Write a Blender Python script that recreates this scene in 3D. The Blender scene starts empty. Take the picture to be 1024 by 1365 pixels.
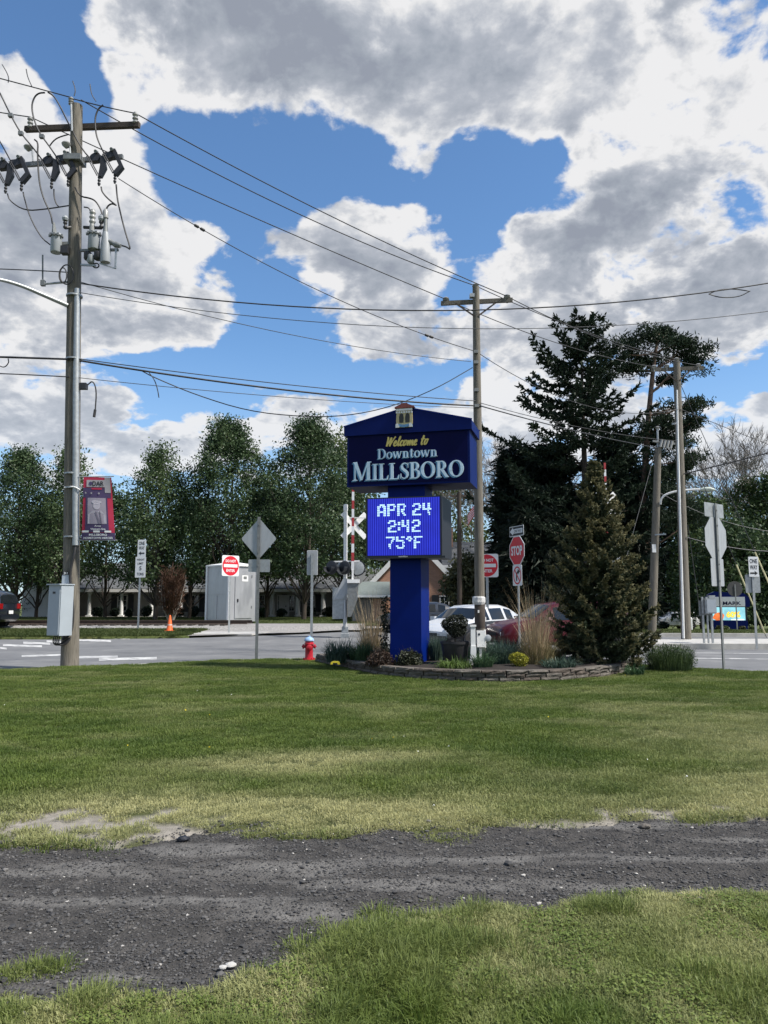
import bpy, bmesh, math, random
import numpy as np
from mathutils import Vector, Matrix, Euler
random.seed(7)
np.random.seed(7)
SC = bpy.context.scene
COL = SC.collection
R = math.radians

# ------------------------------------------------------------------ camera
F, CX, CY, EYE = 1025.0, 512.0, 682.5, 1.6
PITCH = math.atan((803.0 - CY) / F)
cam_data = bpy.data.cameras.new('camera')
cam_data.sensor_width = 36.0
cam_data.lens = 36.0 * F / 1365.0
cam_data.clip_start = 0.05
cam_data.clip_end = 3000.0
cam = bpy.data.objects.new('camera', cam_data)
COL.objects.link(cam)
cam.location = (0, 0, EYE)
cam.rotation_euler = (math.pi / 2 + PITCH, 0, 0)
SC.camera = cam


def ray(u, v):
    x = (u - CX) / F
    t = (CY - v) / F
    return Vector((x, math.cos(PITCH) - t * math.sin(PITCH), math.sin(PITCH) + t * math.cos(PITCH)))


def at(u, v, Y):
    r = ray(u, v)
    s = Y / r.y
    return Vector((r.x * s, Y, EYE + r.z * s))


def gp(u, v, z=0.0):
    r = ray(u, v)
    s = (z - EYE) / r.z
    return Vector((r.x * s, r.y * s, z))


# ------------------------------------------------------------------ light
SUN_EL, SUN_AZ = R(52), R(110)         # azimuth clockwise from +Y (ahead) towards +X (right)
SUN_DIR = Vector((math.sin(SUN_AZ) * math.cos(SUN_EL), math.cos(SUN_AZ) * math.cos(SUN_EL), math.sin(SUN_EL)))
sl = bpy.data.lights.new('sun', 'SUN')
sl.energy = 4.2
sl.angle = R(5)
sl.color = (1.0, 0.95, 0.87)
sun = bpy.data.objects.new('sun', sl)
COL.objects.link(sun)
sun.rotation_euler = (-SUN_DIR).to_track_quat('-Z', 'Y').to_euler()

SC.view_settings.view_transform = 'Standard'
SC.view_settings.look = 'None'
SC.view_settings.exposure = 0.68
SC.view_settings.gamma = 1.0
SC.view_settings.use_curve_mapping = False
try:
    SC.cycles.max_bounces = 6
    SC.cycles.diffuse_bounces = 3
    SC.cycles.glossy_bounces = 3
    SC.cycles.transparent_max_bounces = 6
    SC.cycles.use_denoising = True
    SC.cycles.caustics_reflective = False
    SC.cycles.caustics_refractive = False
except Exception:
    pass

# ------------------------------------------------------------------ sky: blue air plus procedural cumulus, in directions of the world
W = bpy.data.worlds.new('World')
SC.world = W
W.use_nodes = True
wn, wl = W.node_tree.nodes, W.node_tree.links
wn.clear()


def WN(t, **k):
    n = wn.new(t)
    for a, b in k.items():
        setattr(n, a, b)
    return n


def wmath(op, a, b=None, c=None, clamp=False):
    n = WN('ShaderNodeMath', operation=op)
    n.use_clamp = clamp
    for i, x in enumerate((a, b, c)):
        if x is None:
            continue
        if isinstance(x, (int, float)):
            n.inputs[i].default_value = x
        else:
            wl.new(x, n.inputs[i])
    return n.outputs[0]


def wvec(op, a, b=None, s=None):
    n = WN('ShaderNodeVectorMath', operation=op)
    for i, x in enumerate((a, b)):
        if x is None:
            continue
        if isinstance(x, (tuple, list, Vector)):
            n.inputs[i].default_value = tuple(x)
        else:
            wl.new(x, n.inputs[i])
    if s is not None:
        if isinstance(s, (int, float)):
            n.inputs['Scale'].default_value = s
        else:
            wl.new(s, n.inputs['Scale'])
    return n


def wmaprange(x, a, b, c=0.0, d=1.0, smooth=True):
    n = WN('ShaderNodeMapRange')
    n.interpolation_type = 'SMOOTHSTEP' if smooth else 'LINEAR'
    n.clamp = True
    wl.new(x, n.inputs['Value'])
    n.inputs['From Min'].default_value = a
    n.inputs['From Max'].default_value = b
    n.inputs['To Min'].default_value = c
    n.inputs['To Max'].default_value = d
    return n.outputs[0]


def wnoise(vec, scale, detail, rough, dist=0.0):
    n = WN('ShaderNodeTexNoise')
    n.noise_dimensions = '3D'
    n.inputs['Scale'].default_value = scale
    n.inputs['Detail'].default_value = detail
    n.inputs['Roughness'].default_value = rough
    n.inputs['Distortion'].default_value = dist
    wl.new(vec, n.inputs['Vector'])
    return n.outputs[0]


def wmix(fac, a, b):
    n = WN('ShaderNodeMix', data_type='RGBA')
    for s, x in ((n.inputs[0], fac), (n.inputs[6], a), (n.inputs[7], b)):
        if isinstance(x, (int, float)):
            s.default_value = x
        elif isinstance(x, tuple):
            s.default_value = (*x, 1.0)
        else:
            wl.new(x, s)
    return n.outputs[2]


tc = WN('ShaderNodeTexCoord')
nrm = wvec('NORMALIZE', tc.outputs['Generated']).outputs[0]
sepn = WN('ShaderNodeSeparateXYZ')
wl.new(nrm, sepn.inputs[0])
zpos = wmath('MAXIMUM', sepn.outputs[2], 0.0)
# flattened dome: cumulus shrink towards the horizon
inv = wmath('DIVIDE', 1.0, wmath('ADD', zpos, 0.42))
q = wvec('SCALE', nrm, s=inv).outputs[0]
# billow warp
wn1 = WN('ShaderNodeTexNoise')
wn1.inputs['Scale'].default_value = 5.0
wn1.inputs['Detail'].default_value = 2.0
wl.new(q, wn1.inputs['Vector'])
warp = wvec('SCALE', wvec('SUBTRACT', wn1.outputs[1], (0.5, 0.5, 0.5)).outputs[0], s=0.16).outputs[0]
nw = wvec('ADD', nrm, wvec('SCALE', warp, s=0.45).outputs[0]).outputs[0]

BLOBS = [  # photo pixel centre, half widths, weight, tilt
    (300, 45, 300, 125, 1.0, 4), (560, 85, 130, 110, 1.0, 0), (790, 95, 210, 135, 1.0, 0), (960, 190, 190, 150, 1.0, 0),
    (840, 215, 110, 75, .9, 0),
    (790, 330, 120, 75, .9, 0), (690, 365, 110, 75, .85, -25), (900, 400, 210, 120, 1.0, 0), (760, 440, 120, 60, .85, 0),
    (455, 325, 115, 70, .95, 15), (530, 385, 125, 70, .85, 30), (600, 440, 90, 40, .7, 0),
    (195, 360, 150, 120, .98, 10), (60, 330, 190, 200, 1.0, 0), (20, 140, 85, 110, .9, 0), (110, 220, 110, 85, .85, 0), (175, 420, 120, 60, .9, 0),
    (560, 212, 50, 30, .62, 0), (180, 120, 75, 45, .6, 30),
    (60, 560, 170, 75, .8, 0), (240, 590, 240, 60, .8, 0), (470, 590, 170, 50, .75, 0), (960, 590, 170, 65, .85, 0), (700, 560, 150, 90, .75, 0),
    (60, 500, 110, 40, .6, 0), (400, 575, 330, 50, .72, 0),
]
DARK = [  # grey undersides of the thick clouds
    (280, 65, 270, 85, .95, 4), (520, 100, 140, 60, .55, 0), (870, 15, 110, 50, .85, 0), (690, 60, 90, 50, .35, 0), (900, 262, 210, 50, .95, 0),
    (940, 390, 190, 100, .9, 0), (800, 450, 170, 55, .75, 0), (470, 370, 110, 35, .45, 0), (45, 300, 90, 60, .5, 0), (150, 380, 140, 55, .6, 0),
    (40, 420, 130, 60, .65, 0), (590, 420, 90, 35, .45, 0), (90, 560, 170, 40, .4, 0), (760, 150, 80, 50, .4, 0), (960, 560, 140, 40, .3, 0),
]


def blobs(tab, soft):
    fld = None
    for (u, v, a, b, w, tilt) in tab:
        c = ray(u, v).normalized()
        mp = WN('ShaderNodeMapping', vector_type='TEXTURE')
        mp.inputs['Location'].default_value = c
        az = math.atan2(c.x, c.y)
        el = math.asin(c.z)
        rot = Matrix.Rotation(-az, 3, 'Z') @ Matrix.Rotation(el, 3, 'X') @ Matrix.Rotation(R(-tilt), 3, 'Y')
        mp.inputs['Rotation'].default_value = rot.to_euler()
        k = 1.0 / math.hypot(F, math.hypot(u - CX, v - CY))
        mp.inputs['Scale'].default_value = (a * k, 1.0, b * k)
        wl.new(nw, mp.inputs['Vector'])
        ln = wvec('LENGTH', mp.outputs[0]).outputs['Value']
        val = wmath('MULTIPLY', wmath('SUBTRACT', 1.0, wmath('MULTIPLY', ln, ln)), w)
        if fld is None:
            fld = val
        else:
            n = WN('ShaderNodeMath', operation='SMOOTH_MAX')
            wl.new(fld, n.inputs[0])
            wl.new(val, n.inputs[1])
            n.inputs[2].default_value = soft
            fld = n.outputs[0]
    return fld


field = blobs(BLOBS, 0.25)
darkf = wmath('MAXIMUM', blobs(DARK, 0.3), -0.5)
HOLES = [(95, 85, 38, 95, .8, 40), (10, 10, 60, 45, .8, 0), (655, 225, 70, 75, .9, 0), (265, 215, 90, 80, .8, 0), (735, 205, 40, 35, .6, 0), (640, 290, 50, 60, .7, 0), (370, 240, 90, 60, .7, 0)]
hole = wmath('MAXIMUM', blobs(HOLES, 0.2), 0.0)
field = wmath('SUBTRACT', field, wmath('MULTIPLY', hole, 1.0))
field = wmath('MAXIMUM', field, -1.0)
# behind the camera the same kind of broken cumulus simply goes on
gen = wmath('MULTIPLY', wmath('SUBTRACT', wnoise(q, 1.7, 2.0, 0.5), 0.44), 5.0)
front = wmaprange(sepn.outputs[1], 0.35, 0.72)
mixf = WN('ShaderNodeMix', data_type='FLOAT')
wl.new(front, mixf.inputs[0]); wl.new(gen, mixf.inputs[2]); wl.new(field, mixf.inputs[3])
field = mixf.outputs[0]
mixd = WN('ShaderNodeMix', data_type='FLOAT')
wl.new(front, mixd.inputs[0]); wl.new(wmath('MULTIPLY', gen, 0.7), mixd.inputs[2]); wl.new(darkf, mixd.inputs[3])
darkf = mixd.outputs[0]


def density(vec):
    f1 = wnoise(vec, 6.0, 10.0, 0.60)
    vo = WN('ShaderNodeTexVoronoi', feature='F1')
    vo.inputs['Scale'].default_value = 15.0
    vo.inputs['Detail'].default_value = 2.0
    vo.inputs['Roughness'].default_value = 0.5
    vo.inputs['Lacunarity'].default_value = 2.2
    wl.new(vec, vo.inputs['Vector'])
    puff = wmath('SUBTRACT', 0.55, vo.outputs['Distance'])
    return wmath('ADD', wmath('MULTIPLY', wmath('SUBTRACT', f1, 0.5), 2.6), wmath('MULTIPLY', puff, 0.42))


qw = wvec('ADD', q, wvec('SCALE', warp, s=0.35).outputs[0]).outputs[0]
d0 = density(qw)
D = wmath('ADD', wmath('MULTIPLY', field, 0.85), wmath('MULTIPLY', d0, 1.05))
alpha = wmaprange(D, -0.02, 0.24)
sdir = (SUN_DIR * 0.6 + Vector((0, 0, 0.8))).normalized()
c0 = wnoise(qw, 4.2, 4.0, 0.5)
c1 = wnoise(wvec('ADD', qw, sdir * 0.075).outputs[0], 4.2, 4.0, 0.5)
coarse = wmath('SUBTRACT', c0, c1)
f0 = wnoise(qw, 11.0, 8.0, 0.58)
f1 = wnoise(wvec('ADD', qw, sdir * 0.026).outputs[0], 11.0, 8.0, 0.58)
fine = wmath('SUBTRACT', f0, f1)
thick = wmath('ADD', wmath('MULTIPLY', darkf, 0.62), wmath('MULTIPLY', wmath('SUBTRACT', c0, 0.4), 1.5))
core = wmaprange(thick, -0.72, 1.08, smooth=False)
edge = wmaprange(D, 0.1, 0.7)
core = wmath('MULTIPLY', core, edge)
core = wmath('SUBTRACT', core, wmath('MULTIPLY', coarse, 2.6))
core = wmath('SUBTRACT', core, wmath('MULTIPLY', fine, 2.2), clamp=True)
cr = WN('ShaderNodeValToRGB')
e = cr.color_ramp.elements
e[0].position = 0.0; e[0].color = (0.80, 0.80, 0.81, 1)
e[1].position = 1.0; e[1].color = (0.29, 0.32, 0.385, 1)
for p_, c_ in ((0.11, (0.73, 0.735, 0.75, 1)), (0.25, (0.60, 0.62, 0.66, 1)), (0.5, (0.43, 0.46, 0.52, 1)), (0.78, (0.345, 0.38, 0.44, 1))):
    x = e.new(p_); x.color = c_
wl.new(core, cr.inputs[0])
cloudc = wmix(wmaprange(sepn.outputs[2], 0.05, 0.36, 0.5, 0.0), cr.outputs[0], (0.70, 0.77, 0.87))

sky = WN('ShaderNodeTexSky')
sky.sky_type = 'NISHITA'
sky.sun_disc = False
sky.sun_elevation = SUN_EL
sky.sun_rotation = SUN_AZ
sky.altitude = 10
sky.air_density = 1.0
sky.dust_density = 0.3
sky.ozone_density = 1.6
SKY_STRENGTH = 0.15
skyc = wvec('SCALE', wvec('MULTIPLY', sky.outputs[0], (0.74, 0.96, 1.12)).outputs[0], s=SKY_STRENGTH).outputs[0]
# low haze veil near the horizon
veil = wmaprange(sepn.outputs[2], 0.02, 0.34, 0.55, 0.0)
skyc = wmix(veil, skyc, (0.52, 0.66, 0.84))
allsky = wmix(alpha, skyc, cloudc)
bg = WN('ShaderNodeBackground')
bg.inputs['Strength'].default_value = 1 / 1.5
wl.new(allsky, bg.inputs['Color'])
wo = WN('ShaderNodeOutputWorld')
wl.new(bg.outputs[0], wo.inputs['Surface'])
W.cycles.sampling_method = 'MANUAL'
W.cycles.sample_map_resolution = 512

# ------------------------------------------------------------------ helpers
MW = {}


class MB:
    """collects simple shapes and links them as one mesh object"""

    def __init__(self):
        self.v, self.f, self.mi, self.m = [], [], [], 0

    def add(self, vs, fs):
        o = len(self.v)
        self.v.extend([tuple(x) for x in vs])
        for q_ in fs:
            self.f.append([o + i for i in q_])
            self.mi.append(self.m)
        return self

    def box(self, c, s, rot=None):
        c = Vector(c)
        vs = []
        for x in (-.5, .5):
            for y in (-.5, .5):
                for z in (-.5, .5):
                    p = Vector((x * s[0], y * s[1], z * s[2]))
                    if rot is not None:
                        p = rot @ p
                    vs.append(c + p)
        return self.add(vs, [(0, 1, 3, 2), (4, 6, 7, 5), (0, 4, 5, 1), (2, 3, 7, 6), (0, 2, 6, 4), (1, 5, 7, 3)])

    def beam(self, a, b, w, h, up=(0, 0, 1)):
        a, b = Vector(a), Vector(b)
        d = (b - a).normalized()
        u = Vector(up)
        s_ = d.cross(u)
        if s_.length < 1e-4:
            s_ = d.cross(Vector((1, 0, 0)))
        s_.normalize()
        u = s_.cross(d).normalized()
        vs = []
        for p in (a, b):
            for i, j in ((-1, -1), (1, -1), (1, 1), (-1, 1)):
                vs.append(p + s_ * (i * w / 2) + u * (j * h / 2))
        return self.add(vs, [(0, 3, 2, 1), (4, 5, 6, 7), (0, 1, 5, 4), (1, 2, 6, 5), (2, 3, 7, 6), (3, 0, 4, 7)])

    def tube(self, pts, rad, n=8, cap=True):
        pts = [Vector(p) for p in pts]
        if not isinstance(rad, (list, tuple)):
            rad = [rad] * len(pts)
        vs, fs = [], []
        prev = None
        for i, p in enumerate(pts):
            d = (pts[min(i + 1, len(pts) - 1)] - pts[max(i - 1, 0)])
            if d.length < 1e-9:
                d = Vector((0, 0, 1))
            d.normalize()
            if prev is None:
                ref = Vector((0, 0, 1)) if abs(d.z) < .9 else Vector((1, 0, 0))
                a_ = d.cross(ref).normalized()
            else:
                a_ = (prev - d * prev.dot(d))
                if a_.length < 1e-6:
                    a_ = d.cross(Vector((1, 0, 0)))
                a_.normalize()
            prev = a_
            b_ = d.cross(a_)
            for k in range(n):
                t = 2 * math.pi * k / n
                vs.append(p + (a_ * math.cos(t) + b_ * math.sin(t)) * rad[i])
        for i in range(len(pts) - 1):
            for k in range(n):
                fs.append((i * n + k, i * n + (k + 1) % n, (i + 1) * n + (k + 1) % n, (i + 1) * n + k))
        if cap:
            fs.append(tuple(range(n))[::-1])
            fs.append(tuple((len(pts) - 1) * n + k for k in range(n)))
        return self.add(vs, fs)

    def lathe(self, prof, o=(0, 0, 0), n=16, mat=None):
        o = Vector(o)
        vs, fs = [], []
        for r_, z_ in prof:
            for k in range(n):
                t = 2 * math.pi * k / n
                p = Vector((r_ * math.cos(t), r_ * math.sin(t), z_))
                if mat is not None:
                    p = mat @ p
                vs.append(o + p)
        L = len(prof)
        for i in range(L - 1):
            for k in range(n):
                fs.append((i * n + k, i * n + (k + 1) % n, (i + 1) * n + (k + 1) % n, (i + 1) * n + k))
        fs.append(tuple(range(n))[::-1])
        fs.append(tuple((L - 1) * n + k for k in range(n)))
        return self.add(vs, fs)

    def prism(self, poly, y0, y1, tf=None):
        """outline in (x, z), extruded from y0 to y1"""
        n = len(poly)
        vs = [Vector((x, y0, z)) for x, z in poly] + [Vector((x, y1, z)) for x, z in poly]
        if tf is not None:
            vs = [tf @ p for p in vs]
        fs = [tuple(range(n)), tuple(range(2 * n - 1, n - 1, -1))]
        for i in range(n):
            j = (i + 1) % n
            fs.append((i, i + n, j + n, j))
        return self.add(vs, fs)

    def build(self, name, mats, parent=None, local=False, smooth=None, kind=None, label=None):
        me = bpy.data.meshes.new(name)
        vs = self.v
        if parent is not None and not local and MW.get(parent.name) is not None:
            M = MW[parent.name].inverted()
            vs = [tuple(M @ Vector(p)) for p in vs]
        me.from_pydata(vs, [], self.f)
        if not isinstance(mats, (list, tuple)):
            mats = [mats]
        for m in mats:
            me.materials.append(m)
        if len(mats) > 1:
            me.polygons.foreach_set('material_index', self.mi)
        bm = bmesh.new()
        bm.from_mesh(me)
        bmesh.ops.recalc_face_normals(bm, faces=bm.faces)
        bm.to_mesh(me)
        bm.free()
        if smooth:
            me.polygons.foreach_set('use_smooth', [True] * len(me.polygons))
            me.set_sharp_from_angle(angle=R(smooth))
        return link(name, me, parent, kind, label)


def link(name, me, parent=None, kind=None, label=None):
    o = bpy.data.objects.new(name, me)
    COL.objects.link(o)
    if parent is not None:
        o.parent = parent
        MW[o.name] = MW.get(parent.name)
    else:
        MW[o.name] = Matrix.Identity(4)
    if kind:
        o['kind'] = kind
    if label:
        o['label'] = label
    return o


def npmesh(name, V, Fq, mat, parent=None, kind=None, attrs=None, smooth=False, mat_idx=None):
    """fast mesh from numpy arrays; Fq (n,3) or (n,4)"""
    me = bpy.data.meshes.new(name)
    V = np.asarray(V, dtype=np.float32)
    Fq = np.asarray(Fq, dtype=np.int32)
    k = Fq.shape[1]
    me.vertices.add(len(V))
    me.vertices.foreach_set('co', V.ravel())
    me.loops.add(Fq.size)
    me.loops.foreach_set('vertex_index', Fq.ravel())
    me.polygons.add(len(Fq))
    me.polygons.foreach_set('loop_start', np.arange(0, Fq.size, k, dtype=np.int32))
    me.polygons.foreach_set('loop_total', np.full(len(Fq), k, dtype=np.int32))
    for m in (mat if isinstance(mat, (list, tuple)) else [mat]):
        me.materials.append(m)
    if mat_idx is not None:
        me.polygons.foreach_set('material_index', np.asarray(mat_idx, dtype=np.int32))
    for an, av in (attrs or {}).items():
        a = me.attributes.new(an, 'FLOAT', 'POINT')
        a.data.foreach_set('value', np.asarray(av, dtype=np.float32))
    if smooth:
        me.polygons.foreach_set('use_smooth', [True] * len(Fq))
    me.update()
    me.validate()
    return link(name, me, parent, kind)


def tag(o, label, cat, group=None):
    o['label'] = label
    o['category'] = cat
    if group:
        o['group'] = group
    return o


def thing(name, label, cat, loc, rotz=0.0, group=None):
    o = bpy.data.objects.new(name, None)
    o.empty_display_size = 0.1
    COL.objects.link(o)
    o.location = loc
    o.rotation_euler = (0, 0, rotz)
    MW[o.name] = Matrix.Translation(Vector(loc)) @ Matrix.Rotation(rotz, 4, 'Z')
    return tag(o, label, cat, group)


def dup(root, loc, rotz=0.0, label=None, group=None, scale=None):
    def cp(o, par):
        c = o.copy()
        COL.objects.link(c)
        if par is not None:
            c.parent = par
        for ch in kids.get(o.name, []):
            cp(ch, c)
        return c
    kids = {}
    for o in list(COL.objects):
        if o.parent is not None:
            kids.setdefault(o.parent.name, []).append(o)
    r = cp(root, None)
    r.location = loc
    r.rotation_euler = (0, 0, rotz)
    if scale:
        r.scale = (scale,) * 3 if isinstance(scale, (int, float)) else scale
    if label:
        r['label'] = label
    if group:
        r['group'] = group
    return r


# ------------------------------------------------------------------ materials
def pm(name, col, rough=0.6, metal=0.0, var=0.18, scale=5.0, detail=5.0, bump=0.0, bscale=None, stretch=None, col2=None, spots=None,
       emit=0.0, spec=0.5, coat=0.0):
    m = bpy.data.materials.new(name)
    m.use_nodes = True
    nt = m.node_tree
    N, L = nt.nodes, nt.links
    b = N['Principled BSDF']
    b.inputs['Roughness'].default_value = rough
    b.inputs['Metallic'].default_value = metal
    b.inputs['Specular IOR Level'].default_value = spec
    b.inputs['Coat Weight'].default_value = coat
    t = N.new('ShaderNodeTexCoord')
    vec = t.outputs['Object']
    if stretch:
        mp = N.new('ShaderNodeMapping')
        mp.inputs['Scale'].default_value = stretch
        L.new(vec, mp.inputs[0])
        vec = mp.outputs[0]
    nz = N.new('ShaderNodeTexNoise')
    nz.inputs['Scale'].default_value = scale
    nz.inputs['Detail'].default_value = detail
    nz.inputs['Roughness'].default_value = 0.62
    L.new(vec, nz.inputs['Vector'])
    cr = N.new('ShaderNodeValToRGB')
    a, z = cr.color_ramp.elements
    a.position, z.position = 0.3, 0.7
    if col2 is None:
        a.color = (*[c * (1 - var) for c in col], 1)
        z.color = (*[min(1, c * (1 + var)) for c in col], 1)
    else:
        a.color, z.color = (*col, 1), (*col2, 1)
    L.new(nz.outputs[0], cr.inputs[0])
    out = cr.outputs[0]
    if spots:           # (colour, scale, threshold)
        n2 = N.new('ShaderNodeTexNoise')
        n2.inputs['Scale'].default_value = spots[1]
        n2.inputs['Detail'].default_value = 6
        L.new(vec, n2.inputs['Vector'])
        r2 = N.new('ShaderNodeMapRange')
        r2.inputs['From Min'].default_value = spots[2]
        r2.inputs['From Max'].default_value = spots[2] + 0.12
        L.new(n2.outputs[0], r2.inputs[0])
        mx = N.new('ShaderNodeMix')
        mx.data_type = 'RGBA'
        L.new(r2.outputs[0], mx.inputs[0])
        L.new(out, mx.inputs[6])
        mx.inputs[7].default_value = (*spots[0], 1)
        out = mx.outputs[2]
    L.new(out, b.inputs['Base Color'])
    if emit:
        L.new(out, b.inputs['Emission Color'])
        b.inputs['Emission Strength'].default_value = emit
    if bump:
        nb = N.new('ShaderNodeTexNoise')
        nb.inputs['Scale'].default_value = bscale or scale * 4
        nb.inputs['Detail'].default_value = 6
        L.new(vec, nb.inputs['Vector'])
        bp = N.new('ShaderNodeBump')
        bp.inputs['Strength'].default_value = bump
        bp.inputs['Distance'].default_value = 0.02
        L.new(nb.outputs[0], bp.inputs['Height'])
        L.new(bp.outputs[0], b.inputs['Normal'])
    return m


def leafmat(name, c1, c2, c3=None, scale=0.6, rough=0.55, trans=0.25, attr=None):
    """foliage: colour wanders over the plant in clumps and from leaf to leaf"""
    m = bpy.data.materials.new(name)
    m.use_nodes = True
    nt = m.node_tree
    N, L = nt.nodes, nt.links
    N.remove(N['Principled BSDF'])
    g = N.new('ShaderNodeNewGeometry')
    nz = N.new('ShaderNodeTexNoise')
    nz.inputs['Scale'].default_value = scale
    nz.inputs['Detail'].default_value = 3
    L.new(g.outputs['Position'], nz.inputs['Vector'])
    ad = N.new('ShaderNodeMath')
    ad.operation = 'MULTIPLY_ADD'
    L.new(g.outputs['Random Per Island'], ad.inputs[0])
    ad.inputs[1].default_value = 0.5
    sb = N.new('ShaderNodeMath')
    sb.operation = 'MULTIPLY_ADD'
    L.new(nz.outputs[0], sb.inputs[0])
    sb.inputs[1].default_value = 1.5
    sb.inputs[2].default_value = -0.5
    L.new(sb.outputs[0], ad.inputs[2])
    cr = N.new('ShaderNodeValToRGB')
    el = cr.color_ramp.elements
    el[0].position, el[1].position = 0.15, 0.85
    el[0].color, el[1].color = (*c1, 1), (*c2, 1)
    if c3:
        x = el.new(1.0)
        el[1].position = 0.85
        x.position = 1.0
        x.color = (*c3, 1)
    L.new(ad.outputs[0], cr.inputs[0])
    out = cr.outputs[0]
    if attr:    # dry tips of turf, spread by an attribute of each tuft
        at_ = N.new('ShaderNodeAttribute')
        at_.attribute_type = 'INSTANCER'
        at_.attribute_name = 'dry'
        mx = N.new('ShaderNodeMix')
        mx.data_type = 'RGBA'
        L.new(at_.outputs['Fac'], mx.inputs[0])
        L.new(out, mx.inputs[6])
        mx.inputs[7].default_value = (*attr, 1)
        out = mx.outputs[2]
    d = N.new('ShaderNodeBsdfPrincipled')
    d.inputs['Roughness'].default_value = rough
    d.inputs['Specular IOR Level'].default_value = 0.3
    L.new(out, d.inputs['Base Color'])
    res = d.outputs[0]
    if trans:
        tr = N.new('ShaderNodeBsdfTranslucent')
        L.new(out, tr.inputs['Color'])
        ms = N.new('ShaderNodeMixShader')
        ms.inputs[0].default_value = trans
        L.new(res, ms.inputs[1])
        L.new(tr.outputs[0], ms.inputs[2])
        res = ms.outputs[0]
    L.new(res, N['Material Output'].inputs['Surface'])
    return m


def glassmat(name, col=(0.02, 0.025, 0.03), rough=0.05):
    m = pm(name, col, rough=rough, var=0.2, scale=2)
    return m


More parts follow.
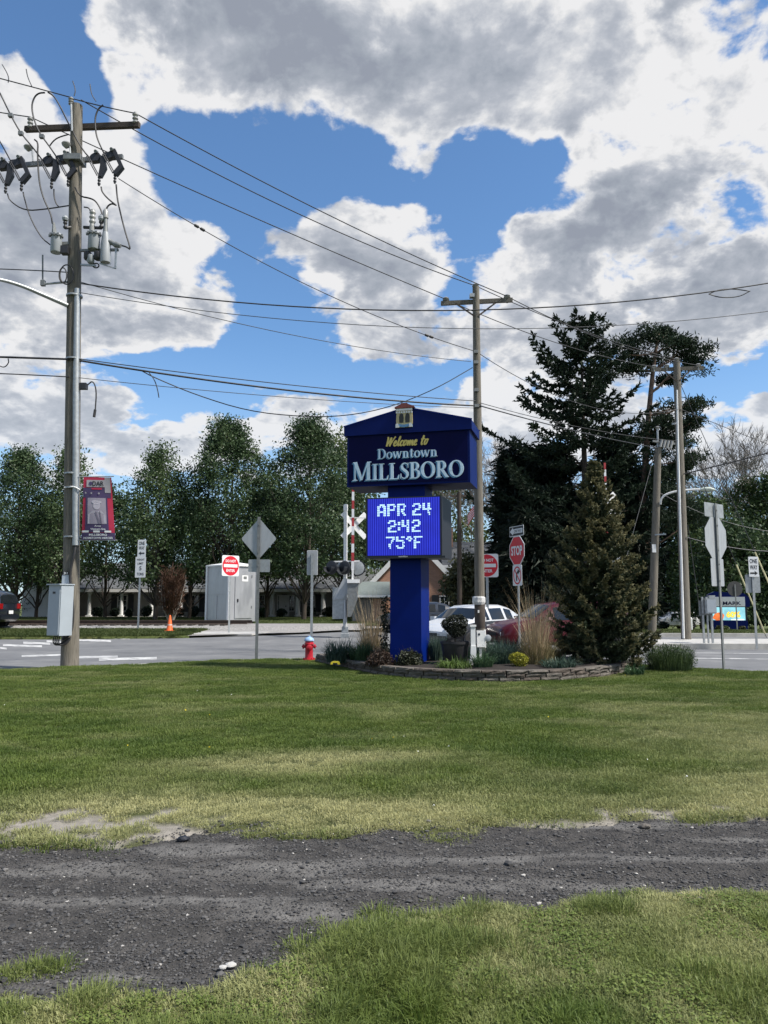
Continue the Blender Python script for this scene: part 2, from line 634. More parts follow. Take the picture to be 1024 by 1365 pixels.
MT = dict(
    wood=pm('weathered_pole_wood', (0.155, 0.14, 0.115), .9, var=.4, scale=7, stretch=(6, 6, .35), bump=.7, bscale=16, spots=((.085, .072, .058), 5, .6)),
    wood_dark=pm('crossarm_wood', (0.055, 0.042, 0.033), .85, var=.35, scale=6, stretch=(1, 6, 6), bump=.3),
    galv=pm('galvanised_steel', (0.36, 0.38, 0.39), .48, .55, var=.18, scale=9, bump=.06),
    galv_dark=pm('weathered_galvanised', (0.2, 0.21, 0.21), .6, .4, var=.22, scale=9),
    alu=pm('sign_back_aluminium', (0.40, 0.42, 0.44), .5, .45, var=.1, scale=4, stretch=(5, 5, .8), spots=((.28, .29, .31), 2.2, .62)),
    cable=pm('black_cable', (0.018, 0.018, 0.02), .6, var=.2),
    cable_grey=pm('grey_wire', (0.06, 0.062, 0.066), .55, .3, var=.2),
    polymer=pm('dark_polymer', (0.022, 0.022, 0.026), .5, var=.25),
    porcelain=pm('grey_porcelain', (0.3, 0.3, 0.29), .3, var=.12),
    tank=pm('tank_grey_paint', (0.30, 0.32, 0.34), .42, var=.08, scale=4),
    cab=pm('cabinet_grey_paint', (0.34, 0.38, 0.42), .5, var=.06, scale=3, spots=((.26, .29, .32), 3, .66)),
    navy=pm('navy_sign_paint', (0.001, 0.009, 0.095), .5, var=.14, scale=1.2, spec=.12, spots=((.002, .012, .12), 1.3, .6)),
    navy_face=pm('navy_sign_face', (0.002, 0.003, 0.045), .45, var=.1, scale=1.5, spec=.08),
    blue_column=pm('blue_column_paint', (0.0, 0.012, 0.145), .5, var=.14, scale=1.4, spec=.12, spots=((.005, .018, .19), .9, .6)),
    black=pm('black_housing', (0.014, 0.016, 0.022), .5, var=.2),
    white=pm('white_paint', (0.74, 0.74, 0.73), .5, var=.07, scale=5, spots=((.55, .54, .52), 4, .66)),
    white_ref=pm('white_sign_sheeting', (0.72, 0.73, 0.74), .45, var=.04),
    red_ref=pm('red_sign_sheeting', (0.60, 0.012, 0.03), .45, var=.08),
    black_ref=pm('black_sign_sheeting', (0.012, 0.012, 0.014), .5, var=.1),
    red_paint=pm('hydrant_red', (0.42, 0.012, 0.025), .4, var=.18, scale=14, bump=.08),
    hyd_blue=pm('hydrant_pale_blue', (0.28, 0.42, 0.62), .45, var=.2, scale=20),
    orange=pm('cone_orange', (0.75, 0.14, 0.03), .5, var=.12, spots=((.4, .1, .05), 9, .6)),
    letter_pale=pm('pale_blue_letters', (0.64, 0.80, 0.93), .45, var=.05),
    letter_teal=pm('teal_letter_edge', (0.09, 0.26, 0.46), .5, var=.08),
    letter_gold=pm('gold_letters', (0.80, 0.62, 0.16), .4, var=.1),
    concrete=pm('concrete', (0.42, 0.41, 0.39), .85, var=.14, scale=1.6, bump=.25, bscale=30, spots=((.30, .29, .28), 1.3, .58)),
    kerb=pm('kerb_concrete', (0.40, 0.39, 0.36), .85, var=.18, scale=3, bump=.25, bscale=30),
    paintline=pm('road_paint', (0.50, 0.50, 0.49), .75, var=.15, scale=9, spots=((.22, .22, .225), 3.2, .50)),
    mulch=pm('mulch', (0.018, 0.0125, 0.010), .95, var=.5, scale=22, bump=1.0, bscale=45),
    stone=pm('wall_block', (0.11, 0.097, 0.083), .9, var=.35, scale=7, bump=.9, bscale=26, spots=((.18, .165, .145), 5, .58)),
    stone2=pm('wall_block_brown', (0.085, 0.068, 0.056), .9, var=.35, scale=7, bump=.9, bscale=26, spots=((.15, .13, .115), 5, .6)),
    rust=pm('rail_steel', (0.045, 0.03, 0.024), .8, .2, var=.3, scale=9),
    tie=pm('sleeper_wood', (0.04, 0.032, 0.027), .95, var=.4, scale=9, bump=.5),
    ballast=pm('ballast', (0.25, 0.24, 0.23), .95, var=.45, scale=14, bump=1.0, bscale=22),
    siding=pm('white_siding', (0.52, 0.52, 0.50), .65, var=.06, scale=2),
    beige=pm('beige_wall', (0.36, 0.345, 0.315), .8, var=.08, scale=1.5),
    roof=pm('grey_shingle', (0.10, 0.105, 0.11), .9, var=.25, scale=5, stretch=(1, 4, 4), bump=.5, bscale=8),
    roof_green=pm('green_grey_shingle', (0.15, 0.175, 0.165), .9, var=.2, scale=5, stretch=(1, 4, 4), bump=.5, bscale=8),
    winglass=glassmat('window_glass'),
    carglass=glassmat('car_glass', (0.012, 0.015, 0.018), .04),
    tyre=pm('tyre_rubber', (0.013, 0.013, 0.014), .8, var=.2),
    rim=pm('alloy_rim', (0.5, 0.5, 0.52), .3, .8, var=.08),
    chrome=pm('chrome_trim', (0.6, 0.6, 0.62), .2, .9, var=.05),
    lamp=pm('headlamp_glass', (0.55, 0.57, 0.6), .1, var=.1, coat=.5),
    taillamp=pm('tail_lamp', (0.25, 0.006, 0.008), .2, var=.1, coat=.5),
    pot=pm('black_pot', (0.016, 0.015, 0.018), .55, var=.25, scale=9),
    yellow=pm('yellow_plastic', (0.75, 0.6, 0.04), .45, var=.08),
    bark=pm('bark', (0.065, 0.052, 0.042), .95, var=.4, scale=5, stretch=(4, 4, .7), bump=.8, bscale=9),
    bark_pale=pm('pale_bark', (0.30, 0.27, 0.24), .9, var=.25, scale=4),
    bark_pine=pm('pine_bark', (0.15, 0.10, 0.075), .95, var=.35, scale=3, bump=.5),
)


def brickmat():
    m = bpy.data.materials.new('red_brick')
    m.use_nodes = True
    N, L = m.node_tree.nodes, m.node_tree.links
    t = N.new('ShaderNodeTexCoord')
    mp = N.new('ShaderNodeMapping')
    mp.inputs['Rotation'].default_value = (R(-90), 0, 0)
    L.new(t.outputs['Object'], mp.inputs[0])
    b = N.new('ShaderNodeTexBrick')
    b.inputs['Color1'].default_value = (.36, .15, .085, 1)
    b.inputs['Color2'].default_value = (.46, .22, .13, 1)
    b.inputs['Mortar'].default_value = (.42, .36, .31, 1)
    b.inputs['Scale'].default_value = 1.0
    b.inputs['Brick Width'].default_value = .22
    b.inputs['Row Height'].default_value = .075
    b.inputs['Mortar Size'].default_value = .008
    L.new(mp.outputs[0], b.inputs['Vector'])
    L.new(b.outputs[0], N['Principled BSDF'].inputs['Base Color'])
    N['Principled BSDF'].inputs['Roughness'].default_value = .85
    return m


MT['brick'] = brickmat()


# ------------------------------------------------------------------ smooth value noise for the terrain
def vnoise(x, y, seed=0):
    x = np.asarray(x, float)
    y = np.asarray(y, float)
    xi, yi = np.floor(x).astype(np.int64), np.floor(y).astype(np.int64)
    xf, yf = x - xi, y - yi
    xf = xf * xf * (3 - 2 * xf)
    yf = yf * yf * (3 - 2 * yf)

    def h(a, b):
        n = (a * 374761393 + b * 668265263 + seed * 1442695041) & 0x7fffffff
        n = ((n ^ (n >> 13)) * 1274126177) & 0x7fffffff
        return ((n ^ (n >> 16)) & 0xffff) / 65535.0
    a, b, c, d = h(xi, yi), h(xi + 1, yi), h(xi, yi + 1), h(xi + 1, yi + 1)
    return (a * (1 - xf) + b * xf) * (1 - yf) + (c * (1 - xf) + d * xf) * yf


def fbm(x, y, oct=4, seed=0):
    s, a, t = 0, .5, 0
    for i in range(oct):
        s = s + a * vnoise(np.asarray(x) * 2 ** i, np.asarray(y) * 2 ** i, seed + i * 17)
        t += a
        a *= .5
    return s / t


def sstep(a, b, x):
    t = np.clip((np.asarray(x, float) - a) / (b - a), 0, 1)
    return t * t * (3 - 2 * t)


def H(x, y):
    """lie of the land: the railway side rises, the far right falls away"""
    x, y = np.asarray(x, float), np.asarray(y, float)
    ratio = x / np.maximum(y, 1.0)
    left = 1 - sstep(.10, .26, ratio)
    return sstep(28, 42, y) * 0.30 * left - 0.031 * np.clip(y - 43, 0, 45) * (1 - left)


def Hs(x, y):
    return float(H(x, y))


# ------------------------------------------------------------------ ground
ROADZ = -0.09


def grid(name, xs, ys, zf, mat, kind='structure', attrs=None, smooth=True):
    X, Y = np.meshgrid(xs, ys)
    return gridmesh(name, X, Y, zf(X, Y), mat, kind, attrs, smooth)


def gridmesh(name, X, Y, Z, mat, kind='structure', attrs=None, smooth=True):
    ny, nx = X.shape
    V = np.stack([X, Y, Z], -1).reshape(-1, 3)
    i = np.arange(nx - 1)[None, :] + np.arange(ny - 1)[:, None] * nx
    Q = np.stack([i, i + 1, i + nx + 1, i + nx], -1).reshape(-1, 4)
    return npmesh(name, V, Q, mat, None, kind, attrs, smooth)


def groundmat(name, stops, scale=3.0, bump=.6, bscale=60, extra=None):
    """colour from world-position noise through several stops"""
    m = bpy.data.materials.new(name)
    m.use_nodes = True
    N, L = m.node_tree.nodes, m.node_tree.links
    b = N['Principled BSDF']
    b.inputs['Roughness'].default_value = .95
    b.inputs['Specular IOR Level'].default_value = .2
    g = N.new('ShaderNodeNewGeometry')
    n1 = N.new('ShaderNodeTexNoise')
    n1.inputs['Scale'].default_value = scale
    n1.inputs['Detail'].default_value = 8
    n1.inputs['Roughness'].default_value = .7
    L.new(g.outputs['Position'], n1.inputs['Vector'])
    cr = N.new('ShaderNodeValToRGB')
    e = cr.color_ramp.elements
    e[0].position, e[0].color = stops[0][0], (*stops[0][1], 1)
    e[1].position, e[1].color = stops[-1][0], (*stops[-1][1], 1)
    for p, c in stops[1:-1]:
        x = e.new(p)
        x.color = (*c, 1)
    L.new(n1.outputs[0], cr.inputs[0])
    out = cr.outputs[0]
    if extra:    # attribute-driven second ground (bare soil)
        a = N.new('ShaderNodeAttribute')
        a.attribute_name = extra[0]
        mx = N.new('ShaderNodeMix')
        mx.data_type = 'RGBA'
        L.new(a.outputs['Fac'], mx.inputs[0])
        L.new(out, mx.inputs[6])
        cr2 = N.new('ShaderNodeValToRGB')
        cr2.color_ramp.elements[0].position, cr2.color_ramp.elements[1].position = .3, .7
        cr2.color_ramp.elements[0].color, cr2.color_ramp.elements[1].color = (*extra[1], 1), (*extra[2], 1)
        n3 = N.new('ShaderNodeTexNoise')
        n3.inputs['Scale'].default_value = 12
        n3.inputs['Detail'].default_value = 8
        L.new(g.outputs['Position'], n3.inputs['Vector'])
        L.new(n3.outputs[0], cr2.inputs[0])
        L.new(cr2.outputs[0], mx.inputs[7])
        out = mx.outputs[2]
    L.new(out, b.inputs['Base Color'])
    n2 = N.new('ShaderNodeTexNoise')
    n2.inputs['Scale'].default_value = bscale
    n2.inputs['Detail'].default_value = 5
    L.new(g.outputs['Position'], n2.inputs['Vector'])
    bp = N.new('ShaderNodeBump')
    bp.inputs['Strength'].default_value = bump
    bp.inputs['Distance'].default_value = .02
    L.new(n2.outputs[0], bp.inputs['Height'])
    L.new(bp.outputs[0], b.inputs['Normal'])
    return m


MT['turf'] = groundmat('turf_soil', [(.3, (.030, .034, .012)), (.5, (.055, .065, .020)), (.7, (.085, .085, .032))], 5, .6, 80,
                       ('bare', (.17, .155, .13), (.30, .275, .24)))
MT['farturf'] = groundmat('far_turf', [(.3, (.050, .070, .022)), (.5, (.085, .105, .034)), (.7, (.13, .135, .05))], 1.2, .6, 30)
MT['gravel'] = groundmat('crushed_asphalt', [(.3, (.028, .027, .027)), (.5, (.056, .053, .050)), (.64, (.092, .086, .080)), (.75, (.135, .126, .116))], 9, 1.0, 70,
                         ('dust', (.115, .11, .105), (.175, .168, .158)))
MT['asphalt'] = groundmat('worn_asphalt', [(.30, (.105, .108, .114)), (.42, (.145, .148, .154)), (.55, (.165, .168, .173)), (.70, (.215, .215, .215))], .55, .35, 60)

xs = np.concatenate([np.linspace(-600, -70, 30), np.linspace(-64, 64, 65), np.linspace(70, 600, 30)])
ys = np.concatenate([np.linspace(-200, -10, 10), np.linspace(-6, 90, 49), np.linspace(100, 900, 40)])
grid('ground', xs, ys, lambda x, y: H(x, y) - 0.12 - 0.9 * sstep(140, 400, y), MT['farturf'])

# gravel drive limits, read as ground points
_f = [(-400, 1128), (0, 1121), (150, 1127), (250, 1112), (300, 1108), (420, 1112), (560, 1108), (700, 1101), (830, 1090), (900, 1087), (1024, 1084), (1300, 1075)]
_n = [(-500, 1250), (-200, 1290), (60, 1325), (220, 1332), (330, 1308), (420, 1276), (450, 1240), (560, 1222), (700, 1208), (850, 1198), (1024, 1190), (1400, 1170)]
_f = np.array([tuple(gp(u, v))[:2] for u, v in _f])
_n = np.array([tuple(gp(u, v))[:2] for u, v in _n])


def yF(x):
    return np.interp(x, _f[:, 0], _f[:, 1])


def yN(x):
    return np.interp(x, _n[:, 0], _n[:, 1])


def drive(x, y):
    """signed distance into the gravel drive, with a ragged edge"""
    j = (fbm(x * 2.2, y * 2.2, 4, 3) - .5) * .55
    j2 = (fbm(x * 3.5, y * 3.5, 4, 5) - .5) * .35
    return np.minimum(yF(x) - y + j, y - yN(x) + j2)


BARE = [gp(30, 1100), gp(110, 1098), gp(190, 1114), gp(250, 1104), gp(870, 1083), (*gp(800, 1094)[:2], 0), gp(1015, 1090), gp(40, 1085), gp(500, 1284), gp(720, 1102)]
BARER = [(1.0, .40), (.9, .34), (.7, .22), (.4, .13), (.55, .20), (.5, .13), (.2, .08), (.3, .14), (.08, .035), (.2, .05)]


def bare(x, y):
    b = np.full(np.shape(x), -1.0)
    for p, (a, c) in zip(BARE, BARER):
        b = np.maximum(b, 1 - np.sqrt(((x - p[0]) / a) ** 2 + ((y - p[1]) / c) ** 2))
    return np.clip(sstep(-.1, .4, b * .8 + (fbm(x * 6, y * 8, 5, 9) - .5) * 2.6), 0, 1) * sstep(-.9, -.4, b)


def lawnz(x, y):
    bumps = .05 * (fbm(x * .5, y * .5, 3, 2) - .5) + .025 * (fbm(x * 3, y * 3, 3, 6) - .5)
    d = drive(x, y)
    return bumps - .07 * sstep(-.06, .12, d) - .012 * bare(x, y)


# lawn: everything between the photographer and the street corner
_e = [gp(-500, 915), gp(-200, 901), gp(0, 893), gp(80, 889), gp(164, 886), gp(230, 883), gp(300, 880), gp(440, 877.5)]
_e = [(p[0], p[1]) for p in _e] + [(.5, 22.7), (3, 22.6), (5.3, 21.6), (6.8, 20.0), (7.7, 18.9), (8.8, 18.1), (12, 17.6), (26, 17.0)]
_e = np.array(_e)


def yE(x):
    return np.interp(x, _e[:, 0], _e[:, 1])


xa = np.linspace(-19, 19, 381)
tt = np.linspace(0, 1, 230) ** 1.0
Xg = np.repeat(xa[None, :], len(tt) + 1, 0)
Yg = np.stack([(-3 + (yE(xa) + 3) * t) for t in tt] + [yE(xa) + .01])
Zg = lawnz(Xg, Yg)
Zg[-1] = -.16
gridmesh('lawn', Xg, Yg, Zg, MT['turf'], attrs={'bare': bare(Xg, Yg).ravel()})

# gravel drive
xd = np.linspace(-7, 8, 480)
yd = np.linspace(1.6, 6.6, 170)
Xd, Yd_ = np.meshgrid(xd, yd)
mid = (yF(Xd) + yN(Xd)) / 2
ph = (Yd_ - mid)
Zd = -.022 + .012 * np.cos(ph * 7 + 1.5 * fbm(Xd * .4, Yd_, 2, 8)) * .6 + .03 * (fbm(Xd * 1.2, Yd_ * 4, 4, 4) - .5) + .012 * (fbm(Xd * 9, Yd_ * 9, 3, 12) - .5)
Zd = Zd - .05 * sstep(.05, -.15, drive(Xd, Yd_))
dust = sstep(.52, .68, fbm(Xd * .8, Yd_ * 4.5, 4, 21)) * .95 * (.4 + .9 * fbm(Xd * 6, Yd_ * 9, 3, 22))
gridmesh('gravel_drive', Xd, Yd_, Zd, MT['gravel'], attrs={'dust': dust.ravel()})


# street: one asphalt sheet round the corner; its far edge steps back at the crossing
def yRoad(x):
    return np.interp(x, [-90, -14, -9, -4, 1, 8, 90], [34.6, 33.6, 34.2, 36.5, 41.0, 41.0, 41.0])


xr = np.linspace(-90, 90, 121)
tr_ = np.linspace(0, 1, 26)
Xr = np.repeat(xr[None, :], len(tr_), 0)
Yr = np.stack([12.0 + (yRoad(xr) - 12.0) * t for t in tr_])
gridmesh('road', Xr, Yr, H(Xr, Yr) + ROADZ, MT['asphalt'])

# verge between street and railway, and the turf of the houses behind
xv = np.linspace(-90, -8.6, 60)
Xv = np.repeat(xv[None, :], 8, 0)
Yv = np.stack([yRoad(xv) - .03 + (38.4 - yRoad(xv) + .03) * t for t in np.linspace(0, 1, 8)])
Zv = H(Xv, Yv) + .0
Yv = np.concatenate([Yv[:1] - .01, Yv])
Zv = np.concatenate([Zv[:1] - .12, Zv])
gridmesh('verge', np.concatenate([Xv[:1], Xv]), Yv, Zv, MT['farturf'])
xv = np.linspace(-8.7, 10, 40)
Xv = np.repeat(xv[None, :], 7, 0)
Yv = np.stack([yRoad(xv) - .03 + (43.0 - yRoad(xv) + .03) * t for t in np.linspace(0, 1, 7)])
gridmesh('gravel_strip', Xv, Yv, H(Xv, Yv) + .004 + .03 * (fbm(Xv, Yv, 2) - .5), MT['ballast'])
grid('house_lawn', np.linspace(-90, 6, 80), np.linspace(42.6, 90, 30), lambda x, y: H(x, y) + .03 + .05 * fbm(x * .3, y * .3, 2), MT['farturf'])
grid('far_verge', np.linspace(9, 90, 60), np.linspace(39.2, 90, 30), lambda x, y: H(x, y) + .03, MT['farturf'])


def slab(name, poly, z, t, mat, kind='structure'):
    m = MB()
    n = len(poly)
    m.add([(x, y, Hs(x, y) + z) for x, y in poly] + [(x, y, Hs(x, y) + z - t) for x, y in poly],
          [tuple(range(n)), tuple(range(2 * n - 1, n - 1, -1))] + [(i, i + n, (i + 1) % n + n, (i + 1) % n) for i in range(n)])
    return m.build(name, mat, kind=kind)


# sidewalk corner right of the lawn, and the raised sidewalk over the street
slab('sidewalk', [(7.55, 15.25), (18.5, 15.25), (18.5, 17.3), (9.05, 17.95)], .035, .19, MT['concrete'])
side = MB()
px_ = np.linspace(8.2, 46, 20)
for i in range(19):
    x0, x1 = px_[i], px_[i + 1] - .012
    y0, y1 = 28.6, 33.4
    side.add([(x0, y0, .07), (x1, y0, .07), (x1, y1, .05), (x0, y1, .05), (x0, y0, -.12), (x1, y0, -.12), (x1, y1, -.12), (x0, y1, -.12)],
             [(0, 1, 2, 3), (0, 4, 5, 1), (1, 5, 6, 2), (3, 2, 6, 7), (0, 3, 7, 4)])
side.build('sidewalk', MT['concrete'], kind='structure')
k = MB()
k.beam((8.0, 28.42, .0), (46, 28.42, .0), .3, .22)
k.beam((8.4, 38.7, -.03), (46, 38.7, -.1), .3, .24)
k.build('kerb', MT['kerb'], kind='structure')
# kerb along the lawn
k = MB()
for i in range(len(_e) - 1):
    a, b = Vector((_e[i][0], _e[i][1] + .1, -.085)), Vector((_e[i + 1][0], _e[i + 1][1] + .1, -.085))
    k.beam(a, b, .2, .15)
k.build('kerb', MT['kerb'], kind='structure')
# pale concrete apron at the crossing
slab('concrete_apron', [(gp(170, 846).x * .95, 35.1), (-6.0, 35.3), (-5.4, 36.6), (-9.5, 36.9), (-12.8, 35.9)], .03, .08, MT['concrete'])

# paint on the street
bars = [((29, 874.8), (81, 873.2), 1.1), ((103, 876.5), (157, 875.4), 1.4), ((132, 879.3), (209, 877.5), 1.6),
        ((4, 861), (56, 862.2), 1.0), ((31, 858.6), (67, 859.6), .9), ((62, 857.4), (84, 858.6), .9), ((103, 856), (148, 857.2), .9),
        ((121, 853.8), (173, 854.8), .9), ((157, 851), (225, 852), .8), ((0, 864), (9, 865), 1.0), ((186, 848.6), (229, 849.6), .7),
        ((925, 877.5), (1040, 879), .45), ((560, 866), (640, 867), 1.0), ((925, 870.5), (1040, 871.5), .3)]
m = MB()
for (a, b, w) in bars:
    q_ = [gp(a[0], a[1] - w, ROADZ), gp(b[0], b[1] - w, ROADZ), gp(b[0], b[1] + w, ROADZ), gp(a[0], a[1] + w, ROADZ)]
    m.add([(p.x, p.y, Hs(p.x, p.y) + ROADZ + .006) for p in q_], [(0, 1, 2, 3)])
m.build('road_marking', MT['paintline'], kind='structure')

# railway: ballast, sleepers and two rails
bal = MB()
for i in range(20):
    x0, x1 = -90 + i * 4.45, -90 + (i + 1) * 4.45
    ya = [38.3, 38.9, 42.2, 42.9]
    zz = [.0, .16, .16, .0]
    bal.add([(x0, y, Hs(x0, y) + z) for y, z in zip(ya, zz)] + [(x1, y, Hs(x1, y) + z) for y, z in zip(ya, zz)], [(j, j + 1, j + 5, j + 4) for j in range(3)])
bal.build('ballast', MT['ballast'], kind='structure')
tr = thing('railway_track', 'straight railway track with dark rails on grey ballast behind the verge', 'railway track', (-20, 40.5, .4))
for y in (39.75, 41.2):
    r_ = MB()
    r_.prism([(-.07, 0), (.07, 0), (.02, .03), (.02, .12), (.037, .13), (.037, .17), (-.037, .17), (-.037, .13), (-.02, .12), (-.02, .03)], 0, 83,
             Matrix.Translation((-90, y, .50)) @ Matrix.Rotation(R(-90), 4, 'Z'))
    r_.build('rail', MT['rust'], tr)
tie_me = None
for i in range(90):
    x = -58 + i * .56
    if tie_me is None:
        t_ = MB()
        t_.box((0, 0, 0), (.23, 2.5, .16))
        o = t_.build('sleeper', MT['tie'], tr, local=True)
        tie_me = o.data
    else:
        o = link('sleeper', tie_me, tr)
    o.location = Vector((x + 20, 0, .015 + random.uniform(-.01, .01)))
    o.rotation_euler = (0, 0, random.uniform(-.02, .02))

# ------------------------------------------------------------------ lettering
def strip(pts, ws, nib=None):
    """flat ribbon with a width at every point -> list of quads in 2D"""
    out = []
    n = len(pts)
    L, Rr = [], []
    for i in range(n):
        a, b = pts[max(i - 1, 0)], pts[min(i + 1, n - 1)]
        dx, dy = b[0] - a[0], b[1] - a[1]
        l = math.hypot(dx, dy) or 1
        w = ws[i] / 2
        L.append((pts[i][0] - dy / l * w, pts[i][1] + dx / l * w))
        Rr.append((pts[i][0] + dy / l * w, pts[i][1] - dx / l * w))
    for i in range(n - 1):
        out.append([L[i], Rr[i], Rr[i + 1], L[i + 1]])
    return out


def bowl(cx, cy, rx, ry, a0, a1, thick, thin, n=14):
    pts, ws = [], []
    for i in range(n + 1):
        t = R(a0 + (a1 - a0) * i / n)
        pts.append((cx + rx * math.cos(t), cy + ry * math.sin(t)))
        ws.append(thin + (thick - thin) * abs(math.cos(t)) ** 1.3)
    return strip(pts, ws)


def rect(x0, y0, x1, y1):
    return [[(x0, y0), (x1, y0), (x1, y1), (x0, y1)]]


T_, t_n = .16, .055


def serif(x, y, w, up=1):
    h = .045 * up
    return [[(x - w / 2, y), (x + w / 2, y), (x + w / 2, y + h), (x - w / 2, y + h)],
            [(x - w / 2 * .6, y + h * .9), (x + w / 2 * .6, y + h * .9), (x + w * .2, y + h * 2), (x - w * .2, y + h * 2)]]


def G_M():
    return (rect(.12, 0, .12 + t_n, .97) + serif(.145, 0, .26) + serif(.14, 1, .2, -1) + strip([(.16, .99), (.5, .03)], [T_ * 1.05, T_ * .8]) +
            strip([(.5, .03), (.83, .97)], [t_n, t_n * 1.2]) + rect(.78, 0, .78 + T_, .98) + serif(.86, 0, .32) + serif(.9, 1, .22, -1)), 1.04


def G_I():
    return rect(.1, 0, .1 + T_, 1) + serif(.18, 0, .34) + serif(.18, 1, .34, -1), .37


def G_L():
    return rect(.1, 0, .1 + T_, 1) + serif(.18, 1, .34, -1) + serif(.16, 0, .3) + rect(.1, 0, .58, .055) + [[(.5, 0), (.58, 0), (.61, .27), (.575, .27)]], .63


def G_S():
    pts = [(.50, .74), (.47, .87), (.38, .955), (.27, .965), (.16, .90), (.125, .78), (.16, .65), (.26, .56), (.37, .47), (.46, .36), (.475, .22), (.41, .09), (.29, .035), (.17, .06), (.09, .15), (.06, .28)]
    ws = [.03, .045, .055, .065, .1, .14, .16, .165, .17, .16, .14, .1, .065, .055, .045, .03]
    return strip(pts, ws) + [[(.475, .68), (.51, .68), (.505, .99), (.48, .99)]] + [[(.045, .02), (.07, .02), (.085, .33), (.05, .33)]], .56


def G_B():
    return (rect(.1, 0, .1 + T_, 1) + serif(.14, 0, .26) + serif(.14, 1, .26, -1) + rect(.2, .945, .34, 1) + rect(.2, .50, .38, .55) + rect(.2, 0, .36, .055) +
            bowl(.33, .762, .17, .213, -90, 90, T_ * .95, t_n) + bowl(.36, .275, .21, .25, -90, 90, T_, t_n)), .65


def G_O():
    return bowl(.44, .5, .34, .475, 0, 360, T_ * 1.1, t_n, 30), .88


def G_R():
    return (rect(.1, 0, .1 + T_, 1) + serif(.18, 0, .34) + serif(.14, 1, .26, -1) + rect(.2, .945, .34, 1) + rect(.2, .465, .36, .52) +
            bowl(.33, .733, .19, .243, -90, 90, T_, t_n) + strip([(.34, .5), (.64, .04)], [T_, T_ * 1.05]) + serif(.67, 0, .2)), .74


def G_D():
    return (rect(.1, 0, .1 + T_, 1) + serif(.14, 0, .26) + serif(.14, 1, .26, -1) + rect(.2, .945, .38, 1) + rect(.2, 0, .38, .055) +
            bowl(.36, .5, .36, .473, -90, 90, T_, t_n, 20)), .82


X_ = .66


def G_o():
    return bowl(.28, X_ / 2, .215, X_ / 2 - .025, 0, 360, T_ * .9, t_n, 24), .57


def G_w():
    return (strip([(.06, X_), (.25, .02)], [T_ * .9, T_ * .7]) + strip([(.25, .02), (.42, X_ * .9)], [t_n, t_n]) + strip([(.4, X_), (.59, .02)], [T_ * .9, T_ * .7]) +
            strip([(.59, .02), (.77, X_)], [t_n, t_n * 1.2]) + serif(.09, X_, .24, -.8) + serif(.42, X_, .22, -.8) + serif(.77, X_, .18, -.8)), .86


def G_n():
    return (rect(.09, 0, .09 + T_ * .9, X_) + serif(.16, 0, .3, .8) + serif(.1, X_, .16, -.8) + rect(.40, 0, .40 + T_ * .9, X_ * .62) + serif(.47, 0, .3, .8) +
            bowl(.35, X_ * .6, .122, X_ * .36, 0, 130, T_ * .9, t_n)), .64


def G_t():
    return (rect(.11, .12, .11 + T_ * .85, .84) + rect(.02, X_ - .055, .36, X_) + strip([(.18, .16), (.2, .05), (.27, .03), (.37, .09)], [T_ * .85, .1, .06, .03])), .40


def letters(seq, size, gap=.02):
    """seq of (glyph, scale) -> quads and total width"""
    x, out = 0, []
    for g, s in seq:
        if g is None:
            x += s * size
            continue
        qs, w = g()
        for qd in qs:
            out.append([(x + p[0] * s * size, p[1] * s * size) for p in qd])
        x += (w * s + gap) * size
    return out, x - gap * size


def quads_to_mb(mb, quads, tf, depth, proud=.0005):
    """each stroke a thin block; strokes that cross sit a hair apart"""
    for i, qd in enumerate(quads):
        a = sum(qd[j][0] * qd[(j + 1) % len(qd)][1] - qd[(j + 1) % len(qd)][0] * qd[j][1] for j in range(len(qd)))
        if a < 0:
            qd = qd[::-1]
        mb.prism(qd, -depth - proud * (i % 7), .002, tf)


def script_word(strokes, size, w):
    out = []
    for st in strokes:
        # smooth the polyline
        P = st
        for _ in range(2):
            Q = [P[0]]
            for i in range(len(P) - 1):
                a, b = P[i], P[i + 1]
                Q += [(a[0] * .75 + b[0] * .25, a[1] * .75 + b[1] * .25), (a[0] * .25 + b[0] * .75, a[1] * .25 + b[1] * .75)]
            Q.append(P[-1])
            P = Q
        P = [((x + .28 * y) * size, y * size) for x, y in P]
        ws = []
        for i in range(len(P)):
            a, b = P[max(i - 1, 0)], P[min(i + 1, len(P) - 1)]
            dx, dy = b[0] - a[0], b[1] - a[1]
            l = math.hypot(dx, dy) or 1
            ws.append(size * w * (1.0 if dy < 0 else .62 + .2 * abs(dx) / l))
        out += strip(P, ws)
    return out


FONT = None


def textmesh(body, height, width=None, bold=0.0):
    """plain sans lettering from the built-in font, as a flat mesh centred on the origin in (x, z)"""
    c = bpy.data.curves.new('t', 'FONT')
    c.body = body
    c.size = 1.0
    c.offset = bold
    c.extrude = .0
    c.align_x = 'CENTER'
    c.resolution_u = 3
    o = bpy.data.objects.new('t', c)
    COL.objects.link(o)
    dg = bpy.context.evaluated_depsgraph_get()
    me = bpy.data.meshes.new_from_object(o.evaluated_get(dg))
    bpy.data.objects.remove(o)
    bpy.data.curves.remove(c)
    co = np.empty(len(me.vertices) * 3, np.float32)
    me.vertices.foreach_get('co', co)
    co = co.reshape(-1, 3)
    mn, mx = co.min(0), co.max(0)
    co -= (mn + mx) / 2
    sx = sz = height / (mx[1] - mn[1])
    if width:
        sx = width / (mx[0] - mn[0])
    fs = [tuple(p.vertices) for p in me.polygons]
    vs = [(float(v[0] * sx), 0.0, float(v[1] * sz)) for v in co]
    bpy.data.meshes.remove(me)
    return vs, fs


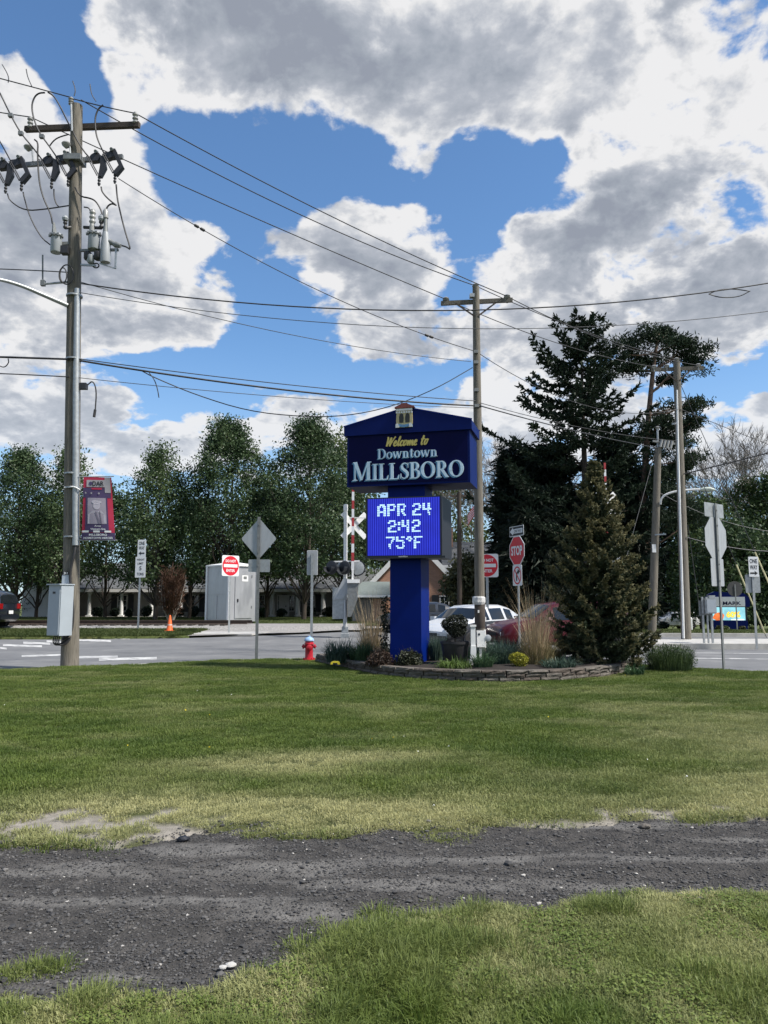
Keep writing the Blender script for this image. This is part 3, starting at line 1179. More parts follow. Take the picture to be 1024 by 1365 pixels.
def add_text(mb, body, cx, cz, height, width, y, tf=None, bold=.02):
    vs, fs = textmesh(body, height, width, bold)
    vs = [Vector((x + cx, y, z + cz)) for x, _, z in vs]
    if tf is not None:
        vs = [tf @ v for v in vs]
    mb.add(vs, fs)
    return mb


def words(root, mat, items):
    for it in items:
        m_ = MB()
        add_text(m_, *it)
        m_.build('lettering', MT[mat], root, local=True)


def rrect(w, h, r, n=4, cx=0, cz=0):
    pts = []
    for sx, sz, a0 in ((1, 1, 0), (-1, 1, 90), (-1, -1, 180), (1, -1, 270)):
        for i in range(n + 1):
            t = R(a0 + 90 * i / n)
            pts.append((cx + sx * (w / 2 - r) + r * math.cos(t), cz + sz * (h / 2 - r) + r * math.sin(t)))
    return pts


def ell(rx, rz, n=28, cx=0, cz=0):
    return [(cx + rx * math.cos(2 * math.pi * i / n), cz + rz * math.sin(2 * math.pi * i / n)) for i in range(n)]


# ------------------------------------------------------------------ the town sign
SY = 18.35
sc_ = SY / F * 1.012                       # metres per photo pixel at the sign
TH = R(-15)
zz = lambda v: at(540, v, SY).z
base = at(544, 880, SY)
base.z = .10
sign = thing('town_sign', 'tall blue town sign with pale lettering and a lit blue message screen', 'town sign', base, TH)
SW, SD = 2.96, 1.12                        # cabinet width and depth
zt, zb = zz(583.5), zz(651)
cxs = .13
b = MB()
b.box((cxs, 0, (zt + zb) / 2 - base.z), (SW, SD, zt - zb))
b.build('cabinet', MT['navy'], sign, local=True)
fy = -SD / 2
b = MB()
b.prism([(cxs - SW / 2 + .05, zb - base.z + .05), (cxs + SW / 2 - .05, zb - base.z + .05), (cxs + SW / 2 - .05, zt - base.z - .04), (cxs - SW / 2 + .05, zt - base.z - .04)], fy - .012, fy + .002)
b.build('face_panel', MT['navy_face'], sign, local=True)
# gabled cap
zp, ze, z0 = zz(552.5), zz(572.5), zz(584.5)
w2, d2 = SW / 2 + .06, SD / 2 + .07
b = MB()
b.prism([(cxs - w2, z0 - base.z), (cxs + w2, z0 - base.z), (cxs + w2, ze - base.z), (cxs, zp - base.z), (cxs - w2, ze - base.z)], -d2, d2)
b.build('gable_cap', MT['navy'], sign, local=True)
b = MB()
for s in (-1, 1):
    for q2 in (-1, 1):
        b.beam((cxs + s * (w2 + .012), q2 * (d2 + .004), ze - base.z + .01), (cxs, q2 * (d2 + .004), zp - base.z + .012), .014, .03)
b.build('cap_edging', MT['blue_column'], sign, local=True)
# column: upper neck and wide lower shaft
b = MB()
zl0, zl1 = zz(745), zz(667)
b.box((.05, .1, (zb + zl1) / 2 - base.z), (.90, .86, zb - zl1 + .3))
b.build('column_neck', MT['blue_column'], sign, local=True)
b = MB()
b.box((.03, .1, (zl0 + .25) / 2 - .05), (.74, .92, zl0 - base.z + .35))
b.build('column', MT['blue_column'], sign, local=True)
# message screen
lw, ld = 1.78, 1.26
lh = zl1 - zl0
lcx, lcz = .05, (zl0 + zl1) / 2 - base.z
b = MB()
b.box((lcx, 0, lcz), (lw + .03, ld, lh))
scr = b.build('screen_housing', MT['black'], sign, local=True)
b = MB()
b.box((lcx + .1, -ld / 2 - .02, lcz - lh / 2 + .0), (lw * .99, .06, .05))
b.build('screen_ledge', MT['black'], sign, local=True)


def ledmat():
    m = bpy.data.materials.new('led_matrix')
    m.use_nodes = True
    N, L = m.node_tree.nodes, m.node_tree.links
    b = N['Principled BSDF']
    t = N.new('ShaderNodeTexCoord')
    sp = N.new('ShaderNodeSeparateXYZ')
    L.new(t.outputs['Object'], sp.inputs[0])

    def tri(out, per, pw):
        a = N.new('ShaderNodeMath'); a.operation = 'DIVIDE'; a.inputs[1].default_value = per
        L.new(out, a.inputs[0])
        p = N.new('ShaderNodeMath'); p.operation = 'PINGPONG'; p.inputs[1].default_value = .5
        L.new(a.outputs[0], p.inputs[0])
        r = N.new('ShaderNodeMapRange')
        r.inputs['From Min'].default_value = .5 - pw
        r.inputs['From Max'].default_value = .5 - pw + .12
        L.new(p.outputs[0], r.inputs[0])
        return r.outputs[0]
    a = tri(sp.outputs[0], .0535, .22)
    c = N.new('ShaderNodeMix'); c.data_type = 'RGBA'
    L.new(a, c.inputs[0])
    c.inputs[6].default_value = (.002, .003, .25, 1)
    c.inputs[7].default_value = (.022, .035, .47, 1)
    nz = N.new('ShaderNodeTexNoise')
    nz.inputs['Scale'].default_value = 3.0
    L.new(t.outputs['Object'], nz.inputs[0])
    mr = N.new('ShaderNodeMapRange')
    mr.inputs['To Min'].default_value = .75
    mr.inputs['To Max'].default_value = 1.2
    L.new(nz.outputs[0], mr.inputs[0])
    L.new(c.outputs[2], b.inputs['Emission Color'])
    L.new(mr.outputs[0], b.inputs['Emission Strength'])
    b.inputs['Base Color'].default_value = (.006, .006, .02, 1)
    return m


MT['led'] = ledmat()
MT['led_on'] = pm('lit_led_dots', (.45, .66, .70), .4, var=.2, scale=14, emit=.85)
b = MB()
b.prism([(lcx - lw / 2 + .03, lcz - lh / 2 + .05), (lcx + lw / 2 - .03, lcz - lh / 2 + .05), (lcx + lw / 2 - .03, lcz + lh / 2 - .03), (lcx - lw / 2 + .03, lcz + lh / 2 - .03)], -ld / 2 - .012, -ld / 2 + .002)
b.build('screen', MT['led'], scr, local=True)
DOT = {
    'A': ['0111110', '1110111', '1100011', '1100011', '1111111', '1100011', '1100011'], 'P': ['1111110', '1100011', '1100011', '1111110', '1100000', '1100000', '1100000'],
    'R': ['1111110', '1100011', '1100011', '1111110', '1101100', '1100110', '1100011'], '2': ['0111110', '1100011', '0000011', '0011110', '1110000', '1100000', '1111111'],
    '4': ['1100110', '1100110', '1100110', '1111111', '0000110', '0000110', '0000110'], ':': ['00', '11', '11', '00', '11', '11', '00'],
    '7': ['1111111', '0000011', '0000110', '0001100', '0011000', '0011000', '0011000'], '5': ['1111111', '1100000', '1111110', '0000011', '0000011', '1100011', '0111110'],
    'o': ['01110', '11011', '01110', '00000', '00000', '00000', '00000'], 'F': ['1111111', '1100000', '1100000', '1111100', '1100000', '1100000', '1100000'], ' ': ['000'] * 7}
b = MB()
cell = .041
cw = .030
for line, czr in (('APR 24', .37), ('2:42', .0), ('75oF', -.37)):
    wid = sum(len(DOT[c][0]) + 1 for c in line) - 1
    x0 = lcx - wid * cw / 2 + .02
    for c in line:
        for r_i, row in enumerate(DOT[c]):
            for ci, ch in enumerate(row):
                if ch == '1' and random.random() > .05:
                    px_c, pz_c = x0 + (ci + .5) * cw, lcz + czr * 1.03 + (3 - r_i) * cell + .02
                    b.prism([(px_c - cw * .40, pz_c - cell * .38), (px_c + cw * .40, pz_c - cell * .38), (px_c + cw * .40, pz_c + cell * .38), (px_c - cw * .40, pz_c + cell * .38)], -ld / 2 - .018, -ld / 2 - .011)
        x0 += (len(DOT[c][0]) + 1) * cw
o = b.build('led_message', MT['led_on'], scr, local=True)
o['kind'] = 'stuff'
b = MB()
add_text(b, 'watchfire', lcx + .0, lcz - lh / 2 + .02, .035, .22, -ld / 2 - .053)
b.build('maker_lettering', MT['white'], scr, local=True)

# lettering on the face
TFs = Matrix.Identity(4)


def face_x(u):      # photo column on the front face -> local x
    return cxs + (u - 540.4) / 158.0 * SW


def face_letters(name, quads, w, u0, u1, vbase, mat, depth, shift=(0, 0), sy=None):
    sxx = (face_x(u1) - face_x(u0)) / w
    z_ = zz(vbase) - base.z
    szz = sxx if sy is None else sy
    qq = [[(face_x(u0) + p[0] * sxx + shift[0], z_ + p[1] * szz + shift[1]) for p in qd] for qd in quads]
    m = MB()
    quads_to_mb(m, qq, Matrix.Translation((0, fy - .012, 0)), depth)
    return m.build(name, mat, sign, local=True)


qs, w = letters([(G_M, 1.0)] + [(g, .86) for g in (G_I, G_L, G_L, G_S, G_B, G_O, G_R, G_O)], 1.0, .015)
hM = (zz(619) - zz(643.5))
face_letters('letter_edging', qs, w, 468.2, 611.2, 644.1, MT['letter_teal'], .012, (-.016, -.012), hM)
face_letters('lettering', qs, w, 469, 612, 643.5, MT['letter_pale'], .024, (0, 0), hM)
qs, w = letters([(g, 1.0) for g in (G_D, G_o, G_w, G_n, G_t, G_o, G_w, G_n)], 1.0, .03)
hD = (zz(603) - zz(616))
face_letters('letter_edging', qs, w, 501.6, 578.5, 616.8, MT['letter_teal'], .012, (-.012, -.008), hD)
face_letters('lettering', qs, w, 502.3, 579.2, 616.3, MT['letter_pale'], .024, (0, 0), hD)
# brush script
SCRIPT = [
    [(.0, .95), (.12, 1.0), (.16, .0)], [(.16, .0), (.42, .95)], [(.42, .95), (.46, .0)], [(.46, .0), (.62, .6), (.82, 1.02)],
    [(.86, .28), (1.04, .34), (1.08, .52), (.96, .58), (.86, .4), (.88, .1), (1.0, .0), (1.16, .12)],
    [(1.16, .12), (1.34, .75), (1.36, 1.0), (1.28, .95), (1.26, .3), (1.32, .0), (1.46, .12)],
    [(1.76, .5), (1.64, .58), (1.52, .42), (1.5, .15), (1.6, .0), (1.78, .1)],
    [(1.96, .58), (1.84, .45), (1.84, .12), (1.94, .0), (2.08, .14), (2.1, .45), (1.98, .58), (2.1, .48), (2.24, .5)],
    [(2.26, .56), (2.28, .0)], [(2.28, .1), (2.4, .5), (2.5, .54), (2.5, .0)], [(2.5, .1), (2.62, .5), (2.72, .54), (2.73, .1), (2.8, .0), (2.9, .1)],
    [(2.92, .28), (3.1, .34), (3.14, .52), (3.02, .58), (2.92, .4), (2.94, .1), (3.06, .0), (3.22, .12)],
    [(3.72, 1.0), (3.66, .3), (3.7, .0), (3.84, .1)], [(3.54, .58), (3.9, .64)],
    [(4.08, .58), (3.96, .45), (3.96, .12), (4.06, .0), (4.2, .14), (4.22, .45), (4.1, .58), (4.3, .5)]]
for part_ in (SCRIPT[:-3], SCRIPT[-3:]):
    qs = script_word(part_, 1.0, .17)
    face_letters('script_word', qs, 4.5, 512, 569, 600.5, MT['letter_gold'], .02, (0, 0), (zz(588.5) - zz(600.5)))

# town emblem on both gables
M_red = pm('emblem_roof_red', (.20, .05, .04), .6, var=.2)
M_gold = pm('emblem_gold', (.50, .42, .22), .5, var=.15)
M_ink = pm('emblem_dark', (.02, .022, .018), .5, var=.2)
M_rib = pm('emblem_ribbon', (.10, .24, .42), .5, var=.15)


def emblem(name, cx, z_lo, h, y, flip=False):
    s = h
    tf = Matrix.Translation((cx, y, z_lo)) @ (Matrix.Rotation(math.pi, 4, 'Z') if flip else Matrix.Identity(4))
    e0 = MB()
    e0.prism([(x * s, z * s) for x, z in [(-.30, .04), (.30, .04), (.33, .3), (.30, .78), (.36, .84), (-.36, .84), (-.30, .78), (-.33, .3)]], -.04, .0, tf)
    root = e0.build(name, MT['navy'] if flip else M_gold, sign, local=True)
    e0 = MB()
    e0.prism([(x * s, z * s) for x, z in [(-.38, .80), (.44, .80), (.40, .86), (.17, .95), (.12, 1.0), (-.1, 1.0), (-.16, .95), (-.38, .85)]], -.07, .01, tf)
    e0.build('emblem_roof', MT['navy'] if flip else M_red, root, local=True)
    if flip:
        return
    e0 = MB()
    for k in range(7):
        x = -.30 + k * .1
        e0.prism([(p * s, z * s) for p, z in [(x - .035, .60), (x + .035, .60), (x + .035, .66), (x, .685), (x - .035, .66)]], -.052, -.039, tf)
    e0.prism([(x * s, z * s) for x, z in [(-.33, .70), (.33, .70), (.33, .78), (-.33, .78)]], -.055, -.039, tf)
    e0.build('emblem_lattice', MT['white'], root, local=True)
    for x in (-.115, .13):
        e0 = MB()
        e0.prism([((x + a) * s, z * s) for a, z in [(-.085, .22), (.085, .22), (.095, .42), (.07, .56), (0, .60), (-.07, .56), (-.095, .42)]], -.046, -.039, tf)
        e0.build('emblem_arch', M_ink, root, local=True)
    e0 = MB()
    e0.prism([(x * s, z * s) for x, z in [(-.36, .02), (-.2, .06), (0, .03), (.2, .06), (.34, .02), (.34, .14), (.2, .17), (0, .13), (-.2, .17), (-.36, .14)]], -.052, -.039, tf)
    e0.build('emblem_ribbon', M_rib, root, local=True)
    for x in (-.27, .27):
        e0 = MB()
        e0.prism([((x + a) * s, z * s) for a, z in [(-.07, .03), (.07, .03), (.06, .10), (.0, .2), (-.07, .17)]], -.06, -.051, tf)
        e0.build('emblem_wave', MT['white'], root, local=True)


ez = zz(579) - base.z
emblem('emblem', cxs - .04, ez, zz(547) - zz(579), -d2 - .01)
emblem('emblem', cxs + .05, ez + .08, .62, d2 + .01, True)


# ------------------------------------------------------------------ road signs
def post_part(name, root, h, w, mat, z0=0.0, round_=False):
    m = MB()
    if round_:
        m.tube([(0, 0, z0), (0, 0, h)], w / 2, 10)
    else:   # U channel post
        t = w * .22
        m.prism([(-w / 2, -t), (w / 2, -t), (w / 2, 0), (w * .2, 0), (w * .2, t * 1.6), (-w * .2, t * 1.6), (-w * .2, 0), (-w / 2, 0)], 0, h - z0,
                Matrix(((1, 0, 0, 0), (0, 0, 1, 0), (0, 1, 0, z0), (0, 0, 0, 1))))
    return m.build(name, mat, root, local=True, smooth=40 if round_ else None)


def panel(root, name, poly, y0, y1, mat, tf=None, label=None):
    m = MB()
    m.prism(poly, y0, y1, tf)
    return m.build(name, mat, root, local=True, label=label)


def bolts(root, pts, y):
    for x, z in pts:
        m = MB()
        m.prism(ell(.018, .018, 8, x, z), y - .012, y + .001)
        m.build('bolt', MT['galv_dark'], root, local=True)


def px_size(Y):
    return Y / F / math.cos(PITCH) * .995


def placed(u, v, Y, z=None):
    p = at(u, v, Y)
    p.z = Hs(p.x, p.y) + ROADZ + .06 if z is None else z
    return p


def oct_(r, sx=1.0):
    a = r / math.cos(R(22.5))
    return [(a * math.cos(R(22.5 + 45 * i)) * sx, a * math.sin(R(22.5 + 45 * i))) for i in range(8)]


def tr2(poly, cx, cz, s=1.0):
    return [(x * s + cx, z * s + cz) for x, z in poly]


# diamond warning sign seen from behind
Y = 22.0
p = placed(342, 877, Y, .0)
t = thing('road_sign', 'back of a silver diamond road sign with a small grey plate below', 'road sign', p)
zt_, zc, zb_ = at(343, 690, Y).z, at(343, 718, Y).z, at(343, 745, Y).z
post_part('post', t, zt_ + .02 - p.z, .085, MT['galv_dark'], -.2)
hs = (zt_ - zb_) / 2
dia = [(0, hs), (-hs * .86, 0), (0, -hs), (hs * .86, 0)]
dia2 = []
for i in range(4):
    a, b_, c = Vector(dia[i - 1]), Vector(dia[i]), Vector(dia[(i + 1) % 4])
    dia2 += [tuple(b_ + (a - b_) * .06), tuple(b_ + ((a - b_) + (c - b_)) * .018), tuple(b_ + (c - b_) * .06)]
panel(t, 'diamond_panel', tr2(dia2, 0, zc - p.z), .035, .042, MT['alu'])
zq = at(343, 754, Y).z
panel(t, 'small_plate', rrect(.62, .36, .03, 4, .02, zq - p.z), .036, .042, MT['galv'])
bolts(t, [(0, zc + .4 - p.z), (0, zc - .4 - p.z), (0, zq - p.z)], -.02)

# narrow sign seen from behind by the hydrant
Y = 24.5
p = placed(415, 871, Y)
t = thing('road_sign', 'back of a small narrow white edged rectangular road sign behind the red hydrant', 'road sign', p)
z1, z0_ = at(415, 734, Y).z, at(415, 766, Y).z
post_part('post', t, z1 - .08 - p.z, .08, MT['galv'], -.2)
panel(t, 'sign_plate', rrect(.32, z1 - z0_, .03, 4, .0, (z1 + z0_) / 2 - p.z), .033, .04, MT['alu'])
panel(t, 'plate_rim', rrect(.345, z1 - z0_ + .025, .03, 4, .0, (z1 + z0_) / 2 - p.z), .041, .046, MT['white_ref'])


def arrow(mb, cx, cz, L, hgt, d, y0, y1):
    """plain arrow pointing to d (-1 left, 1 right)"""
    s = d * L / 2
    pts = [(cx + s, cz), (cx + s * .15, cz + hgt / 2), (cx + s * .3, cz + hgt * .17), (cx - s, cz + hgt * .17), (cx - s, cz - hgt * .17), (cx + s * .3, cz - hgt * .17), (cx + s * .15, cz - hgt / 2)]
    mb.prism(pts, y0, y1)


# ONE WAY over WEIGHT LIMIT at the crossing
Y = 38.0
p = placed(184, 843, Y)
t = thing('road_sign', 'white ONE WAY sign above a WEIGHT LIMIT 5 TONS sign near the traffic cone', 'road sign', p, R(-8))
post_part('post', t, at(187, 722, Y).z - p.z, .09, MT['galv'], -.1)
s = px_size(Y)
zc = at(187, 731, Y).z - p.z
panel(t, 'one_way_plate', rrect(11.5 * s, 23 * s, .03, 4, .05, zc), -.03, -.022, MT['white_ref'])
words(t, 'black_ref', [('ONE', .05, zc + .25, .17, .3, -.0345), ('WAY', .05, zc + .02, .17, .3, -.0345)])
m = MB()
arrow(m, .05, zc - .24, .3, .2, -1, -.0355, -.031)
m.build('arrow', MT['black_ref'], t, local=True)
zc = at(187, 756, Y).z - p.z
panel(t, 'weight_plate', rrect(14.5 * s, 27.5 * s, .03, 4, .02, zc), -.03, -.022, MT['white_ref'])
words(t, 'black_ref', [(tx, .02, zc + dz, hh, ww, -.0345) for tx, dz, hh, ww in (('WEIGHT', .37, .10, .40), ('LIMIT', .18, .10, .3), ('5', -.06, .20, .12), ('TONS', -.34, .14, .36))])


def do_not_enter(u, vbase, vtop, vbot, Y, rot, label, upx=None):
    p = placed(u, vbase, Y)
    t = thing('do_not_enter_sign', label, 'road sign', p, rot, 'red and white do not enter signs')
    zt_, zb_ = at(u, vtop, Y).z - p.z, at(u, vbot, Y).z - p.z
    h = zt_ - zb_
    zc = (zt_ + zb_) / 2
    post_part('post', t, zt_ - .05, .09, MT['galv'], -.1)
    panel(t, 'sign_plate', rrect(h * 1.0, h, .07, 4, 0, zc), -.03, -.022, MT['white_ref'])
    panel(t, 'red_disc', ell(h * .475, h * .475, 32, 0, zc), -.034, -.031, MT['red_ref'])
    m = MB()
    m.prism(rrect(h * .8, h * .15, .01, 2, 0, zc), -.038, -.035)
    m.build('white_bar', MT['white_ref'], t, local=True)
    words(t, 'white_ref', [('DO NOT', 0, zc + h * .23, h * .13, h * .6, -.0375, None, .03), ('ENTER', 0, zc - h * .23, h * .13, h * .5, -.0375, None, .03)])
    return t


do_not_enter(305, 843, 740.5, 768, 36.0, R(47), 'red DO NOT ENTER sign in front of the silver signal house')
do_not_enter(651, 870, 738.5, 769.5, 27.5, R(-20), 'red DO NOT ENTER sign partly hidden by the wooden pole beside the blue sign')

# STOP with ONE WAY above and no right turn below
Y = 24.0
p = placed(693, 866, Y)
RT = R(-70)
t = thing('stop_sign', 'red STOP sign with a ONE WAY plate above and a no turn plate below', 'stop sign', p, RT)
zc = at(693.5, 734, Y).z - p.z
r_ = (at(693, 714.5, Y).z - at(693, 753.5, Y).z) / 2
post_part('post', t, at(693, 702, Y).z - p.z, .075, MT['galv'], -.1)
panel(t, 'octagon', tr2(oct_(r_), 0, zc), -.035, -.027, MT['white_ref'])
panel(t, 'red_field', tr2(oct_(r_ * .93), 0, zc), -.039, -.036, MT['red_ref'])
m = MB()
add_text(m, 'STOP', 0, zc, r_ * .66, r_ * 1.5, -.0425, None, .035)
m.build('lettering', MT['white_ref'], t, local=True)
z1 = at(693, 708, Y).z - p.z
panel(t, 'one_way_plate', rrect(.88, .32, .03, 4, 0, z1), -.035, -.028, MT['white_ref'])
panel(t, 'one_way_field', rrect(.84, .28, .02, 4, 0, z1), -.039, -.036, MT['black_ref'])
m = MB()
m.prism([(-.40, z1), (-.2, z1 + .125), (-.2, z1 + .07), (.38, z1 + .07), (.38, z1 - .07), (-.2, z1 - .07), (-.2, z1 - .125)], -.043, -.04)
m.build('arrow', MT['white_ref'], t, local=True)
m = MB()
add_text(m, 'ONE WAY', .1, z1, .09, .46, -.0445)
m.build('arrow_lettering', MT['black_ref'], t, local=True)
z2 = at(693, 767, Y).z - p.z
panel(t, 'no_turn_plate', rrect(.56, .64, .04, 4, 0, z2), -.035, -.028, MT['white_ref'])
m = MB()
m.m = 0
for i in range(24):
    a0, a1 = R(i * 15), R(i * 15 + 15)
    m.prism([(.24 * math.cos(a0), z2 + .28 * math.sin(a0)), (.24 * math.cos(a1), z2 + .28 * math.sin(a1)), (.2 * math.cos(a1), z2 + .235 * math.sin(a1)), (.2 * math.cos(a0), z2 + .235 * math.sin(a0))], -.040, -.036)
m.prism([(-.17, z2 + .18), (-.14, z2 + .2), (.17, z2 - .18), (.14, z2 - .2)], -.0455, -.042)
m.build('prohibition_ring', MT['red_ref'], t, local=True)
m = MB()
m.prism([(-.07, z2 - .17), (-.01, z2 - .17), (-.01, z2 + .03), (.04, z2 + .09), (.04, z2 + .03), (.17, z2 + .12), (.04, z2 + .2), (.04, z2 + .15), (-.07, z2 + .06)], -.0405, -.0365)
m.build('turn_arrow', MT['black_ref'], t, local=True)

# STOP assembly seen from behind on the right
Y = 18.5
p = placed(965, 891, Y, .02)
t = thing('stop_sign', 'grey back of an octagonal sign between two plates at the right', 'stop sign', p, R(39))
ptop = at(964, 671, Y).z - p.z
post_part('post', t, ptop, .075, MT['galv_dark'], -.2)
zc = at(963, 717, Y).z - p.z
r_ = (at(963, 690, Y).z - at(963, 745, Y).z) / 2
panel(t, 'octagon', tr2(oct_(r_), 0, zc), .034, .041, MT['alu'])
z1 = at(963, 680, Y).z - p.z
panel(t, 'top_plate', rrect(.90, .34, .02, 4, 0, z1), .044, .05, MT['galv'])
z2 = at(963, 763, Y).z - p.z
panel(t, 'lower_plate', rrect(.6, .66, .03, 4, 0, z2), .034, .04, MT['alu'])
bolts(t, [(0, zc + .3), (0, zc - .3), (0, z1), (0, z2 + .2), (0, z2 - .2)], -.02)
# ONE WAY on the far sidewalk
Y = 27.6
p = placed(1009, 866, Y, .05)
t = thing('road_sign', 'white ONE WAY sign with right arrow above a blank plate on the sidewalk', 'road sign', p, R(0))
post_part('post', t, at(1010, 742, Y).z - p.z, .08, MT['galv'], -.1)
zc = at(1011, 755.5, Y).z - p.z
s = px_size(Y)
panel(t, 'one_way_plate', rrect(13 * s, 26.5 * s, .02, 4, .03, zc), -.045, -.037, MT['white_ref'])
words(t, 'black_ref', [('ONE', .03, zc + .2, .16, .27, -.0485), ('WAY', .03, zc - .02, .16, .27, -.0485)])
m = MB()
arrow(m, .03, zc - .23, .27, .16, 1, -.0495, -.0455)
m.build('arrow', MT['black_ref'], t, local=True)
zc = at(1010, 778, Y).z - p.z
panel(t, 'blank_plate', rrect(19.5 * s, 24 * s, .03, 4, 0, zc), .03, .037, MT['galv'])
# far round sign, dark back
Y = 46
p = placed(983, 841, Y)
t = thing('road_sign', 'dark back of a round railway warning sign in front of the far blue business sign', 'road sign', p)
post_part('post', t, at(983, 779, Y).z - p.z, .07, MT['galv_dark'], -.1)
panel(t, 'round_plate', ell(.46, .46, 24, .0, at(983, 785, Y).z - p.z), .03, .036, pm('dark_plate', (.05, .05, .05), .5))


MT['red_gate'] = pm('faded_gate_red', (.34, .03, .035), .55, var=.2, scale=6)
# ------------------------------------------------------------------ railway crossing signals
def crossing_signal(u, vbase, Y, label, zoom=1.0, vtop=600, rot=0.0):
    p = placed(u, vbase, Y, None)
    t = thing('crossing_signal', label, 'crossing signal', p, rot, 'railway crossing signals')
    q = lambda v: at(u, vbase - (vbase - v) * zoom, Y).z - p.z
    s = px_size(Y) * zoom
    W_ = MT['white']
    m = MB()
    m.lathe([(.26, -.1), (.26, .12), (.2, .14), (.2, .42), (.16, .44)], (0, 0, 0), 4, Matrix.Rotation(R(45), 3, 'Z'))
    m.build('mast_base', MT['galv'], t, local=True)
    m = MB()
    m.tube([(0, 0, .4), (0, 0, q(681))], .085, 12)
    m.lathe([(.1, 0), (.1, .28), (.06, .30)], (0, 0, q(681)), 12)
    m.build('mast', W_, t, local=True, smooth=40)
    # crossbuck: two crossed boards, seen edge on from the side
    zc = q(700)
    for a in (45, -45):
        m = MB()
        rot_ = Matrix.Rotation(R(18), 3, 'Z') @ Matrix.Rotation(R(a), 3, 'Y')
        m.box((11 * s, .14 + (.02 if a > 0 else 0), zc), (1.55, .03, .23), rot_)
        m.build('crossbuck_board', W_, t, local=True)
    m = MB()
    m.beam((-.12, .1, q(690)), (1.0, .1, q(690)), .05, .05)
    m.build('crossbuck_bracket', W_, t, local=True)
    # gate arm upright
    ga = 10 * s
    ztop = at(u, vtop, Y).z - p.z
    z0 = q(760)
    nseg = 14
    for i in range(nseg):
        m = MB()
        za, zb2 = z0 + (ztop - z0) * i / nseg, z0 + (ztop - z0) * (i + 1) / nseg
        wd = .125 - .035 * i / nseg
        m.box((ga, -.2, (za + zb2) / 2), (wd, .045, zb2 - za))
        m.build('gate_arm_band', MT['red_gate'] if i % 2 else MT['white_ref'], t, local=True)
    m = MB()
    m.beam((ga, -.2, q(775)), (ga, -.2, z0), .1, .08)
    m.build('gate_arm_foot', W_, t, local=True)
    # gate mechanism and relay case
    m = MB()
    m.prism([(3 * s, q(773)), (18 * s, q(773)), (18 * s, q(779)), (16 * s, q(800)), (8 * s, q(822)), (4 * s, q(822))], -.34, -.06)
    m.build('gate_mechanism', MT['galv_dark'], t, local=True)
    m = MB()
    m.box((11 * s, -.22, q(775)), (16 * s, .36, .16))
    m.build('mechanism_cover', W_, t, local=True)
    m = MB()
    m.box((-8 * s, .15, q(804)), (17 * s, .5, 41 * s))
    c = m.build('relay_case', MT['galv'], t, local=True)
    m = MB()
    m.box((-8 * s, -.105, q(804)), (14 * s, .012, 37 * s))
    for k in range(2):
        m.box((-11 * s + k * .0, -.113, q(798 + 8 * k)), (5 * s, .012, .05))
    m.build('case_door', MT['galv'], c, local=True)
    m = MB()
    m.prism([(-16 * s, q(800)), (-3 * s, q(772)), (4 * s, q(772)), (4 * s, q(790)), (-3 * s, q(798))], -.14, -.12)
    m.build('counterweight_plate', MT['alu'], t, local=True)
    # flashing lamps: hoods facing away and towards
    m = MB()
    m.beam((-17 * s, -.15, q(749)), (19 * s, -.15, q(748)), .06, .06)
    m.build('lamp_arm', W_, t, local=True)
    for du, dv, face in ((-17, 757, -1), (0, 757, -1), (-3, 757, 1), (16, 757, 1)):
        L_ = MB()
        mat3 = Matrix.Rotation(R(90), 3, 'X') if face < 0 else Matrix.Rotation(R(-90), 3, 'X')
        if face < 0:
            mat3 = Matrix.Rotation(R(-35), 3, 'Z') @ mat3
        oo = (du * s, -.2 if face < 0 else .0, q(dv))
        rr = 9.2 * s
        L_.lathe([(rr * .55, 0), (rr, .03), (rr, .06), (rr * .8, .10)], oo, 18, mat3)
        lo = L_.build('flashing_lamp', MT['black'] if face < 0 else MT['galv'], t, local=True, smooth=40)
        L_ = MB()
        if face < 0:
            hood, n = [], 12
            vs, fs = [], []
            for i in range(n + 1):
                a = R(-10 + 200 * i / n)
                for dpt in (0.06, .34):
                    v_ = mat3 @ Vector((rr * .72 * math.cos(a), rr * .72 * -math.sin(a) if False else rr * .72 * math.sin(a) * -1, dpt))
                    vs.append(Vector(oo) + v_)
            for i in range(n):
                fs.append((2 * i, 2 * i + 1, 2 * i + 3, 2 * i + 2))
            L_.add(vs, fs)
            L_.build('lamp_hood', MT['black'], lo, local=True)
        else:
            L_.lathe([(rr * 1.18, .055), (rr * 1.18, .075)], oo, 20, mat3)
            L_.build('lamp_target', MT['black'], lo, local=True)
    m = MB()
    m.tube([(.0, -.12, q(800)), (.02, -.16, q(815)), (0, -.12, .4)], .07, 8)
    m.build('conduit', MT['alu'], t, local=True, smooth=40)
    return t


crossing_signal(460, 840, 34.5, 'white railway crossing signal with upright red striped gate, left of the blue sign')
crossing_signal(800, 842, 36.5, 'white railway crossing signal with crossbuck showing behind the top of the spruce', 1.2, 618)

# ------------------------------------------------------------------ utility poles, their gear and the wires
def proj(P):
    d = Vector(P) - Vector((0, 0, EYE))
    f = d.y * math.cos(PITCH) + d.z * math.sin(PITCH)
    up = -d.y * math.sin(PITCH) + d.z * math.cos(PITCH)
    return CX + F * d.x / f, CY - F * up / f, f


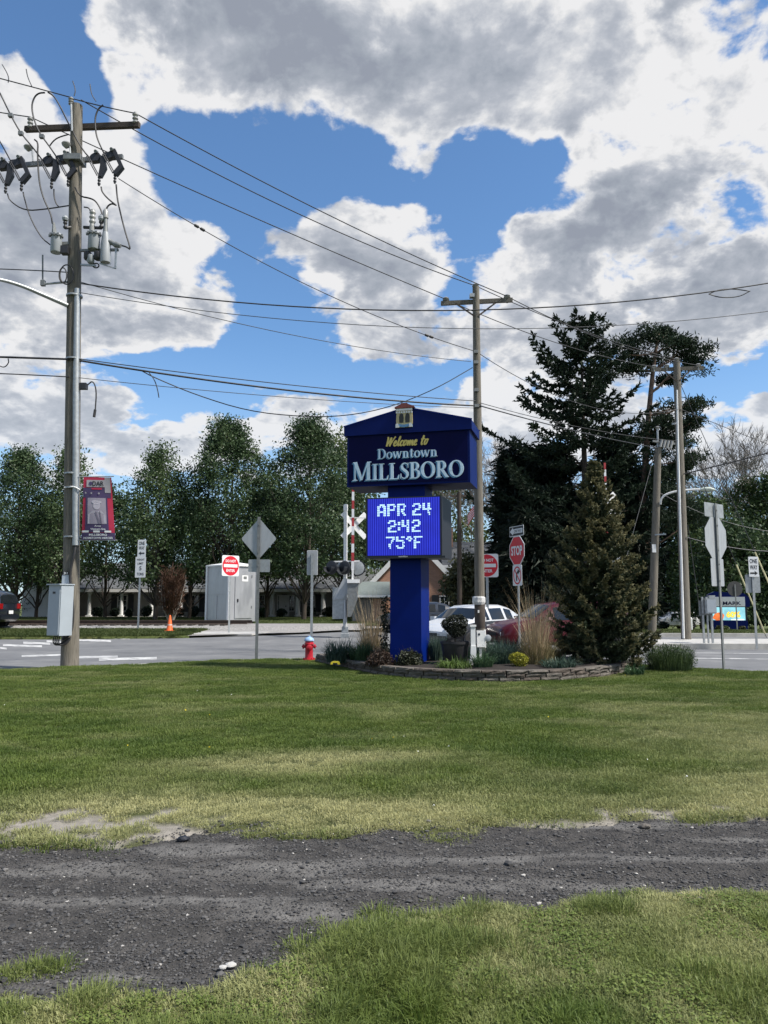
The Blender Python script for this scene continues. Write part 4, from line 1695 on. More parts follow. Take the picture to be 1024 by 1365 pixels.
def wire(name, A, B, via=None, r=.012, label='', group=None, mat='cable', sag=.3, cat='wire'):
    A, B = Vector(A), Vector(B)
    if via is not None:
        lo, hi = 0.0, 1.0
        inc = proj(B)[0] > proj(A)[0]
        for _ in range(40):
            t = (lo + hi) / 2
            if (proj(A.lerp(B, t))[0] < via[0]) == inc:
                lo = t
            else:
                hi = t
        u, v, f = proj(A.lerp(B, t))
        sag = (via[1] - v) * f / F / (4 * t * (1 - t))
    pts = []
    n = 28
    for i in range(n + 1):
        t = i / n
        p = A.lerp(B, t)
        p.z -= 4 * sag * t * (1 - t)
        pts.append(p)
    m = MB()
    m.tube(pts, r, 5)
    o = m.build(name, MT[mat], smooth=60)
    tag(o, label, cat, group)
    return o, pts


def smooth_pts(pts, it=2):
    P = [Vector(p) for p in pts]
    for _ in range(it):
        Q = [P[0]]
        for i in range(len(P) - 1):
            Q += [P[i].lerp(P[i + 1], .25), P[i].lerp(P[i + 1], .75)]
        Q.append(P[-1])
        P = Q
    return P


PY = 20.0
pb = at(93, 886.5, PY)
pb.z = -.05
pole = thing('utility_pole', 'tall near wooden utility pole on the left, crowded with switches and transformers', 'utility pole', pb, 0, 'wooden utility poles')


def pp(u, v, d=0.0):
    return at(u, v, PY + d)


def part(name, mat, fn, parent=pole, smooth=None, label=None):
    m = MB()
    fn(m)
    return m.build(name, MT[mat] if isinstance(mat, str) else mat, parent, smooth=smooth, label=label)


axis = [at(93, 886.5, PY), at(95, 800, PY), at(96.5, 600, PY), at(99, 380, PY), at(102.5, 141, PY)]
part('shaft', 'wood', lambda m: m.tube([Vector((axis[0].x, PY, -.3))] + axis, [.235, .225, .205, .195, .178, .155], 16), smooth=40)
part('crossarm', 'wood_dark', lambda m: m.beam(pp(34, 172.5, .5), pp(186, 166.5, -.1), .12, .15))
part('switch_arm', 'galv_dark', lambda m: m.beam(pp(-40, 226, .34), pp(164, 209, -.02), .09, .12))
part('arm_bracket', 'galv_dark', lambda m: m.box(pp(100, 214, -.05), (.46, .46, .16)))


def insul(u0, v0, u1, v1, r, d=0.0, mat='porcelain', parent=pole, name='insulator', ribs=3):
    a, b = pp(u0, v0, d), pp(u1, v1, d)
    m = MB()
    pts, rr = [], []
    for i in range(ribs * 4 + 1):
        pts.append(a.lerp(b, i / (ribs * 4)))
        rr.append(r if i % 4 in (1, 2) else r * .55)
    m.tube(pts, rr, 10)
    return m.build(name, MT[mat], parent, smooth=50)


insul(180.5, 165, 180.5, 150, .08, -.1)
insul(40.5, 171, 40.5, 156, .08, .45)
insul(95, 140, 95, 130, .075, -.1)
part('top_pin', 'galv', lambda m: m.tube([pp(96, 175, -.2), pp(95, 139, -.15)], .03, 8))
for (u, v, d) in ((38, 197, .1), (88.5, 193, -.22)):
    m = MB()
    c = pp(u, v, d)
    m.lathe([(.03, -.1), (.11, -.03), (.13, .02), (.10, .06), (.02, .08)], c, 12)
    m.build('arrester_cap', MT['porcelain'], pole, smooth=40)
    m = MB()
    m.tube([pp(u + 6, v + 18, d), pp(u + 5, v + 3, d), c], .02, 6)
    m.build('arrester_stem', MT['galv'], pole)

# disconnect switches hung on the arm: things of their own
s_ = .0207
sw_root = {}


def make_switch(kind, uv, label):
    o = pp(uv[0], uv[1], -.16)
    t = thing('disconnect_switch', label, 'switch', o, 0, 'disconnect switches hung on the pole arm')
    V = lambda x, y, d=0.0: Vector((x * s_, d, -y * s_))

    def prt(name, mat, fn, smooth=None, label=None):
        m = MB()
        fn(m)
        return m.build(name, MT[mat], t, local=True, smooth=smooth)
    if kind == 'A':
        prt('housing', 'polymer', lambda m: m.prism([(x * s_, -y * s_) for x, y in [(-13, 9), (-11, 4), (-4, 3), (0, -2), (4, -1), (5, 3), (3, 9), (-6, 13)]], -.03, .14))
        prt('insulator_leg', 'polymer', lambda m: m.beam(V(2, 0), V(13.6, 25), .10, .10, (0, 1, 0)))
        prt('lower_insulator', 'polymer', lambda m: m.beam(V(14, 23), V(5, 35), .12, .15, (0, 1, 0)))
    else:
        prt('housing', 'polymer', lambda m: m.prism([(x * s_, -y * s_) for x, y in [(-10, 9), (-7, 4), (-1, 0), (4, 2), (5, 8), (2, 12), (-6, 13)]], -.03, .14))
        prt('insulator_leg', 'polymer', lambda m: m.prism([(x * s_, -y * s_) for x, y in [(6, 5), (11, 8), (14, 22), (8, 35), (4, 35), (6, 20)]], -.05, .08))
    for k in (-1, 1):
        prt('blade_rod', 'polymer', lambda m: m.tube([V(-11 + 1.2 * k, 7, -.05), V(4 + 1.2 * k, 34, -.05)], .017, 6))
    m = MB()
    pts, rr = [], []
    for i in range(13):
        pts.append(V(5, 34).lerp(V(5, 47), i / 12))
        rr.append(.045 if i % 4 in (1, 2) else .028)
    m.tube(pts, rr, 8)
    m.build('terminal', MT['polymer'], t, local=True, smooth=50)
    m = MB()
    m.lathe([(.045, -.02), (.045, .1)], V(0, 1, -.08), 10, Matrix.Rotation(R(-70), 3, 'X'))
    m.build('hook_ring', MT['galv_dark'], t, local=True)
    return t


make_switch('V', (129, 203), 'black disconnect switch just right of the near pole')
make_switch('A', (150, 200), 'black disconnect switch at the right end of the pole arm')
make_switch('A', (88, 204), 'black disconnect switch touching the left side of the near pole')
make_switch('V', (66, 207), 'black disconnect switch second to the left from the near pole')
make_switch('A', (26, 210), 'black disconnect switch below the small round cap, left arm')
make_switch('V', (5, 213), 'black disconnect switch cut by the left picture edge')

CABLES = [
    [(-30, 70), (0, 123.5), (14.5, 154), (28, 178), (43.5, 196), (57, 214)],
    [(-30, 140), (0, 188), (14, 214)],
    [(60, 123.5), (52, 124), (46, 129), (42, 141), (45, 159), (53, 178), (66, 195), (76, 210)],
    [(64, 123), (71, 127), (79, 139), (92, 166), (109.5, 199), (121, 212)],
    [(137.6, 140), (131, 145), (127, 156), (127, 168), (129, 183.5), (138, 203)],
    [(66, 195), (71, 188), (78, 183), (92, 179)],
    [(155, 246), (156, 260), (158, 272.5), (166, 306), (175, 334), (169, 329), (161, 327)],
    [(135, 249), (136, 256), (145, 266), (157, 275), (150, 271), (144, 274), (141, 281)],
    [(72, 252), (72, 262), (75, 272), (79, 276)],
    [(31, 256), (32, 262), (40, 290), (55, 317), (68, 327)],
    [(10, 258), (13, 268), (33, 281), (60, 279), (92, 274)],
    [(46, 186), (51, 190), (50, 205), (52, 242), (58, 265), (68, 285), (70, 298)],
    [(100, 250), (107, 262), (120, 264), (128, 268), (135, 280), (138, 292)],
    [(112, 276), (119, 277), (121, 283)],
]
for c in CABLES:
    P = smooth_pts([pp(u, v, -.2) for u, v in c])
    m = MB()
    m.tube(P, .022 if len(c) > 5 else .018, 6)
    m.build('jumper_cable', MT['cable'], pole, smooth=60)
for (u, v) in ((14.5, 154), (28, 178), (56, 182)):
    part('cable_clamp', 'galv_dark', lambda m: m.box(pp(u, v, -.2), (.12, .1, .1)))
for c in ([(3, 86), (9, 96), (12, 104), (11, 110)], [(35, 92), (37, 103), (43, 116)], [(97, 108), (101, 120), (99, 128)], [(120, 112), (122, 126), (128, 135)]):
    part('bird_whisker', 'cable_grey', lambda m: m.tube(smooth_pts([pp(u, v, -.1) for u, v in c]), .014, 6))


# cans and bushings
def can(u, v0, v1, wpx, d, label):
    c0 = pp(u, v1, d)
    h = pp(u, v0, d).z - c0.z
    r = wpx / 2 * s_
    t = thing('transformer', label, 'transformer', c0, 0, 'grey transformer cans on the pole')
    m = MB()
    m.lathe([(r * .86, -.02), (r * .93, 0), (r * .93, h * .8), (r * .95, h * .86)], (0, 0, 0), 18)
    m.build('tank', MT['tank'], t, local=True, smooth=40)
    m = MB()
    m.lathe([(r * 1.12, h * .86), (r * 1.15, h * .9), (r * 1.1, h * .95), (r * .6, h * 1.0)], (0, 0, 0), 18)
    ld = m.build('lid', MT['tank'], t, local=True, smooth=40)
    for k in range(5):
        a = R(200 + 35 * k)
        m = MB()
        m.box((r * 1.1 * math.cos(a), r * 1.1 * math.sin(a), h * .86), (.05, .05, .07))
        m.build('lid_clamp', MT['galv_dark'], ld, local=True)
    return t, h, r


t, h, r = can(74.5, 312, 336, 15, -.25, 'small grey transformer can left of the near pole')
m = MB()
m.tube([(-.07, 0, h), (-.08, 0, h + .15), (-.1, 0, h + .32)], [.07, .055, .03], 8)
m.build('bushing', MT['galv_dark'], t, local=True, smooth=40)
t, h, r = can(125, 310, 332, 16, -.3, 'grey transformer can right of the near pole')
m = MB()
pts, rr = [], []
for i in range(21):
    pts.append(Vector((-.07, 0, h + i * .032)))
    rr.append((.085 if i % 4 in (1, 2) else .06) if i > 6 else .07)
m.tube(pts, rr, 10)
m.build('bushing', MT['porcelain'], t, local=True, smooth=50)
insul(87, 305, 87, 288, .055, -.25, 'polymer', name='arrester')
part('arrester_head', 'tank', lambda m: m.lathe([(.07, 0), (.09, .06), (.06, .12)], pp(87, 294, -.25), 10))
insul(135, 305, 135, 286, .06, -.3, 'polymer', name='arrester')
part('arrester_head', 'tank', lambda m: m.lathe([(.06, 0), (.09, .05), (.09, .12), (.04, .18)], pp(135.5, 295, -.3), 10))
part('arrester_arm', 'polymer', lambda m: m.tube([pp(112, 303, -.2), pp(135, 304, -.3)], .045, 8))
part('arrester_arm', 'polymer', lambda m: m.tube([pp(87, 304, -.25), pp(97, 303, -.1)], .04, 8))
# recloser: tall bushing, body, side bushing
t = thing('recloser', 'pale grey recloser with two cable bushings, on the bracket right of the near pole', 'recloser', pp(142, 334, -.3))
for name, mat, pts, rad in (
        ('body', 'tank', [(140.5, 350), (140.5, 345), (141, 326), (141, 310)], [.13, .14, .13, .08]),
        ('neck', 'galv_dark', [(140.5, 312), (141, 300), (141, 291)], [.07, .055, .05]),
        ('top_bushing', 'porcelain', [(141, 292), (141, 291), (141, 282), (141, 279)], [.05, .075, .075, .04]),
        ('side_bushing', 'galv_dark', [(146, 322), (152, 325), (154, 326), (161, 328)], [.08, .06, .085, .06])):
    m = MB()
    m.tube([pp(u, v, -.3) for u, v in pts], rad, 12)
    m.build(name, MT[mat], t, smooth=40)
for i, (u, v, r_) in enumerate(((117, 341, .10), (121, 345, .10), (131, 341, .11))):
    part('control_unit', 'tank' if i == 1 else 'polymer', lambda m: m.lathe([(r_ * .7, -.12), (r_, -.08), (r_, .08), (r_ * .6, .12)], pp(u, v, -.3), 12), smooth=40)
part('gear_bracket', 'galv_dark', lambda m: m.beam(pp(108, 334, -.25), pp(158, 333, -.25), .07, .06))
part('gear_bracket', 'galv_dark', lambda m: m.beam(pp(82, 325, -.1), pp(100, 324, -.1), .07, .08))
part('gear_bracket', 'galv', lambda m: m.beam(pp(108, 353, -.25), pp(128, 354, -.25), .05, .05))
part('bracket_post', 'galv', lambda m: m.beam(pp(146.5, 332, -.28), pp(147, 352, -.28), .04, .04, (0, 1, 0)))
part('bracket_post', 'galv', lambda m: m.beam(pp(155, 332, -.28), pp(154, 358, -.28), .05, .05, (0, 1, 0)))
part('bracket_strut', 'galv', lambda m: m.beam(pp(154, 358, -.28), pp(133, 351, -.28), .03, .03))
part('cutout_box', 'polymer', lambda m: m.box(pp(87, 334, -.2), (.2, .2, .2)))
for (cu, cv, ru, rv) in ((84, 367, 5, 10), (89, 366, 9, 13), (128, 354, 4, 3)):
    part('cable_coil', 'cable', lambda m: m.tube([pp(cu + ru * math.cos(a), cv + rv * math.sin(a), -.24) for a in np.linspace(.3, 6.6, 26)], .017, 6), smooth=60)
# antenna, lamp arm, riser conduit, straps
part('antenna_rod', 'galv_dark', lambda m: m.tube([pp(57, 375, -.1), pp(57, 340, -.1)], .022, 8))
part('antenna_base', 'galv_dark', lambda m: m.box(pp(57.5, 377.5, -.1), (.11, .1, .15)))
part('antenna_arm', 'galv', lambda m: m.tube([pp(60, 378.5, -.1), pp(90, 376, -.1)], .032, 8))
lamp = thing('street_lamp_arm', 'tapered grey street lamp arm reaching left off the near pole', 'street lamp', pp(90, 406, -.2))
m = MB()
P = smooth_pts([pp(90, 407, -.15), pp(62, 395, -.5), (pp(30, 381, -.9)), pp(0, 372, -1.3), pp(-40, 368, -1.8)])
m.tube(P, [.064 - .03 * i / len(P) for i in range(len(P))], 10)
m.build('arm', MT['galv'], lamp, smooth=60)
m = MB()
m.lathe([(.02, .1), (.12, .06), (.2, -.02), (.16, -.08), (.05, -.1)], pp(-48, 369, -1.9), 14)
m.build('lamp_head', MT['galv'], lamp, smooth=40)
con = part('riser_conduit', 'galv', lambda m: m.tube([at(103, 385, PY - .14), at(101.5, 520, PY - .16), at(101, 727, PY - .19)], [.075, .085, .085], 10), smooth=40)
for v in (396, 480, 632, 651, 716):
    m = MB()
    ax = at(99.5 - (v - 400) / 300 * 2.2, v, PY)
    m.lathe([(.205, -.02), (.213, -.02), (.213, .02), (.205, .02)], ax + Vector((.02, -.06, 0)), 18)
    m.build('strap', MT['galv'], pole)
part('riser_cable', 'cable', lambda m: m.tube(smooth_pts([pp(101, 726, -.2), pp(99, 740, -.26), pp(92.5, 765, -.26), pp(96, 790, -.26), pp(98, 820, -.26), pp(95, 845, -.26), pp(84, 852, -.2)]), .035, 8), smooth=60)
part('junction_box', 'polymer', lambda m: m.box(pp(111, 515, -.1), (.2, .16, .16)))
part('junction_lead', 'cable', lambda m: m.tube(smooth_pts([pp(117, 513, -.1), pp(124, 507, -.1), pp(129, 520, -.1), pp(127, 548, -.1)]), .018, 6))
part('lead_plug', 'cable', lambda m: m.tube([pp(127, 546, -.1), pp(125.5, 556, -.1)], .035, 6))
tagp = part('number_tag', 'black_ref', lambda m: m.box(pp(87.5, 764, -.245), (.15, .015, .09)))
m = MB()
add_text(m, '31', 0, 0, .06, .10, 0, Matrix.Translation(pp(87.5, 764, -.256)))
m.build('tag_number', MT['white_ref'], tagp)
part('backing_plate', 'cab', lambda m: m.box(pp(88, 773, -.235), (.20, .02, .26)))

# traffic control cabinet on the pole
cp = pp(79, 847, -.40)
cabt = thing('control_cabinet', 'grey metal control cabinet strapped to the near wooden pole', 'cabinet', cp, R(-32))
hc = pp(79, 780, -.4).z - cp.z
m = MB()
m.box((0, 0, hc / 2), (.50, .36, hc))
m.build('case', MT['cab'], cabt, local=True)
m = MB()
m.prism(rrect(.45, hc - .14, .015, 2, 0, hc / 2 - .05), -.2, -.178)
dr = m.build('door', MT['cab'], cabt, local=True)
m = MB()
m.box((-.26, -.10, hc * .54), (.03, .05, .10))
m.build('handle', MT['chrome'], dr, local=True)
m = MB()
m.box((0, -.205, hc - .19), (.10, .01, .05))
m.build('name_plate', MT['black'], dr, local=True)
m = MB()
m.box((0, -.03, hc + .015), (.54, .44, .03))
m.build('lid', MT['cab'], cabt, local=True)
for k in range(4):
    m = MB()
    x = -.12 + k * .075
    m.tube(smooth_pts([(x, -.05, 0), (x - .02, -.08, -.18), (x + .04, .0, -.26), (x + .12, .1, -.18), (.2, .2, -.05)]), .018, 6)
    m.build('cable_loop', MT['cable'], cabt, local=True, smooth=60)

# town banner on the pole
BY = 19.75
bn = thing('pole_banner', 'red and purple vertical banner hanging beside the near wooden pole', 'banner', at(109, 720, BY))


def bquad(u0, u1, v0, v1, off, name, mat, n=6, parent=None, poly=None):
    """cloth piece laid on the waving banner; u, v run 0..1 over the cloth"""
    vs, fs = [], []
    for j in range(n + 1):
        for i in range(n + 1):
            a, b_ = u0 + (u1 - u0) * i / n, v0 + (v1 - v0) * j / n
            vs.append(bpt(a, b_, off))
    for j in range(n):
        for i in range(n):
            k = j * (n + 1) + i
            fs.append((k, k + 1, k + n + 2, k + n + 1))
    m = MB()
    m.add(vs, fs)
    return m.build(name, mat, parent or bn, smooth=60)


def bpt(a, b_, off=0.0):
    top = at(111.5 + 37 * a, 636 + .5 * a, BY - .1 * a)
    bot = at(108.5 + 45.5 * a, 719.5, BY - .1 * a)
    p = top.lerp(bot, b_)
    bulge = .10 * math.sin(math.pi * b_) * (.4 + .6 * a) * math.cos(2.2 * a)
    return p + Vector((.05 * math.sin(b_ * 3.1) * (a - .5) * -1, -bulge - off, 0))


Bm = lambda n_, c_: pm(n_, c_, .7, var=.1, scale=6)
MT['bn_red'], MT['bn_purple'], MT['bn_grey'], MT['bn_pic'] = Bm('banner_red', (.42, .02, .06)), Bm('banner_purple', (.06, .04, .11)), Bm('banner_grey', (.36, .34, .36)), Bm('banner_portrait', (.30, .27, .33))
MT['bn_pic2'], MT['bn_pic3'], MT['bn_dkred'] = Bm('portrait_light', (.44, .41, .47)), Bm('portrait_dark', (.17, .15, .20)), Bm('banner_dark_red', (.2, .012, .035))
bquad(0, 1, 0, 1, 0, 'cloth', MT['bn_red'], 10)
bquad(.10, .83, .31, .88, .006, 'purple_field', MT['bn_purple'])
bquad(0, 1, .89, 1, .006, 'purple_band', MT['bn_purple'])
bquad(.0, .95, .17, .33, .004, 'purple_band', MT['bn_purple'])
bquad(.76, .96, .0, .25, .008, 'grey_star_field', MT['bn_grey'])
bquad(.12, .78, .045, .16, .010, 'logo_plate', MT['bn_grey'])
bquad(.3, .66, .175, .2, .010, 'red_tab', MT['bn_red'])
pic = bquad(.17, .78, .335, .75, .010, 'portrait', MT['bn_pic'], 8)


def bpoly(pts, off, name, mat, parent=None):
    m = MB()
    m.add([bpt(a, b_, off) for a, b_ in pts], [tuple(range(len(pts)))])
    return m.build(name, mat, parent or bn)


bpoly([(.48 + .17 * math.cos(t), .40 + .035 * math.sin(t)) for t in np.linspace(0, 2 * math.pi, 16)[:-1]], .016, 'portrait_cap', MT['bn_pic2'], pic)
bpoly([(.48 + .12 * math.cos(t), .46 + .06 * math.sin(t)) for t in np.linspace(0, 2 * math.pi, 16)[:-1]], .0145, 'portrait_face', MT['bn_pic2'], pic)
bpoly([(.19, .745), (.20, .60), (.36, .535), (.50, .56), (.62, .535), (.74, .60), (.77, .745)], .0135, 'portrait_shoulders', MT['bn_pic2'], pic)
bpoly([(.42, .56), (.46, .55), (.60, .745), (.54, .745)], .0165, 'portrait_lapel', MT['bn_pic3'], pic)
bpoly([(.56, .55), (.59, .55), (.64, .745), (.61, .745)], .0165, 'portrait_lapel', MT['bn_pic3'], pic)


def btext(body, a, b_, wa, hb, off, mat, name='lettering'):
    vs, fs = textmesh(body, 1.0, 1.0, .025)
    m = MB()
    m.add([bpt(a + v[0] * wa, b_ - v[2] * hb, off) for v in vs], fs)
    return m.build(name, MT[mat], bn)


btext('DAR', .53, .103, .40, .075, .017, 'black_ref')
bpoly([(.2, .09), (.27, .07), (.34, .09), (.34, .11), (.27, .14), (.22, .12)], .017, 'logo_emblem', MT['bn_purple'])
btext('Army', .5, .785, .2, .028, .016, 'white_ref')
btext('Vietnam Era', .5, .83, .46, .028, .016, 'white_ref')
for a in (.12, .46, .8):
    bquad(a - .10, a + .10, .855, .885, .017, 'white_stripe', MT['white_ref'], 2)
btext('MILLSBORO', .5, .922, .54, .035, .016, 'white_ref')
btext('HOMETOWN HEROES', .5, .972, .86, .032, .016, 'white_ref')
for a in ((.1, .255), (.3, .26), (.56, .262)):
    bpoly([(a[0] + .045 * math.cos(t) * (1 if i % 2 else .45), a[1] + .022 * math.sin(t) * (1 if i % 2 else .45)) for i, t in enumerate(np.linspace(0, 2 * math.pi, 11)[:-1])], .016, 'star', MT['bn_grey'])
m = MB()
m.tube([at(98, 636, PY - .2), at(152, 635, BY - .1)], .014, 6)
m.build('banner_rod', MT['galv'], bn)
m = MB()
m.tube([at(98, 720, PY - .2), at(156, 720, BY - .1)], .014, 6)
m.build('banner_rod', MT['galv'], bn)
m = MB()
m.tube(smooth_pts([at(86, 650, PY - .2), at(98, 648, PY - .28), at(107, 653, BY)]), .02, 6)
m.build('banner_rope', MT['white'], bn)


# the plainer poles further off
def plain_pole(top, bot, Y, r0, r1, label):
    b0 = placed(bot[0], bot[1], Y, None)
    b0.z = Hs(b0.x, b0.y) - .08
    t = thing('utility_pole', label, 'utility pole', b0, 0, 'wooden utility poles')
    a, b_ = at(*top, Y), at(*bot, Y)
    m = MB()
    m.tube([Vector((b_.x, Y, b0.z - .2))] + [b_.lerp(a, k / 6) for k in range(7)], [r1] + [r1 + (r0 - r1) * k / 6 for k in range(7)], 14)
    m.build('shaft', MT['wood'], t, smooth=40)
    return t


P2Y, P3Y, P4Y = 25.0, 33.0, 40.0
p2 = plain_pole((634.5, 383), (640.5, 868), P2Y, .115, .17, 'wooden utility pole with one crossarm, standing just behind the blue sign')
m = MB()
m.beam(at(588, 404.5, P2Y + .35), at(683.5, 400, P2Y - .15), .1, .14)
m.build('crossarm', MT['wood'], p2)
for a, b_ in (((607, 404), (632, 421)), ((663, 402), (639, 420))):
    m = MB()
    m.beam(at(*a, P2Y - .05), at(*b_, P2Y - .12), .03, .05)
    m.build('brace', MT['wood_dark'], p2)


def pin_insulator(u, v, Y, par, tall=9):
    m = MB()
    c = at(u, v, Y)
    k = Y / F
    m.lathe([(.03, -tall * k), (.03, -.08), (.09, -.06), (.12, -.02), (.07, .0), (.11, .03), (.06, .07)], c, 12)
    return m.build('insulator', MT['porcelain'], par, smooth=40)


for u, v, d in ((594.5, 399, .35), (634, 381, 0), (676, 395.5, -.1)):
    pin_insulator(u, v, P2Y + d, p2)
m = MB()
m.box(at(629, 372, P2Y - 0) + Vector((0, 0, -.6)), (.16, .2, .12))
m.build('pole_cap_bracket', MT['galv'], p2)
for v in (469, 483, 520, 541):
    m = MB()
    m.box(at(633.5 + (v - 383) * .012, v, P2Y - .16), (.14, .12, .10))
    m.build('wire_clamp', MT['galv_dark'], p2)
m = MB()
m.lathe([(.165, 0), (.172, .02), (.172, .82), (.165, .84)], at(640, 838, P2Y), 16)
m.build('dark_wrap', pm('dark_wrap', (.06, .048, .04), .85, var=.3, scale=9), p2, smooth=40)
m = MB()
m.lathe([(.19, 0), (.215, .08), (.21, .22), (.18, .27)], at(638.5, 806, P2Y), 10)
m.build('plastic_cover', pm('crumpled_white_plastic', (.58, .58, .57), .6, var=.3, scale=9, bump=.8), p2)
m = MB()
m.box(at(638, 815, P2Y - .19), (.05, .03, .09))
m.build('small_tag', MT['white'], p2)

p3 = plain_pole((902, 482), (915, 853), P3Y, .15, .21, 'wooden utility pole with crossarm and pale conduit, on the sidewalk right of the spruce')
m = MB()
m.beam(at(868, 493, P3Y + .3), at(938, 490.5, P3Y - .2), .11, .15)
m.build('crossarm', MT['wood'], p3)
for a, b_ in (((885, 494), (902, 508)), ((922, 492), (906, 507))):
    m = MB()
    m.beam(at(*a, P3Y - .1), at(*b_, P3Y - .15), .03, .05)
    m.build('brace', MT['wood_dark'], p3)
for u, v, d in ((872, 489, .2), (889, 488, .1), (902, 479, 0), (931, 487, -.2)):
    pin_insulator(u, v, P3Y + d, p3, 7)
m = MB()
m.tube([at(902.5, 520, P3Y - .2), at(904, 600, P3Y - .22), at(911.5, 851, P3Y - .24)], [.04, .05, .05], 8)
m.build('conduit', MT['white'], p3, smooth=40)
m = MB()
m.beam(at(896, 565, P3Y - .1), at(906, 564, P3Y - .1), .06, .08)
m.build('wire_bracket', MT['galv'], p3)

p4 = plain_pole((877.5, 597), (869, 846), P4Y, .17, .22, 'shorter wooden utility pole with a street lamp, between the spruce and the sidewalk pole')
for i in range(4):
    insul_c = at(880 + i * 4.5, 592 + i * .8, P4Y - .2)
    m = MB()
    m.tube([insul_c + Vector((.12, 0, .25)), insul_c + Vector((0, 0, -.15))], [.07, .07], 8)
    m.build('insulator', MT['porcelain'], p4, smooth=40)
m = MB()
m.beam(at(870, 588, P4Y - .1), at(902, 592, P4Y - .1), .1, .1)
m.build('crossarm', MT['galv_dark'], p4)
m = MB()
m.tube([at(877, 597, P4Y), at(876.5, 572, P4Y)], .05, 8)
m.build('top_pin', MT['galv'], p4)
pin_insulator(876.5, 570, P4Y, p4, 4)
m = MB()
m.box(at(872, 731, P4Y - .2), (.19, .05, .42))
m.build('notice_plate', MT['white'], p4)
m = MB()
m.beam(at(873, 713, P4Y - .2), at(888, 712, P4Y - .4), .09, .07)
m.build('side_bracket', MT['galv'], p4)
l4 = thing('street_lamp_arm', 'curved pale street lamp arm reaching right from the shorter pole', 'street lamp', at(880, 672, P4Y))
m = MB()
m.tube(smooth_pts([at(880.5, 672, P4Y - .15), at(881.5, 664, P4Y - .3), at(889, 658, P4Y - .4), at(905, 654, P4Y - .6), at(925, 652.5, P4Y - .8), at(938, 652.5, P4Y - .9)]), .055, 8)
m.build('arm', MT['white'], l4, smooth=60)
m = MB()
m.tube([at(934, 652.5, P4Y - .9), at(938, 652, P4Y - .9), at(946, 652, P4Y - 1), at(953, 653, P4Y - 1)], [.06, .1, .12, .05], 10)
m.build('lamp_head', pm('lamp_head_green_grey', (.42, .47, .42), .4), l4, smooth=50)

# wires
Gh = 'high voltage wires along the top of the poles'
Gl = 'wires running along the poles at mid height'
wire('power_line', pp(-120, 74, -.6), pp(95, 130, -.1), (0, 104.5), .016, 'top power line coming in from the left to the near pole tip', Gh)
wire('power_line', pp(95, 131, -.1), pp(180.5, 151, -.1), (140, 142.5), .016, 'short power line from near pole tip to the right end of its crossarm', Gh)
wire('power_line', pp(-120, 125, .9), pp(40.5, 156, .45), (0, 150), .016, 'power line coming in from the left to the left crossarm insulator', Gh)
wire('power_line', pp(180.5, 151, -.1), at(676, 395, P2Y - .1), (430, 283), .016, 'uppermost power line from the near crossarm to the second pole', Gh)
wire('power_line', pp(108, 133, -.1), at(634, 381, P2Y), (340, 258), .016, 'middle power line from the near pole tip to the second pole tip', Gh)
wire('power_line', pp(40.5, 156, .45), at(594.5, 399, P2Y + .35), (300, 273), .016, 'power line from left crossarm insulator to the left arm of the second pole', Gh)
wire('power_line', at(676, 395, P2Y - .1), at(931, 487, P3Y - .2), (800, 452), .015, 'power line from right arm of the second pole to the third pole', Gh)
wire('power_line', at(634, 381, P2Y), at(902, 479, P3Y), (760, 435), .015, 'power line from second pole tip to third pole tip', Gh)
wire('power_line', at(594.5, 399, P2Y + .35), at(872, 489, P3Y + .2), (720, 450), .015, 'power line from left arm of the second pole to the third pole', Gh)
nw_, nwp = wire('neutral_wire', pp(158, 238, .2), at(632.5, 468, P2Y - .15), (400, 376), .013, 'neutral wire with dark connectors running down to the second pole', Gl)
for tq in ((270, 308), (262, 303), (575, 450), (569, 447)):
    bp_ = min(nwp, key=lambda p: abs(proj(p)[0] - tq[0]))
    i = nwp.index(bp_)
    a, b_ = nwp[max(i - 1, 0)], nwp[min(i + 1, len(nwp) - 1)]
    lo, hi = (a, b_)
    f_ = (tq[0] - proj(a)[0]) / (proj(b_)[0] - proj(a)[0])
    c = a.lerp(b_, f_)
    dd = (b_ - a).normalized()
    m = MB()
    m.tube([c - dd * .08, c - dd * .05, c + dd * .05, c + dd * .08], [.015, .045, .045, .015], 8)
    m.build('connector', MT['cable'], nw_)
wire('neutral_wire', at(635.5, 469, P2Y - .15), at(905, 545, P3Y - .2), (760, 535), .012, 'neutral wire from the second pole to the third pole', Gl)
nE = wire('cable', pp(108, 378, -.2), at(1190, 345, 21), (560, 416), .019, 'long black cable sagging right across the sky below the second crossarm', Gl)[0]
m = MB()
m.tube(smooth_pts([at(945, 392, 20.8), at(958, 386, 20.8), at(978, 385, 20.8), at(998, 388, 20.8)]), .014, 6)
m.tube(smooth_pts([at(945, 392, 20.79), at(960, 397, 20.79), at(985, 396, 20.79), at(1000, 388, 20.79)]), .014, 6)
m.build('cable_loop', MT['cable'], nE)
wire('cable', pp(106, 390, -.2), at(1190, 388, 22), (560, 438.5), .011, 'thin grey cable sagging across the sky just below the long black cable', Gl, 'cable_grey')
wire('cable', pp(108, 376, -.2), at(628, 482, P2Y - .15), (320, 432), .011, 'thin grey cable falling from the near pole to the second pole', Gl, 'cable_grey')
wire('cable', pp(-150, 357, .2), pp(90, 363, -.2), (0, 358.5), .015, 'black cable entering from the left below the transformers', Gl)
_, hb = wire('cable', pp(96, 479, -.22), at(634, 541, P2Y - .15), (330, 514), .028, 'thick black cable bundle from the near pole to the second pole', Gl)
wire('cable', pp(96, 477, -.24), at(634, 534.5, P2Y - .15), (330, 507), .014, 'thin black cable just above the thick bundle', Gl)
wire('cable', pp(-150, 472, .3), pp(92, 479, -.22), (0, 476), .03, 'thick black cable bundle entering from the left', Gl)
